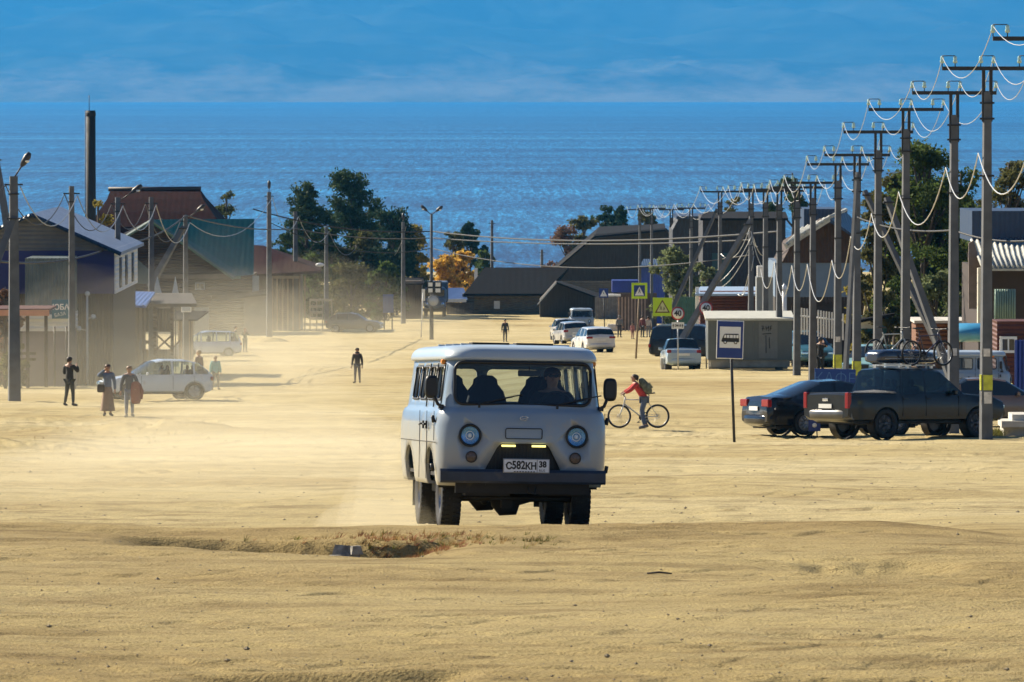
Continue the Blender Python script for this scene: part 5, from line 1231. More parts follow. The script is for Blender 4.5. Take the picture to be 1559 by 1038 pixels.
# --- timber trading row between navy house and log house
B1=bthing('timber_pavilion','long dark timber trading pavilion with deep eaves behind the people on the left','pavilion',180,288)
m=MB(); wbox(m,112,212,461,None,290,5,ground=True); m.build('wall',brownp,B1,world=True)
m=MB(); wbox(m,212,262,470,505,296,.2); wbox(m,212,262,532,None,296,.25,ground=True)
m.build('parapet',brownp,B1,world=True)
m=MB(); roofq(m,[(106,462,286.5),(300,462,286.5),(292,446,298),(112,446,298)],.16); m.build('roof',M('brown_roof',(.05,.042,.035),.8,var=.3,scale=2),B1,world=True)
m=MB()
for px in (128,152,168,205,236,262):
    p=Pt(px,462,287.2); m.box((p.x,287.2,(p.z+gz(p.x,287))/2),(.16,.16,p.z-gz(p.x,287)))
m.build('post',logm,B1,world=True)
for px0,px1,r0,r1 in ((144,152,518,545),(188,200,480,515)): window(B1,px0,px1,r0,r1,289.9)
for k,(pa,pb) in enumerate(((212,236),(239,262))):
    m=MB(); a=Pt(pa,510,295.9); b=Pt(pb,531,295.9); m.tube([a,b],.05,4); m.tube([(a.x,295.9,b.z),(b.x,295.9,a.z)],.05,4); m.build('cross_rail',logm,B1,world=True)
lb=bthing('blue_lean_to','blue metal lean-to roof beside the white side wall','lean-to',205,284)
m=MB(); roofq(m,[(176,462,280),(222,466,280),(236,444,290),(190,443,290)],.1); m.build('roof',M('blue_metal',(.06,.10,.30),.3,var=.15,wave=('X',.2,.03)),lb,world=True)
m=MB()
for px in (180,218): p=Pt(px,464,280.3); m.box((p.x,280.3,(p.z+gz(p.x,280))/2),(.12,.12,p.z-gz(p.x,280)))
m.build('post',brownp,lb,world=True)
vm=bthing('vending_cabinet','red drinks cabinet with a round white emblem by the second left pole','cabinet',125,270)
m=MB(); wbox(m,118,132,504,None,269,.8,ground=True); m.build('cabinet_body',M('red_cabinet',(.42,.04,.03),.5,var=.1),vm,world=True)
m=MB(); wbox(m,118.5,131.5,545,None,268.93,.06,ground=True); m.build('lower_panel',white,vm,world=True)
m=MB(); p=Pt(125,558,268.88); m.lathe([(.15,0),(.10,-.01),(.001,-.012)],p,'Y',16); m.build('emblem',polesteel,vm,world=True)
um=bthing('patio_lamp','slim post with two small globe lamps in front of the timber pavilion','post lamp',133,262)
m=MB(); p=G(133,262); m.tube([p,(p.x,p.y,Pt(0,450,262).z)],.05,8); m.build('post_shaft',white,um,world=True)
for px,row in ((120,500),(142,482),(133,447)):
    m=MB(); q=Pt(px,row,262); m.ball(q,.13,10); m.tube([q,(p.x,p.y,q.z-.1)],.02,5); m.build('globe',M('lamp_white_glass',(.75,.76,.74),.15,var=0),um,world=True)
sk=bthing('slatted_kiosk','narrow slatted timber kiosk under a small pitched awning, left of the silver-blue minivan','kiosk',280,342)
m=MB(); wbox(m,271,293,486,None,343,1.0,ground=True); m.build('wall',brownp,sk,world=True)
m=MB(); 
for k in range(6): px=272+k*4; p=Pt(px,488,342.8); m.box((p.x,342.85,(p.z+gz(p.x,342.8))/2),(.07,.1,p.z-gz(p.x,342.8)))
m.build('slats',M('tan_slats',(.30,.22,.14),.8,var=.2,scale=4),sk,world=True)  # slats in a lighter tan than the wall behind
m=MB(); roofq(m,[(258,486,341),(300,486,341),(318,473,345),(268,473,345)],.1); m.build('awning',darkroof,sk,world=True)
eb=bthing('meter_box','white electricity meter box on the pole before the log gable','meter box',283,326)
a=Pt(276,456,326.5); b=Pt(291,475,326.5); m=MB(); m.rbox(((a.x+b.x)/2,326.55,(a.z+b.z)/2),(b.x-a.x,.25,a.z-b.z),.02); m.build('box_body',white,eb,world=True)
m=MB(); m.bbox(a.x+.04,b.x-.04,326.40,326.42,b.z+.06,a.z-.06); m.build('door',M('meter_door',(.5,.52,.55),.4,var=.1),eb,world=True)
tr=bthing('trailer_panel','pale grey sheeted trailer frame leaning beside the slatted kiosk','trailer',256,318)
m=MB(); poly_wall(m,[(240,556),(272,520),(272,560)],317,.12); wbox(m,262,272,540,556,317,.3); m.build('sheet',M('pale_grey_sheet',(.42,.44,.48),.6,var=.1),tr,world=True)
m=MB(); m.tube([Pt(238,556,316.9),Pt(274,518,316.9)],.05,5); m.tube([Pt(240,530,316.9),Pt(274,548,316.9)],.05,5); m.build('frame',logm,tr,world=True)
# --- dark red mansard house
Bh=bthing('red_roof_house','tall house with dark red flared roof behind the teal-roofed log house','house',235,500)
m=MB(); wbox(m,150,330,352,None,500,9,ground=True); m.build('wall',logm,Bh,world=True)
def ring_px(pl,pr,row,D0,D1): 
    z=Pt(0,row,D0).z; xl=Pt(pl,row,D0).x; xr_=Pt(pr,row,D0).x; return [Vector((xl,D0,z)),Vector((xr_,D0,z)),Vector((xr_,D1,z)),Vector((xl,D1,z))]
m=MB(); m.loft([ring_px(128,345,368,497,512),ring_px(135,338,345,498,511),ring_px(150,322,322,500,509.5),ring_px(163,309,303,502,507.5),ring_px(168,304,289,503.8,505.2)],smooth=False); m.build('roof',redroof,Bh,world=True)
m=MB(); m.tube([Pt(165,288,504),Pt(306,287,504)],.22,6); m.build('ridge_cap',M('ridge_dark',(.03,.015,.015),.6,var=.1),Bh,world=True)
# --- log house with teal roof
Ch=bthing('log_house','two-storey dark log house with steep teal metal roof','house',300,456)
m=MB(); poly_wall(m,[(140,392),(228,338),(236,336),(352,421),(384,419),(384,None),(140,None)],456,9); m.build('wall',logm,Ch,world=True)
m=MB(); roofq(m,[(229,334,454.6),(353,420,454.6),(386,419,458),(387,333,466)],.25); rf=m.build('roof',tealroof,Ch,world=True)
m=MB(); roofq(m,[(229,334,454.6),(232,333,466),(140,380,466),(136,393,454.6)],.25); m.build('roof',darkroof,Ch,world=True)
m=MB(); m.tube([Pt(136,395,454.4),Pt(231,335,454.4),Pt(356,423,454.4)],.16,4,smooth=False); m.build('barge_board',M('teal_grey_trim',(.10,.17,.17),.6,var=.1),Ch,world=True)
m=MB(); wbox(m,240,350,418,424,455.2,.6); m.build('floor_band',M('brown_band',(.12,.09,.07),.8,var=.2),Ch,world=True)
m=MB(); poly_wall(m,[(200,386),(243,426),(243,432),(200,432)],452,.2); m.build('porch_gable',M('teal_grey_board',(.07,.10,.11),.7,var=.15),Ch,world=True)
window(Ch,298,311,431,440,455.9,fm=M('pale_frame',(.35,.37,.4),.6,var=.1))
m=MB(); wbox(m,296,318,468,None,455.8,.15,ground=True); m.build('door',M('grey_door',(.25,.27,.27),.6,var=.1),Ch,world=True)
m=MB(); roofq(m,[(322,456,452),(412,446,452),(410,440,457),(322,448,457)],.15); m.build('lean_to_roof',darkroof,Ch,world=True)
m=MB(); wbox(m,371,411,449,None,453.5,2,ground=True); m.build('annexe_wall',M('taupe_render',(.12,.11,.10),.85,var=.2,scale=2),Ch,world=True)
m=MB(); wbox(m,384,394,420,447,456.2,.3); m.build('balcony_panel',M('pale_panel',(.35,.38,.38),.6,var=.1),Ch,world=True)
for pa,pb,pt in ((233,246,(445,418)),(262,272,(450,430))):
    bn=bthing('banner','pale pennant banner hanging by the %s'%('pole under the red roof' if pa<240 else 'porch left of the meter box'),'banner',pa,300)
    m=MB(); m.prism([(Pt(pa,r_,299).x,Pt(pa,r_,299).z) for r_ in (446,)]+[(Pt(pb,r_,299).x,Pt(pb,r_,299).z) for r_ in (446,)]+[(Pt((pa+pb)/2,420,299).x,Pt(0,420,299).z)],'Y',299,299.03); m.build('cloth',M('pale_banner',(.40,.46,.52),.7,var=.1),bn,world=True)
    m=MB(); q=Pt((pa+pb)/2,420,299.05); m.tube([q,(q.x,q.y,gz(q.x,q.y))],.03,5); m.build('banner_pole',polesteel,bn,world=True)
# --- maroon low house
Dh=bthing('maroon_roof_house','low timber house with maroon hipped roof, right of the log house','house',425,470)
m=MB(); wbox(m,386,456,417,None,470,8,ground=True); m.build('wall',brownp,Dh,world=True)
m=MB(); roofq(m,[(380,418,467),(489,412,467),(487,402,475),(402,374,475),(380,372,475)],.2); m.build('roof',maroon,Dh,world=True)
m=MB()
for px in (414,422,430,438,446,456,464):
    p=Pt(px,420,468); m.box((p.x,468,(p.z+gz(p.x,468))/2),(.13,.13,p.z-gz(p.x,468)))
m.build('porch_post',M('tan_slats',(.3,.22,.14),.8),Dh,world=True)
m=MB(); wbox(m,410,455,420,424,467.6,.15); m.build('fascia',M('lit_strip_fascia',(.4,.34,.25),.6,var=.1),Dh,world=True)  # lit strip along the eave painted in as a pale board
m=MB(); wbox(m,425,441,440,None,469.9,.1,ground=True); m.build('door',redbr,Dh,world=True)
m=MB(); p=Pt(487,403,466.5); m.ball(p,.28,10,sc_=(1.3,.8,.6)); m.build('flood_lamp',white,Dh,world=True)
# racks and boards
rk=bthing('pallet_rack','pale slatted rack standing between the maroon house and the dusty car','rack',488,466)
m=MB()
for r_ in (455,465,474,483): wbox(m,471,505 if r_==455 else 491,r_,r_+3.5,465,.5)
for px in (471,481,490,504): wbox(m,px,px+2,455,None,465.2,.1,ground=True)
m.build('slats',M('pale_wood',(.45,.38,.26),.8,var=.2),rk,world=True)
bb=bthing('information_board','blue information board standing before the pines','board',591,470)
m=MB(); wbox(m,583,599,448,476,470,.12); m.build('board',M('board_blue',(.04,.09,.25),.5,var=.15),bb,world=True)
m=MB(); wbox(m,584,586,476,None,470.2,.1,ground=True); wbox(m,596,598,476,None,470.2,.1,ground=True); m.build('sign_post',polesteel,bb,world=True)
sh=bthing('small_shed','small brown shed beside the yellowing birch','shed',632,520)
m=MB(); wbox(m,612,642,428,None,520,5,ground=True); m.build('wall',brownp,sh,world=True); m=MB(); roofq(m,[(609,431,519),(646,431,519),(644,422,526),(612,422,526)],.15); m.build('roof',darkroof,sh,world=True)
# --- blue truck seen behind the double lamp
tk=bthing('blue_truck','blue truck seen head-on far behind the double street lamp','truck',662,530)
g0=tk.location; s15=1.0
m=MB(); m.rbox((0,0,2.05),(2.2,2.0,1.5),.25); m.rbox((0,-.9,1.35),(2.1,1.3,.9),.2); m.build('cab',M('truck_blue',(.06,.13,.22),.45,var=.1,dirt=((.3,.25,.18),.55,2)),tk)
m=MB(); m.bbox(-.9,.9,-1.03,-.99,2.0,2.6); m.build('windscreen',darkglass,tk)
m=MB(); m.rbox((0,3.2,2.3),(2.4,4.5,1.9),.1); m.build('cargo_body',M('truck_body_blue',(.05,.09,.15),.6,var=.15),tk)
for s in (-1,1):
    for yy in (-.3,3.9): make_wheel('wheel',.5,.3,tk,(s*.85,yy,.5),side=s,tread=False)
    m=MB(); m.lathe([(.15,0),(.1,-.04),(.001,-.05)],(s*.75,-1.58,1.3),'Y',14); m.build('headlight',lampg,tk)
m=MB(); m.box((0,-1.6,.75),(2.2,.15,.3)); m.box((0,1,.75),(1.0,6.5,.3)); m.build('bumper',darkm,tk)
ba=bthing('blue_awning','low blue tarpaulin awning with white front board, right of the blue truck','awning',697,548)
m=MB(); roofq(m,[(676,458,545),(712,456,545),(706,438,551),(682,438,551)],.12); m.build('roof',M('tarp_blue',(.03,.07,.20),.5,var=.2),ba,world=True)
m=MB(); wbox(m,678,710,455,460,544.9,.1); m.build('fascia',white,ba,world=True)
m=MB(); wbox(m,680,722,461,None,546,.2,ground=True); m.build('fence_panel',greyfence,ba,world=True)
# signs carried by the double lamp
for px0,px1,r0,r1 in ((650,661,428,446),(661,673,428,446)):
    bt=bthing('sign_board','dark board with two white squares, %s of the pair on the double street lamp'%('left' if px0<655 else 'right'),'sign',656,429)
    m=MB(); wbox(m,px0,px1-.6,r0,r1,429.4,.05); m.build('board',blackpaint,bt,world=True)
    for k in (0,1): m=MB(); wbox(m,px0+2,px1-2.5,r0+2+k*9,r0+8+k*9,429.33,.05); m.build('white_square',white,bt,world=True)
ds=bthing('round_sign','pale round sign on the double street lamp, below the two dark boards','sign',658,429)
m=MB(); p=Pt(660,458,429.4); m.lathe([(.42,.03),(.42,0),(.001,-.001)],p,'Y',24); m.build('disc',M('grey_disc',(.5,.52,.55),.5,var=.1),ds,world=True)
m=MB(); m.torus(p,.42,.04,'Y',28,6); m.build('rim',M('disc_rim',(.15,.18,.22),.5,var=0),ds,world=True)
ms=bthing('marker_post','thin white marker post left of the double street lamp','post',643,440)
m=MB(); p=G(641,440); m.tube([p,Pt(644,445,440)],.05,6); m.build('post_shaft',white,ms,world=True); m=MB(); wbox(m,642,647,440,458,440,.06); m.build('plate',white,ms,world=True)
# --- sheds at the bottom of the street
Fs=bthing('beige_shed','long beige plank shed with dark pitched roof closing the bottom of the street','shed',760,548)
m=MB(); wbox(m,722,822,446,None,546,8,ground=True); m.build('wall',beigew,Fs,world=True)
m=MB(); a=Pt(722,446,546); z1=Pt(0,408,550).z; m.prism([(546,a.z),(550,z1),(554,a.z)],'X',a.x-.02,a.x+.3); m.build('gable',M('grey_gable',(.22,.22,.21),.8,var=.15),Fs,world=True)
m=MB(); roofq(m,[(706,447,544.6),(826,447,544.6),(866,407,550),(738,407,550)],.2); roofq(m,[(738,407,550),(866,407,550),(840,440,556),(722,440,556)],.2); m.build('roof',darkroof,Fs,world=True)
m=MB(); wbox(m,752,761,458,470,545.9,.05); m.build('notice',white,Fs,world=True)
m=MB(); wbox(m,704,722,447,None,546.5,6,ground=True); m.build('side_wall',greyside,Fs,world=True)
Gb=bthing('dark_barn','huge dark board barn with long sloping roofline behind the beige shed','barn',930,580)
m=MB(); poly_wall(m,[(818,436),(905,362),(1012,352),(1062,392),(1062,None),(818,None)],580,14); m.build('wall',plankv,Gb,world=True)
m=MB(); m.tube([Pt(812,440,579.8),Pt(905,360,579.8),Pt(1013,350,579.8),Pt(1066,394,579.8)],.22,4,smooth=False); m.build('roof_edge',M('barn_edge',(.04,.036,.034),.8,var=.2),Gb,world=True)
m=MB(); roofq(m,[(812,438,579),(905,359,579),(912,345,596),(826,420,596)],.2); roofq(m,[(905,359,579),(1013,349,579),(1012,340,596),(912,345,596)],.2); m.build('roof',darkroof,Gb,world=True)
m=MB(); p=Pt(826,426,578); m.lathe([(.38,0),(.3,-.15),(.001,-.2)],p,'Y',16); m.build('round_vent',M('vent_grey',(.3,.3,.3),.5,var=.1),Gb,world=True)
Sg=bthing('small_gabled_shed','small shed with left roof slope painted sunlit white, left of the blue crossing sign','shed',865,530)
m=MB(); poly_wall(m,[(822,458),(847,430),(908,452),(908,None),(822,None)],530,6); m.build('wall',plankv,Sg,world=True)
m=MB(); roofq(m,[(818,462,528.8),(847,429,528.8),(851,427,537),(824,456,537)],.15); m.build('roof',M('lit_slope_white',(.6,.62,.62),.5,var=.1),Sg,world=True)  # sun on the left slope painted in as near-white roofing
m=MB(); roofq(m,[(847,429,528.8),(912,453,528.8),(912,446,537),(851,427,537)],.15); m.build('roof',darkroof,Sg,world=True)
fn=bthing('board_fence','grey board fence running behind the far minibus','fence',905,556)
m=MB(); wbox(m,846,935,428,None,556,.2,ground=True); m.build('fence_panel',beigew,fn,world=True)
fn=bthing('board_fence','low grey fence between the far minibus and the picket stall','fence',925,540)
m=MB(); wbox(m,906,946,452,None,520,.2,ground=True); m.build('fence_panel',greyfence,fn,world=True)
bkk=bthing('blue_kiosk','market stall with bright blue banner roof behind the far group of people','kiosk',955,470)
m=MB(); wbox(m,932,972,427,445,466,3); m.build('banner',M('royal_blue_banner',(.012,.03,.22),.5,var=.1),bkk,world=True)
m=MB(); wbox(m,940,1000,446,None,470,.3,ground=True); m.build('back_wall',M('stall_brown',(.10,.075,.06),.85,var=.3),bkk,world=True)
m=MB()
for k in range(9): px=942+k*5; p=Pt(px,452,466.5); m.box((p.x,466.5,(p.z+gz(p.x,466.5))/2),(.10,.10,p.z-gz(p.x,466.5)))
m.build('slats',M('pinkish_slats',(.34,.25,.20),.8,var=.2),bkk,world=True)
m=MB(); wbox(m,925,945,448,451,465,1.2); m.build('counter_roof',white,bkk,world=True)
stp=bthing('white_steps','low pale steps beside the blue crossing sign','steps',925,470)
m=MB(); g_=G(925,468); m.box((g_.x,468,g_.z+.15),(1.6,.8,.4)); m.box((g_.x+.4,468.3,g_.z+.4),(.8,.6,.3)); m.build('step_block',M('pale_concrete',(.55,.53,.48),.8,var=.1),stp,world=True)
bw=bthing('blue_house','small bright blue walled house glimpsed above the pedestrian crossing sign','house',985,500)
m=MB(); wbox(m,976,1012,404,None,500,5,ground=True); m.build('wall',bluepl,bw,world=True); m=MB(); roofq(m,[(973,405,499),(1016,405,499),(1010,394,505),(980,394,505)],.15); m.build('roof',dkblue,bw,world=True)
# --- right hand middle distance
Dk=bthing('dark_hall','dark flat-topped hall behind the far right poles','hall',1055,420)
m=MB(); poly_wall(m,[(1024,350),(1034,331),(1092,331),(1092,None),(1024,None)],424,10); m.build('wall',M('near_black_cladding',(.018,.024,.04),.7,var=.2,wave=('X',.3,.02)),Dk,world=True)
m=MB(); wbox(m,1030,1094,329,333,423.5,11); m.build('roof_edge',dkblue,Dk,world=True)
fn=bthing('green_fence','teal-green fence behind the children warning sign','fence',1040,350)
m=MB(); wbox(m,1028,1064,452,None,352,.15,ground=True); m.build('fence_panel',M('green_fence_paint',(.05,.13,.10),.7,var=.2,wave=('X',.15,.03)),fn,world=True)
Dl=bthing('dark_long_house','long dark house with teal end wall behind the tangle of cables','house',1130,388)
m=MB(); wbox(m,1070,1196,330,None,388,9,ground=True); m.build('wall',M('dark_blue_brown_boards',(.03,.032,.045),.8,var=.3,wave=('X',.2,.02)),Dl,world=True)
m=MB(); roofq(m,[(1066,332,386.5),(1200,332,386.5),(1196,322,394),(1072,322,394)],.15); m.build('roof',darkroof,Dl,world=True)
m=MB(); wbox(m,1084,1113,385,None,387.9,.2,ground=True); m.build('teal_panel',M('teal_dark',(.02,.07,.09),.6,var=.1),Dl,world=True)
Sp=bthing('red_shop','red-brown shop with pale blue-white roof edge above the grey kiosk','shop',1120,312)
m=MB(); wbox(m,1066,1178,444,None,314,6,ground=True); m.build('wall',redbr,Sp,world=True)
m=MB(); roofq(m,[(1058,447,312),(1182,447,312),(1178,436,321),(1066,436,321)],.12); m.build('roof',M('pale_blue_roof',(.30,.40,.55),.5,var=.1),Sp,world=True)
m=MB(); wbox(m,1059,1064,437,None,312.4,.2,ground=True); m.build('corner_post',white,Sp,world=True)
ec=bthing('equipment_cabinet','tall grey cabinet with white top box behind the grey kiosk','cabinet',1163,282)
m=MB(); wbox(m,1152,1177,422,None,284,1.5,ground=True); m.build('cabinet_body',M('cabinet_grey',(.22,.24,.25),.6,var=.1),ec,world=True)
m=MB(); wbox(m,1153,1163,405,421,283.6,.7); m.build('top_box',white,ec,world=True)
Rh=bthing('white_walled_house','house with pale blue lower wall, brown gable and sunlit ribbed roof at right','house',1240,300)
m=MB(); wbox(m,1180,1300,400,452,302,9); m.build('pale_wall',paleblue,Rh,world=True)
m=MB(); poly_wall(m,[(1190,400),(1205,372),(1262,338),(1300,360),(1300,400)],301.9,9); m.build('gable',M('brown_gable',(.05,.03,.024),.85,var=.3,wave=('X',.2,.02)),Rh,world=True)
m=MB(); wbox(m,1180,1300,452,None,302.2,8.8,ground=True); m.build('plinth',plankv,Rh,world=True)
m=MB(); roofq(m,[(1196,376,300.6),(1264,333,300.6),(1288,322,311),(1222,350,311)],.15)
for k in range(9):
    f=k/8; a=Pt(1196+68*f,376-43*f,300.5)+Vector((0,0,.10)); b=Pt(1222+66*f,350-28*f,311)+Vector((0,0,.10)); m.tube([a,b],.10,5)
m.build('roof',asb,Rh,world=True)
m=MB(); roofq(m,[(1264,333,300.6),(1306,362,300.6),(1310,345,311),(1288,322,311)],.15); m.build('roof',dkblue,Rh,world=True)
m=MB(); wbox(m,1224,1290,318,350,315,6); m.build('rear_roof',dkblue,Rh,world=True)
m=MB(); p=Pt(1194,480,296); m.tube([(p.x,296,gz(p.x,296)),(p.x,296,Pt(0,440,296).z)],.13,10); m.lathe([(.22,0),(.02,.3)],(p.x,296,Pt(0,440,296).z),'Z',10); m.build('flue',white,Rh,world=True)
pf=bthing('picket_fence','white sunlit picket fence behind the man in black','fence',1245,270)
m=MB()
for k in range(18):
    px=1212+k*4.2; p=Pt(px,468+k*.6,268); m.box((p.x,268,p.z-.6),(.075,.03,1.25))
m.tube([Pt(1211,480,268.05),Pt(1286,488,268.05)],.04,4); m.build('pickets',white,pf,world=True)
db=bthing('dark_board_fence','dark board fence with pointed tops behind the white pickets','fence',1240,276)
m=MB(); wbox(m,1205,1300,458,None,276,.1,ground=True); 
for k in range(20): p=Pt(1206+k*4.8,455,275.9); m.box((p.x,275.9,p.z-.1),(.10,.05,.4))
m.build('fence_panel',M('dark_fence',(.03,.022,.02),.85,var=.4,scale=5),db,world=True)
# --- grey transformer kiosk
Kk=bthing('grey_kiosk','grey sheet-metal kiosk on skids with sunlit roof behind the bus stop sign','kiosk',1142,258)
D_=256
a=Pt(1078,486,D_); b=Pt(1206,548,D_); zk0=b.z; zk1=a.z
km=M('kiosk_grey_metal',(.12,.135,.135),.55,var=.1,scale=1.2,dirt=((.14,.11,.08),.62,1.3))
m=MB(); m.bbox(a.x,b.x,D_,D_+2.6,zk0,zk1); m.build('wall',km,Kk,world=True)
m=MB(); m.slab([(a.x-.12,D_-.15,zk1+.05),(b.x+.1,D_-.15,zk1+.05),(b.x+.1,D_+2.8,zk1+.28),(a.x-.12,D_+2.8,zk1+.28)],.10); m.build('roof',M('kiosk_roof_paint',(.5,.5,.44),.6,var=.1),Kk,world=True)
m=MB(); m.bbox(a.x+.1,b.x-.1,D_+.1,D_+.5,zk0-.32,zk0); m.bbox(a.x+.1,b.x-.1,D_+2.1,D_+2.5,zk0-.5,zk0); m.build('skid',M('skid_concrete',(.3,.28,.24),.9,var=.2),Kk,world=True)
m=MB()
for px in (1095,1112,1130,1147,1165,1183): p=Pt(px,500,D_); m.bbox(p.x-.015,p.x+.015,D_-.02,D_,zk0+.05,zk1-.05)
m.build('panel_rib',M('rib_grey',(.15,.16,.16),.6,var=0),Kk,world=True)
m=MB(); p=Pt(1172,520,D_); m.bbox(p.x-.5,p.x+.35,D_-.03,D_-.022,zk0+.08,zk1-.1); m.build('door',M('kiosk_door',(.17,.18,.18),.55,var=.08),Kk,world=True)
m=MB(); c=Pt(1166,500,D_-.05)
for (u0,v0,u1,v1) in ((-.2,.1,-.12,.12),(-.12,.12,-.15,-.1),(-.2,0,-.05,-.02),(0,.1,.02,-.1),(.02,0,.12,.05),(.12,.12,.13,-.12),(.2,.1,.28,.12),(.2,.1,.2,-.08),(.2,.0,.27,.02),(-.15,-.25,.25,-.22),(0,-.3,.02,-1.1),(.15,-.4,.17,-.9)): m.tube([(c.x+u0,c.y,c.z+v0),(c.x+u1,c.y,c.z+v1)],.013,4)
m.build('graffiti_scrawl',blackpaint,Kk,world=True)
cbk=bthing('concrete_block','small pale concrete block at the foot of the long brace','block',1014,262)
m=MB(); m.box((0,0,.25),(.46,.46,.6),taper=(1.12,1)); m.build('block_body',M('pale_concrete',(.55,.53,.48),.8),cbk)
# --- right edge
Hr=bthing('ribbed_roof_house','dark blue clad house with sunlit ribbed pale roofing at the right edge','house',1520,214)
a=Pt(1478,368,216); m=MB(); wbox(m,1480,1640,321,368,219,6); m.build('upper_wall',dkblue,Hr,world=True)
m=MB(); wbox(m,1490,1640,408,None,216.5,8,ground=True); m.build('lower_wall',M('dark_shop_wall',(.04,.028,.025),.8,var=.2),Hr,world=True)
m=MB(); roofq(m,[(1496,409,213.6),(1640,409,213.6),(1640,366,219),(1478,366,219)],.08)
for k in range(20):
    f=k/19; a=Pt(1497+143*f,408,213.5); b=Pt(1479+161*f,366,219); m.tube([a+Vector((0,0,.06)),a.lerp(b,.5)+Vector((0,0,-.02)),b+Vector((0,0,.03))],.055,5)
m.build('roof',asb,Hr,world=True)
m=MB(); poly_wall(m,[(1475,370),(1482,366),(1497,410),(1497,470),(1475,470)],216,.2); m.build('side_wall',M('pinkish_render',(.14,.11,.10),.8,var=.2),Hr,world=True)
m=MB(); wbox(m,1489,1496,408,520,213.8,.4); m.build('corner_post',M('cream_post',(.6,.57,.48),.7,var=.1),Hr,world=True)
m=MB(); wbox(m,1514,1546,440,492,213,.1)
for k in range(9): p=Pt(1516+k*3.6,466,212.95); m.tube([(p.x,212.93,Pt(0,440,213).z),(p.x,212.93,Pt(0,491,213).z)],.035,5)
m.build('ribbed_screen',M('green_ribbed_sheet',(.20,.30,.25),.5,var=.1),Hr,world=True)
rbd=bthing('red_brown_shopfront','red-brown boarded shopfront with white framed window behind the blue gate','shopfront',1545,196)
m=MB(); wbox(m,1518,1640,489,None,198,2,ground=True); m.build('wall',redbr,rbd,world=True); window(rbd,1524,1546,514,535,197.9)
lf=bthing('log_wall_hut','brown horizontal-log hut wall behind the roof bicycles','hut',1435,226)
m=MB(); wbox(m,1396,1478,491,None,226,3,ground=True)
for k in range(10):
    a=Pt(1394,495+k*6.5,225.9); b=Pt(1479,495+k*6.5,225.9); m.tube([a,b],.085,8)
m.build('log_wall',M('warm_logs',(.17,.075,.04),.8,var=.3,scale=3,stretch=(.3,1,3)),lf,world=True)
m=MB(); wbox(m,1392,1480,488,492,225.4,3.8); m.build('roof_edge',M('pale_concrete',(.55,.53,.48),.8),lf,world=True)
tkk=bthing('blue_tank','light blue round-topped tank body above the parked grey minibus','tank',1478,206)
m=MB(); rings=[]
for px in (1456,1458,1505,1507):
    c=Pt(px,506,206); f=.9 if px in(1456,1507) else 1; rings.append([Vector((c.x,206+.8*f*math.cos(t),c.z+.34*f*math.sin(t))) for t in [2*math.pi*k/24 for k in range(24)]])
m.loft(rings); m.build('tank_shell',M('tank_blue',(.06,.30,.52),.35,var=.1,coat=.3),tkk,world=True)
m=MB(); 
for px in (1462,1500): wbox(m,px,px+4,510,None,206,.15,ground=True)
m.build('support',polesteel,tkk,world=True)
bgt=bthing('blue_gate','blue ribbed metal gate at the right edge behind the brown saloon','gate',1552,184)
m=MB(); wbox(m,1545,1640,518,None,184,.1,ground=True)
for k in range(16): p=Pt(1547+k*6,518,183.93); m.bbox(p.x-.02,p.x+.03,183.9,184,gz(p.x,184),p.z+.02)
m.build('gate_leaf',bluepl,bgt,world=True)
wsd=bthing('ticket_shed','small dark-roofed shed with white panel, left of the roof bicycles','shed',1325,238)
m=MB(); wbox(m,1306,1352,484,None,240,3,ground=True); m.build('wall',M('teal_shed',(.03,.14,.16),.6,var=.1),wsd,world=True)
m=MB(); wbox(m,1309,1340,486,500,239.9,.05); m.build('white_panel',white,wsd,world=True)
m=MB(); roofq(m,[(1298,489,237.5),(1362,477,237.5),(1362,472,243),(1298,482,243)],.12); m.build('roof',darkroof,wsd,world=True)
st=bthing('concrete_steps','pale concrete steps jutting in at the right edge, beside the tallest pole foot','steps',1548,150)
g_=G(1548,150); m=MB()
for x_a,x_b,r0 in ((1525,1640,641),(1541,1640,631)): a=Pt(x_a,r0,149.5+ (641-r0)*.02); b=Pt(x_b,r0+9,149.5); m.bbox(a.x,b.x,a.y,a.y+1.2,a.z-.16,a.z)
m.bbox(Pt(1530,0,150).x,Pt(1640,0,150).x,149.9,151,gz(13,150)-.3,Pt(0,650,149.5).z); m.build('tread',M('pale_concrete',(.55,.53,.48),.8),st,world=True)
# chimney
ch=bthing('boiler_chimney','tall black boiler-house chimney with a thin rod rising above the lake at left','chimney',139,420)
m=MB(); a=Pt(131,168,420); b=Pt(145.5,168,420); c=G(139,420); xc=(a.x+b.x)/2
m.tube([(c.x,420,c.z-1),(xc,420,a.z)],[.40,.345],16); m.lathe([(.37,-.4),(.37,-.2),(.345,-.15)],(xc,420,a.z),'Z',16); m.build('stack',M('chimney_soot',(.010,.010,.012),.8,var=.3,scale=2),ch,world=True)
m=MB(); m.tube([(xc-.12,420,a.z),(xc-.12,420,Pt(0,145,420).z)],.025,5); m.build('rod',polesteel,ch,world=True)
m=MB(); m.tube([(a.x-.02,419.6,a.z),(c.x-.42,419.6,c.z)],.03,4); m.build('ladder_rail',polesteel,ch,world=True)
# terrain mounds by pole foot
mn=MB(); g_=G(410,424); rings=[]
for k in range(6):
    rr=1.6*(1-k/5.5); rings.append([Vector((g_.x+rr*(1+.15*math.sin(3*t))*math.cos(t),424+rr*math.sin(t),g_.z-.1+.45*(1-(rr/1.6)**1.5))) for t in [2*math.pi*q/20 for q in range(20)]])
mn.loft(rings); o=mn.build('earth_mound',ground.data.materials[0]); tag(o,'sandy earth mound heaped at the foot of the lamp-topped pole',None,None,'structure')
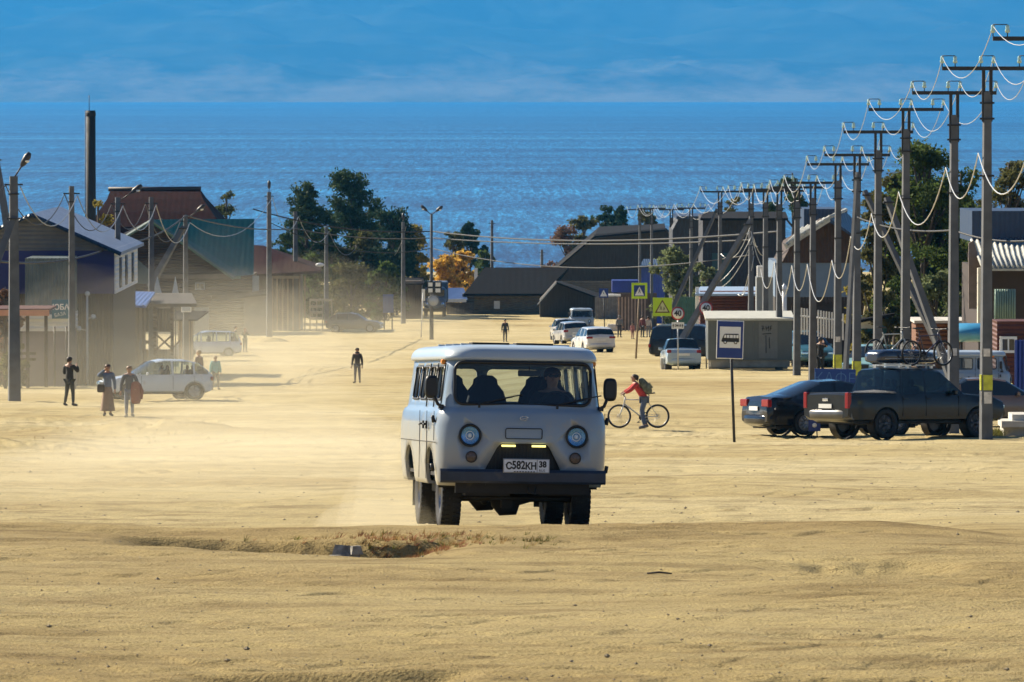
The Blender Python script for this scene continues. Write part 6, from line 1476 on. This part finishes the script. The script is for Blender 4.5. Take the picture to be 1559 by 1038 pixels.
# ================================================================= road signs
def sign_post(r,D,px_b,px_t,row_t,row_b=None,rad=.035,mat=None):
    b=G(px_b,D) ; t=Pt(px_t,row_t,D); m=MB(); m.tube([(b.x,b.y+.05,b.z-.2),(t.x,t.y+.05,t.z)],rad,8); m.build('sign_post',mat or polesteel,r,world=True)
sblue=M('sign_blue',(.008,.035,.20),.45,var=.03); slime=M('sign_lime',(.50,.72,.02),.45,var=.03); sred=M('sign_red',(.45,.03,.04),.45,var=.03)
# bus stop
bs=bthing('bus_stop_sign','blue bus stop sign with black bus pictogram on a thin dark post, nearest sign','sign',1118,139.5)
D_=139.5; sign_post(bs,D_,1118.5,1112,500,rad=.035)
pc=Pt(1111.5,517,D_-.02); W_=.665; H_=.94
pan=thing_part('panel',bs,pc-bs.location); pan.rotation_euler=(0,R(1.6),0)
m=MB(); m.rbox((0,0,0),(W_,.03,H_),.0149); m.build('panel_sheet',white,pan)
m=MB(); m.bbox(-W_/2+.02,W_/2-.02,-.020,-.016,-H_/2+.02,H_/2-.02); m.build('blue_field',sblue,pan)
m=MB(); m.bbox(-W_/2+.075,W_/2-.075,-.026,-.021,-.20,.32); m.build('white_square',white,pan)
m=MB(); y0,y1=-.034,-.027
m.prism([(-.215,-.035),(-.195,.03),(-.15,.13),(-.12,.145),(.19,.15),(.215,.12),(.222,-.02),(.222,-.055),(-.20,-.055)],'Y',y0,y1); m.build('bus_pictogram',blackpaint,pan)
m=MB()
for a,b in ((-.155,-.10),(-.085,-.02),(-.005,.065),(.08,.135),(.15,.205)): 
    m.prism([(a,.045),(b,.045),(b,.12),(a+(.02 if a<-.1 else 0),.12)],'Y',-.040,-.0345)
m.build('bus_windows',white,pan)
for x in (-.12,.135):
    m=MB(); m.lathe([(.043,.003),(.043,-.006),(.001,-.006)],(x,-.034,-.062),'Y',18); m.lathe([(.022,-.0065),(.022,-.009),(.001,-.009)],(x,-.034,-.062),'Y',14,mi=1); m.build('bus_wheel',[blackpaint,white],pan)
def flat(parent,name,pts,y,th,mat): m=MB(); m.prism(pts,'Y',y-th,y); return m.build(name,mat,parent)
def walker(parent,s,y,mat,name='walker_pictogram'):
    m=MB(); m.lathe([(.05*s,0),(.05*s,-.004),(.001,-.004)],(0,y,.20*s),'Y',12)
    for p in ([(-.05,.13),(.04,.13),(.06,-.02),(-.03,-.02)],[(.0,.0),(.06,0),(.15,-.24),(.09,-.25)],[(-.03,0),(.03,0),(-.08,-.25),(-.15,-.24)],[(.03,.12),(.05,.10),(.14,-.02),(.11,-.03)],[(-.05,.12),(-.03,.10),(-.12,-.0),(-.15,.0)]):
        m.prism([(a*s,b*s) for a,b in p],'Y',y-.004,y)
    return m.build(name,mat,parent)
# pedestrian crossing with lime border
D_=300; cs=bthing('crossing_sign','square pedestrian crossing sign with bright lime border above the far group','sign',973,D_); sign_post(cs,D_,968,973,455,rad=.05,mat=M('wood_post',(.22,.16,.10),.8,var=.2))
pc=Pt(973.5,442.5,D_); k_=D_/F; w_=24*k_
pan=thing_part('panel',cs,pc-cs.location); q=w_/2
flat(pan,'lime_border',[(-q,-q),(q,-q),(q,q),(-q,q)],0,.03,slime); q2=q*.70; flat(pan,'blue_field',[(-q2,-q2),(q2,-q2),(q2,q2),(-q2,q2)],-.031,.004,sblue)
t_=q2*.85; flat(pan,'white_triangle',[(-t_,-t_),(t_,-t_),(0,t_*.9)],-.036,.004,white); walker(pan,q2*1.6,-.042,blackpaint)
D_=290; cw=bthing('children_sign','lime-yellow sign with red triangle and children pictogram','sign',1009,D_); sign_post(cw,D_,1009,1009,470,rad=.035)
pc=Pt(1008.5,467,D_); k_=D_/F; pan=thing_part('panel',cw,pc-cw.location); a_=14.5*k_; b_=14*k_
flat(pan,'lime_field',[(-a_,-b_),(a_,-b_),(a_,b_),(-a_,b_)],0,.03,slime)
flat(pan,'red_triangle',[(-11.5*k_,-9*k_),(11.5*k_,-9*k_),(0,11*k_)],-.031,.004,M('tri_dark_red',(.10,.012,.012),.5,var=0)); flat(pan,'inner_triangle',[(-8.8*k_,-7.3*k_),(8.8*k_,-7.3*k_),(0,8.2*k_)],-.036,.004,M('sign_cream',(.62,.62,.30),.5,var=0))
w1_=walker(pan,.42,-.042,blackpaint); w1_.location=(-.08,0,-.05); w2_=walker(pan,.36,-.042,blackpaint); w2_.location=(.08,0,-.08)
def limit(label,px,row,D_,rpx,txt,post_to):
    r=bthing('speed_limit_sign',label,'sign',px,D_); sign_post(r,D_,px+.5,px,row,rad=.03,mat=M('galvanised',(.45,.46,.47),.45,metal=.6,var=.1)); pc=Pt(px,row,D_); k=D_/F; pan=thing_part('panel',r,pc-r.location)
    m=MB(); m.lathe([(rpx*k,.0),(rpx*k,-.02),(.001,-.02)],(0,0,0),'Y',32); m.build('red_ring',sred,pan)
    m=MB(); m.lathe([(rpx*k*.80,-.021),(rpx*k*.80,-.025),(.001,-.025)],(0,0,0),'Y',32); m.build('white_disc',white,pan)
    link_text(txt,rpx*k*1.15,blackpaint,pan,(0,-.028,0),(math.pi/2,0,0),.003,'number',.95,bold=.012); return r,pan,k
r,pan,k=limit('round 40 speed limit sign above a white plate, left of the long brace',1032,477,258,10.2,'40',None)
flat(pan,'white_plate',[(-9.5*k,-23.5*k),(9.5*k,-23.5*k),(9.5*k,-13.5*k),(-9.5*k,-13.5*k)],0,.02,white)
o=link_text('↑3M→↑',.20,blackpaint,pan,(0,-.022,-18.5*k),(math.pi/2,0,0),.002,'plate_lettering',.8); bpy.data.objects.remove(o)
m=MB()
for x in (-7,7): m.prism([((x-1.4)*k,-19*k),((x+1.4)*k,-19*k),(x*k,-15.5*k)],'Y',-.026,-.021); m.bbox((x-.5)*k,(x+.5)*k,-.026,-.021,-21.8*k,-19*k)
m.build('arrow',blackpaint,pan); link_text('3M-8',.15,blackpaint,pan,(0,-.024,-18.6*k),(math.pi/2,0,0),.002,'plate_lettering',.9,bold=.004)
limit('second speed limit sign, partly covered by the long brace',1075,469,262,10.2,'40',None)
D_=455; bc=bthing('blue_crossing_sign','small blue pedestrian crossing sign far off beside the fence','sign',919,D_); sign_post(bc,D_,921,919,450,rad=.04); pc=Pt(919,446,D_); k=D_/F; pan=thing_part('panel',bc,pc-bc.location)
flat(pan,'blue_field',[(-7*k,-7*k),(7*k,-7*k),(7*k,7*k),(-7*k,7*k)],0,.03,sblue); flat(pan,'white_triangle',[(-5.5*k,-5*k),(5.5*k,-5*k),(0,5*k)],-.031,.004,white); walker(pan,7*k*1.1,-.036,blackpaint)
# cafe board
cf=bthing('cafe_sign','blue board lettered КАФЕ standing between the dark sedan and the pickup','sign',1272,160)
D_=158; a=Pt(1240,561.5,D_); b=Pt(1302.5,590,D_); cc=(a+b)/2; pan=thing_part('panel',cf,cc-cf.location); pan.rotation_euler=(0,R(1.5),0)
m=MB(); m.rbox((0,0,0),(b.x-a.x,.05,a.z-b.z),.01); m.build('board',M('cafe_blue',(.010,.05,.24),.5,var=.05),pan)
link_text('КАФЕ',.46,M('cafe_lettering',(.09,.22,.45),.4,var=0),pan,(0,-.028,-.02),(math.pi/2,0,0),.004,'lettering',.95,bold=-.012)
m=MB(); 
for s in (-1,1): m.tube([(s*.45,.05,-.2),(s*.45,.08,gz(cc.x,D_)-cc.z)],.03,6)
m.build('leg',polesteel,pan)
ss=bthing('small_ground_sign','small blue stand sign with white mark under the pickup tailgate','sign',1240,150.5)
m=MB(); m.bbox(-.16,.16,-.02,.02,.12,.42); m.build('board',sblue,ss); m=MB(); m.lathe([(.06,-.021),(.06,-.03),(.001,-.03)],(0,0,.28),'Y',14); m.build('white_mark',white,ss)
for s in (-1,1): m=MB(); m.tube([(s*.06,0,.14),(s*.08,0,-.12)],.018,6); m.build('leg',polesteel,ss)
# ================================================================= trees
def leafmat(name,rgb,trans=.45,var=.35):
    if name in MATS: return MATS[name]
    m=bpy.data.materials.new(name); m.use_nodes=True; nt=m.node_tree; N=nt.nodes; L=nt.links; N.clear(); o=N.new('ShaderNodeOutputMaterial')
    tc=N.new('ShaderNodeTexCoord'); n=N.new('ShaderNodeTexNoise'); n.inputs['Scale'].default_value=1.6; n.inputs['Detail'].default_value=6; L.new(tc.outputs['Object'],n.inputs['Vector'])
    r=N.new('ShaderNodeValToRGB'); e=r.color_ramp.elements; e[0].position=.35; e[0].color=(*[c*(1-var) for c in rgb],1); e[1].position=.65; e[1].color=(*[min(1,c*(1+var)) for c in rgb],1); L.new(n.outputs['Fac'],r.inputs[0])
    d=N.new('ShaderNodeBsdfPrincipled'); d.inputs['Roughness'].default_value=.75; d.inputs['Specular IOR Level'].default_value=.15; t=N.new('ShaderNodeBsdfTranslucent'); L.new(r.outputs[0],d.inputs['Base Color']); L.new(r.outputs[0],t.inputs[0])
    mx=N.new('ShaderNodeMixShader'); mx.inputs[0].default_value=trans; L.new(d.outputs[0],mx.inputs[1]); L.new(t.outputs[0],mx.inputs[2]); L.new(mx.outputs[0],o.inputs[0]); MATS[name]=m; return m
bark=M('bark',(.07,.055,.045),.95,var=.35,scale=6,bump=.02,bscale=8); birchbark=M('birch_bark',(.45,.43,.40),.8,var=.4,scale=4)
def leaves(cents,rads,n,size,flat_=.6,seed=0,asp=.5,needle=False):
    rg=np.random.RandomState(seed); cents=np.array(cents); rads=np.array(rads); w=rads**2; w=w/w.sum(); ci=rg.choice(len(cents),n,p=w)
    d=rg.normal(size=(n,3)); d/=np.linalg.norm(d,axis=1)[:,None]; rr=rads[ci]*(rg.rand(n)**.45)*np.where(rg.rand(n)<.22,1.0+rg.rand(n)*.9,1.0)
    p=cents[ci]+d*rr[:,None]*np.array([1,1,flat_])
    a=rg.normal(size=(n,3)); a/=np.linalg.norm(a,axis=1)[:,None]; b=np.cross(a,rg.normal(size=(n,3))); b/=np.linalg.norm(b,axis=1)[:,None]
    s=size*(.6+.8*rg.rand(n))[:,None]; a=a*s; b=b*s*asp
    v=np.stack([p-a,p+b,p+a,p-b],1).reshape(-1,3)
    me=bpy.data.meshes.new('crown'); me.vertices.add(4*n); me.vertices.foreach_set('co',v.ravel()); me.loops.add(4*n); me.loops.foreach_set('vertex_index',np.arange(4*n,dtype=np.int32)); me.polygons.add(n)
    me.polygons.foreach_set('loop_start',np.arange(0,4*n,4,dtype=np.int32)); me.polygons.foreach_set('loop_total',np.full(n,4,np.int32)); me.update(calc_edges=True); return me
def tree(label,px,rtop,D,wpx,kind='broad',mat=None,n=4500,seed=1,low=.28,lean=0,name='tree',cat='tree',group='trees around the village',rbase=None,leaf=None,clumps=None,bk_=None,density=1):
    g=G(px,D); 
    if rbase: g.z=Pt(px,rbase,D).z
    top=Pt(px,rtop,D).z; h=top-g.z; rad=wpx/2*D/F; rg=random.Random(seed)
    r=thing(name,label,cat,g,0,group); cents=[];rads=[]; m=MB()
    tp=[Vector((lean*h*(t/6)**1.5+rg.uniform(-.02,.02)*h*.3,rg.uniform(-.02,.02)*h*.3,h*.97*t/6-.2)) for t in range(7)]
    m.tube(tp,[h*.022*(1-.13*t) for t in range(7)],7)
    def trunk(z): t=min(max(z/h*6/.97,0),5.99); i=int(t); return tp[i].lerp(tp[i+1],t-i)
    if kind=='conifer':
        L_=clumps or 26
        for k in range(L_):
            f=low+(1-low)*k/L_; rr=rad*(1-f)**.75/(1-low)**.75*rg.uniform(.75,1.1); c=trunk(f*h)
            for q in range(rg.choice((4,5,6))):
                a=rg.uniform(0,6.28); e=c+Vector((math.cos(a)*rr,math.sin(a)*rr,-.10*rr)); m.tube([c,e],[h*.004,h*.002],4); 
                for t_ in (.4,.7,.95): cents.append(c.lerp(e,t_)); rads.append(max(.16,rr*.24))
        cents.append(Vector((0,0,h*.97))+Vector((lean*h,0,0))); rads.append(.15)
    elif kind=='pine':
        for k in range(clumps or 16):
            f=rg.uniform(low,.97); wr_=math.sin(min(1,(1.04-f)/(1-low)*1.25)*math.pi*.5)**.8; a=rg.uniform(0,6.28); rr=rad*wr_*rg.uniform(.35,1)
            c=trunk(max(low*.9,f-.10)*h); e=Vector((math.cos(a)*rr+trunk(f*h).x,math.sin(a)*rr,f*h)); mid=c.lerp(e,.5)+Vector((0,0,.05*rr)); m.tube([c,mid,e],[h*.008,h*.005,h*.002],5)
            for q in range(7): cents.append(e+Vector((rg.uniform(-.6,.6),rg.uniform(-.6,.6),rg.uniform(-.3,.45)))*rad*.5); rads.append(rad*rg.uniform(.09,.25))
    else:
        for k in range(clumps or 26):
            f=rg.uniform(low,.96); u=(f-low)/(1-low); wr_=math.sin(math.pi*min(.97,max(.10,u*.86+.14)))**.6; a=rg.uniform(0,6.28); rr=rad*wr_*rg.uniform(.25,.92)
            c=trunk(max(low*.7,f-.22)*h); e=Vector((math.cos(a)*rr+trunk(f*h).x,math.sin(a)*rr,f*h)); mid=c.lerp(e,.5)+Vector((0,0,-.06*rr)); m.tube([c,mid,e],[h*.009,h*.006,h*.002],5)
            for q in range(4): cents.append(e+Vector((rg.uniform(-.5,.5),rg.uniform(-.5,.5),rg.uniform(-.4,.4)))*rad*.45); rads.append(rad*rg.uniform(.10,.27))
    m.build('trunk',bk_ or bark,r)
    ls=leaf or max(.10,D/F*2.7)
    me=leaves([tuple(c) for c in cents],rads,int(n*density*1.7),ls,.7 if kind!='conifer' else .5,seed); me.materials.append(mat); o=bpy.data.objects.new('crown',me); COL.objects.link(o); o.parent=r; return r
pineg=leafmat('pine_needles',(.045,.075,.028),.25); sprg=leafmat('spruce_needles',(.030,.060,.030),.2); broadg=leafmat('green_leaves',(.075,.11,.028),.45); yel=leafmat('yellow_leaves',(.62,.40,.08),.5,.35); yelg=leafmat('yellow_green_leaves',(.24,.20,.04),.5); oliv=leafmat('olive_leaves',(.10,.10,.035),.45); bare=leafmat('brownish_twigs',(.20,.12,.08),.3); brg=leafmat('bright_leaves',(.16,.19,.09),.5)
tree('left crown of the big pine group behind the dusty car',468,276,535,92,'pine',pineg,7500,3,.22,clumps=26)
tree('tallest dark pine right of centre in the pine group',536,270,545,112,'pine',pineg,9500,5,.25,clumps=30)
tree('lower dark pine at the right of the pine group, above the blue board',598,322,530,105,'pine',sprg,7500,8,.15,clumps=22)
tree('bushy green tree filling the foot of the pine group on the left',478,385,520,80,'broad',broadg,4500,12,.02)
tree('bushy green tree filling the foot of the pine group in the middle',535,395,515,90,'broad',oliv,4500,13,.02)
tree('bushy tree left of the small brown shed',588,400,512,60,'broad',broadg,3500,14,.02)
tree('small sparse larch over the teal roof, left of the dark lamp pole',346,288,545,56,'pine',leafmat('larch_needles',(.10,.11,.04),.4),1300,21,.3,clumps=12)
tree('sparse yellow-green sapling by the foot of the black chimney',150,300,400,46,'broad',yelg,800,22,.55,clumps=10)
tree('yellowing birch left of the double street lamp',632,345,560,66,'broad',yelg,4200,23,.18,bk_=birchbark)
tree('golden willow right behind the double street lamp',672,392,565,66,'broad',yel,4800,24,.05)
tree('golden autumn tree right of the willow, under the dark spruce',705,385,572,54,'broad',yel,4000,25,.08)
tree('slim olive tree between willow and spruce',690,350,600,40,'broad',oliv,1700,27,.2)
tree('dense dark spruce above the golden autumn trees',716,338,620,46,'broad',sprg,5200,28,.12)
tree('low green tree right of the dark spruce',738,375,615,34,'broad',broadg,1800,29,.1)
tree('bare pinkish brown tree beside the barn roof slope',862,345,650,54,'broad',bare,1300,31,.25,clumps=20)
tree('bare bush at the left barn eave',833,395,640,34,'broad',bare,700,32,.1)
tree('leftmost pine over the barn roof',888,330,650,58,'pine',oliv,2800,33,.3)
tree('tallest pine over the barn roof, left of the insulators',921,308,655,50,'pine',pineg,2600,34,.35)
tree('pine over the barn roof behind the leftmost far insulators',950,314,650,44,'pine',sprg,2300,35,.35)
tree('pine over the right end of the barn roof',985,320,650,48,'pine',oliv,2400,36,.35)
tree('bright-leaved poplar behind the children warning sign',1030,372,385,84,'broad',brg,4800,37,.04)
tree('bright leafy bush right of the poplar, crossed by the concrete brace',1070,390,380,50,'broad',brg,2200,38,.04)
tree('olive pine behind the tangle of cables',1112,300,480,62,'pine',oliv,2600,39,.35)
tree('dark pine rising behind the insulators over the dark long house',1207,252,480,66,'pine',pineg,3200,40,.35)
tree('biggest leafy tree, crown rising between the right hand poles',1405,212,246,175,'broad',broadg,12500,41,.16,clumps=44)
tree('leafy tree left of the biggest tree, behind the twin-shafted pole',1335,285,240,88,'broad',oliv,5200,42,.12)
tree('dark leafy tree right of the biggest tree, left of the ribbed roof house',1462,245,250,104,'broad',broadg,6500,43,.12,clumps=34)
tree('leafy tree over the blue clad house at the right edge',1535,232,262,110,'broad',oliv,5200,44,.45,clumps=30)
tree('yellow-green bush below the leaning brace, right of the white pickets',1312,395,262,58,'broad',yelg,3200,45,.03,name='bush',cat='bush')
tree('sunlit shrub behind the log hut wall',1425,415,236,100,'broad',brg,5200,46,.03,name='bush',cat='bush')
tree('wide dark green tree behind the maroon roof, left part of the pine group',455,340,540,70,'broad',broadg,5500,51,.05)
tree('dark green tree standing between the two tallest pines',505,345,538,80,'broad',broadg,6000,52,.05)
tree('dark green tree under the tallest dark pine',560,355,536,84,'broad',oliv,6000,53,.05)
tree('dark green tree right of the tallest dark pine, beside the birch',604,372,545,60,'broad',broadg,4500,54,.05)
tree('tree behind the right hand leaning braces, left part of the leafy mass',1365,262,248,96,'broad',oliv,6500,55,.08)
tree('tree under the right shoulder of the biggest leafy tree',1432,290,247,110,'broad',broadg,8000,56,.05)
tree('small tree left of the ribbed roof house wall',1478,300,240,60,'broad',broadg,4500,57,.05)
tree('brownish hedge bush at the left edge behind the nearest pole',8,425,254,56,'broad',bare,2600,61,.02,name='bush',cat='bush')
tree('low dark bush at the left edge under the canopy',22,520,246,50,'broad',oliv,1800,62,.02,name='bush',cat='bush')
# ================================================================= tufts, stones, debris
def tuft(m,p,s,rg,n=14,mi=0):
    for k in range(n):
        a=rg.uniform(0,6.28); l=s*rg.uniform(.6,1.2); b=p+Vector((math.cos(a),math.sin(a),0))*s*.25*rg.random(); t=b+Vector((math.cos(a)*l*.5+.25*l,math.sin(a)*l*.4,l*.55)); w_=Vector((-math.sin(a),math.cos(a),0))*s*.035
        m.add([b-w_,b+w_,t],[(0,1,2)],mi)
rg=random.Random(5); m=MB()
gm=[leafmat('dry_grass',(.30,.20,.08),.4),leafmat('dull_green_grass',(.12,.12,.03),.4),leafmat('rust_grass',(.26,.12,.06),.4)]
for k in range(420):   # around the gully
    x=rg.gauss(-1.1,.5) if k<300 else rg.uniform(-3.2,.4); y=54.2+rg.gauss(0,.55)+(.9*(x+.5)*-.35 if x>-.5 else 0); m_i=rg.choice((0,0,2,2,1)) if x<-.3 else rg.choice((0,1,1))
    tuft(m,Vector((x,y,onground(x,y)-.01)),rg.uniform(.05,.13),rg,12,m_i)
for k in range(160):
    x=rg.uniform(-12,14); y=rg.uniform(29,120); 
    if abs(x)>y*.1: continue
    tuft(m,Vector((x,y,onground(x,y)-.01)),rg.uniform(.02,.05),rg,8,0)
for k in range(260):
    x=-9.3+rg.gauss(0,1.5); y=146+rg.gauss(0,5); tuft(m,Vector((x,y,onground(x,y))),rg.uniform(.06,.14),rg,8,rg.choice((0,1)))
for k in range(60):
    q=G(rg.uniform(1508,1535),rg.uniform(149,153)); tuft(m,q,rg.uniform(.2,.4),rg,12,1)
tag(m.build('grass',gm,fixn=False),'dry and greenish grass tufts in the gully and on the sand','grass',kind='stuff')
m=MB(); rg=random.Random(9)
for k in range(1500):
    y=28+ (rg.random()**1.6)*120; x=rg.uniform(-.1,.1)*y; s=rg.uniform(.004,.011)*(1 if y<60 else 1.8); z=onground(x,y)
    if rg.random()<.04: s*=2.2
    vs=[Vector((x,y,z+s*.3))+Vector((rg.gauss(0,.4),rg.gauss(0,.4),rg.gauss(0,.22))).normalized()*s*rg.uniform(.7,1.2) for _ in range(6)]
    me_v=[Vector((x+s*dx*rg.uniform(.7,1.3),y+s*dy*rg.uniform(.7,1.3),z+s*dz*rg.uniform(.6,1.1))) for dx,dy,dz in ((1,0,.2),(0,1,.2),(-1,0,.2),(0,-1,.2),(0,0,.9),(0,0,-.5))]
    m.add(me_v,[(0,1,4),(1,2,4),(2,3,4),(3,0,4),(1,0,5),(2,1,5),(3,2,5),(0,3,5)])
tag(m.build('pebbles',M('pebble_stone',(.22,.18,.12),.9,var=.4,scale=20),fixn=False),'small pebbles and clods scattered over the sand','pebbles',kind='stuff')
# stone slab in the gully
g_=Pt(527,821,53.9); sb=thing('stone_slab','flat blue-grey stone slab tilted in the grassy gully before the minibus','stone',(g_.x,54.05,onground(g_.x,54.0)+.05))
m=MB(); m.box((0,0,.05),(.27,.10,.13),rz=R(-6),ry=R(4),rx=R(-16),taper=(.86,.7)); m.box((.09,-.05,.08),(.12,.08,.08),rz=.4,taper=(.7,.7)); m.box((-.10,-.10,.01),(.14,.08,.05),rz=.2,taper=(.8,.8)); m.build('slab_body',M('blue_grey_stone',(.26,.245,.21),.85,var=.5,scale=14,bump=.02,bscale=18),sb)
stk=thing('stick','short dark stick lying on the sand right of the gully','stick',(Pt(1000,885,47).x,46.2,onground(Pt(1000,885,47).x,46.2)+.01))
m=MB(); m.tube([(-.10,0,0),(0,.01,.008),(.10,-.02,.0)],[.008,.010,.006],6); m.build('twig',bark,stk)
# ================================================================= dust
dm=bpy.data.materials.new('dust'); dm.use_nodes=True; N=dm.node_tree.nodes; L=dm.node_tree.links; N.clear(); o=N.new('ShaderNodeOutputMaterial'); pv=N.new('ShaderNodeVolumePrincipled')
pv.inputs['Color'].default_value=(.97,.90,.70,1); pv.inputs['Anisotropy'].default_value=.45; pv.inputs['Density'].default_value=.0016
L.new(pv.outputs[0],o.inputs['Volume'])
dm2=dm.copy(); dm2.name='dust_thick'; [setattr(n.inputs['Density'],'default_value',.06) for n in dm2.node_tree.nodes if n.type=='PRINCIPLED_VOLUME']
dm4=dm.copy(); dm4.name='dust_far'; [setattr(n.inputs['Density'],'default_value',.0008) for n in dm4.node_tree.nodes if n.type=='PRINCIPLED_VOLUME']
dm3=dm.copy(); dm3.name='dust_street'; [setattr(n.inputs['Density'],'default_value',.0042) for n in dm3.node_tree.nodes if n.type=='PRINCIPLED_VOLUME']
def dust(label,xa,xb,ya,yb,hh,mat=dm,seed=1):
    # a low rolling sheet of suspended dust lying on the street
    nx_,ny_=26,26; m=MB(); top=[];bot=[]
    for j in range(ny_):
        for i in range(nx_):
            u=i/(nx_-1)*2-1; v=j/(ny_-1)*2-1; x=(xa+xb)/2+(xb-xa)/2*u; y=(ya+yb)/2+(yb-ya)/2*v
            q=max(0,1-abs(u)**2.2)*max(0,1-abs(v)**2.2); n_=float(fbm(np.array(x*.16),np.array(y*.05),3,seed)); z0=gz(x,y)-.6; top.append((x,y,z0+.62+hh*(q**.6)*(1+.5*n_)*(.05+.95*(q>0))+.02)); bot.append((x,y,z0))
    vs=top+bot; n0=nx_*ny_; fs=[]
    for j in range(ny_-1):
        for i in range(nx_-1):
            a=j*nx_+i; fs.append((a,a+1,a+nx_+1,a+nx_)); fs.append((n0+a,n0+a+nx_,n0+a+nx_+1,n0+a+1))
    edge=[i for i in range(nx_)]+[j*nx_+nx_-1 for j in range(1,ny_)]+[(ny_-1)*nx_+i for i in range(nx_-2,-1,-1)]+[j*nx_ for j in range(ny_-2,0,-1)]
    for a,b in zip(edge,edge[1:]+edge[:1]): fs.append((a,n0+a,n0+b,b))
    m.add(vs,fs,smooth=True); o=m.build('dust_cloud',mat); return tag(o,label,'dust',kind='stuff')
for k,(hh,f) in enumerate(((2.2,1.0),(4.2,.86),(6.5,.7))):
    t_=('lowest','middle','topmost')[k]
    dust('%s layer of pale dust drifting over the left side of the street'%t_,-15.8-11*f,-15.8+11*f,258-72*f,258+80*f,hh,seed=2+k)
    dust('%s layer of dust hanging before the houses at the bottom of the street'%t_,-15-17*f,-15+17*f,400-95*f,400+100*f,hh*.9,mat=dm4,seed=7+k)
for k,(hh,f) in enumerate(((.5,1.0),(.9,.85),(1.35,.7),(1.9,.55))):
    dust('%s sheet of dust thrown up behind the nearest minibus'%('thinnest','second','third','highest')[k],-4.6-5.6*f,-4.6+4.6*f,92-26*f,92+50*f,hh,mat=dm3,seed=12+k)
for k,(hh,f) in enumerate(((.35,1.0),(.6,.72),(.85,.5))):
    dust('%s puff of dust kicked up at the rear wheel of the nearest minibus'%('wide low','middle','tall narrow')[k],-1.45-.85*f,-1.45+.75*f,66.6-1.6*f,66.6+2.2*f,hh,mat=dm2,seed=24+k)
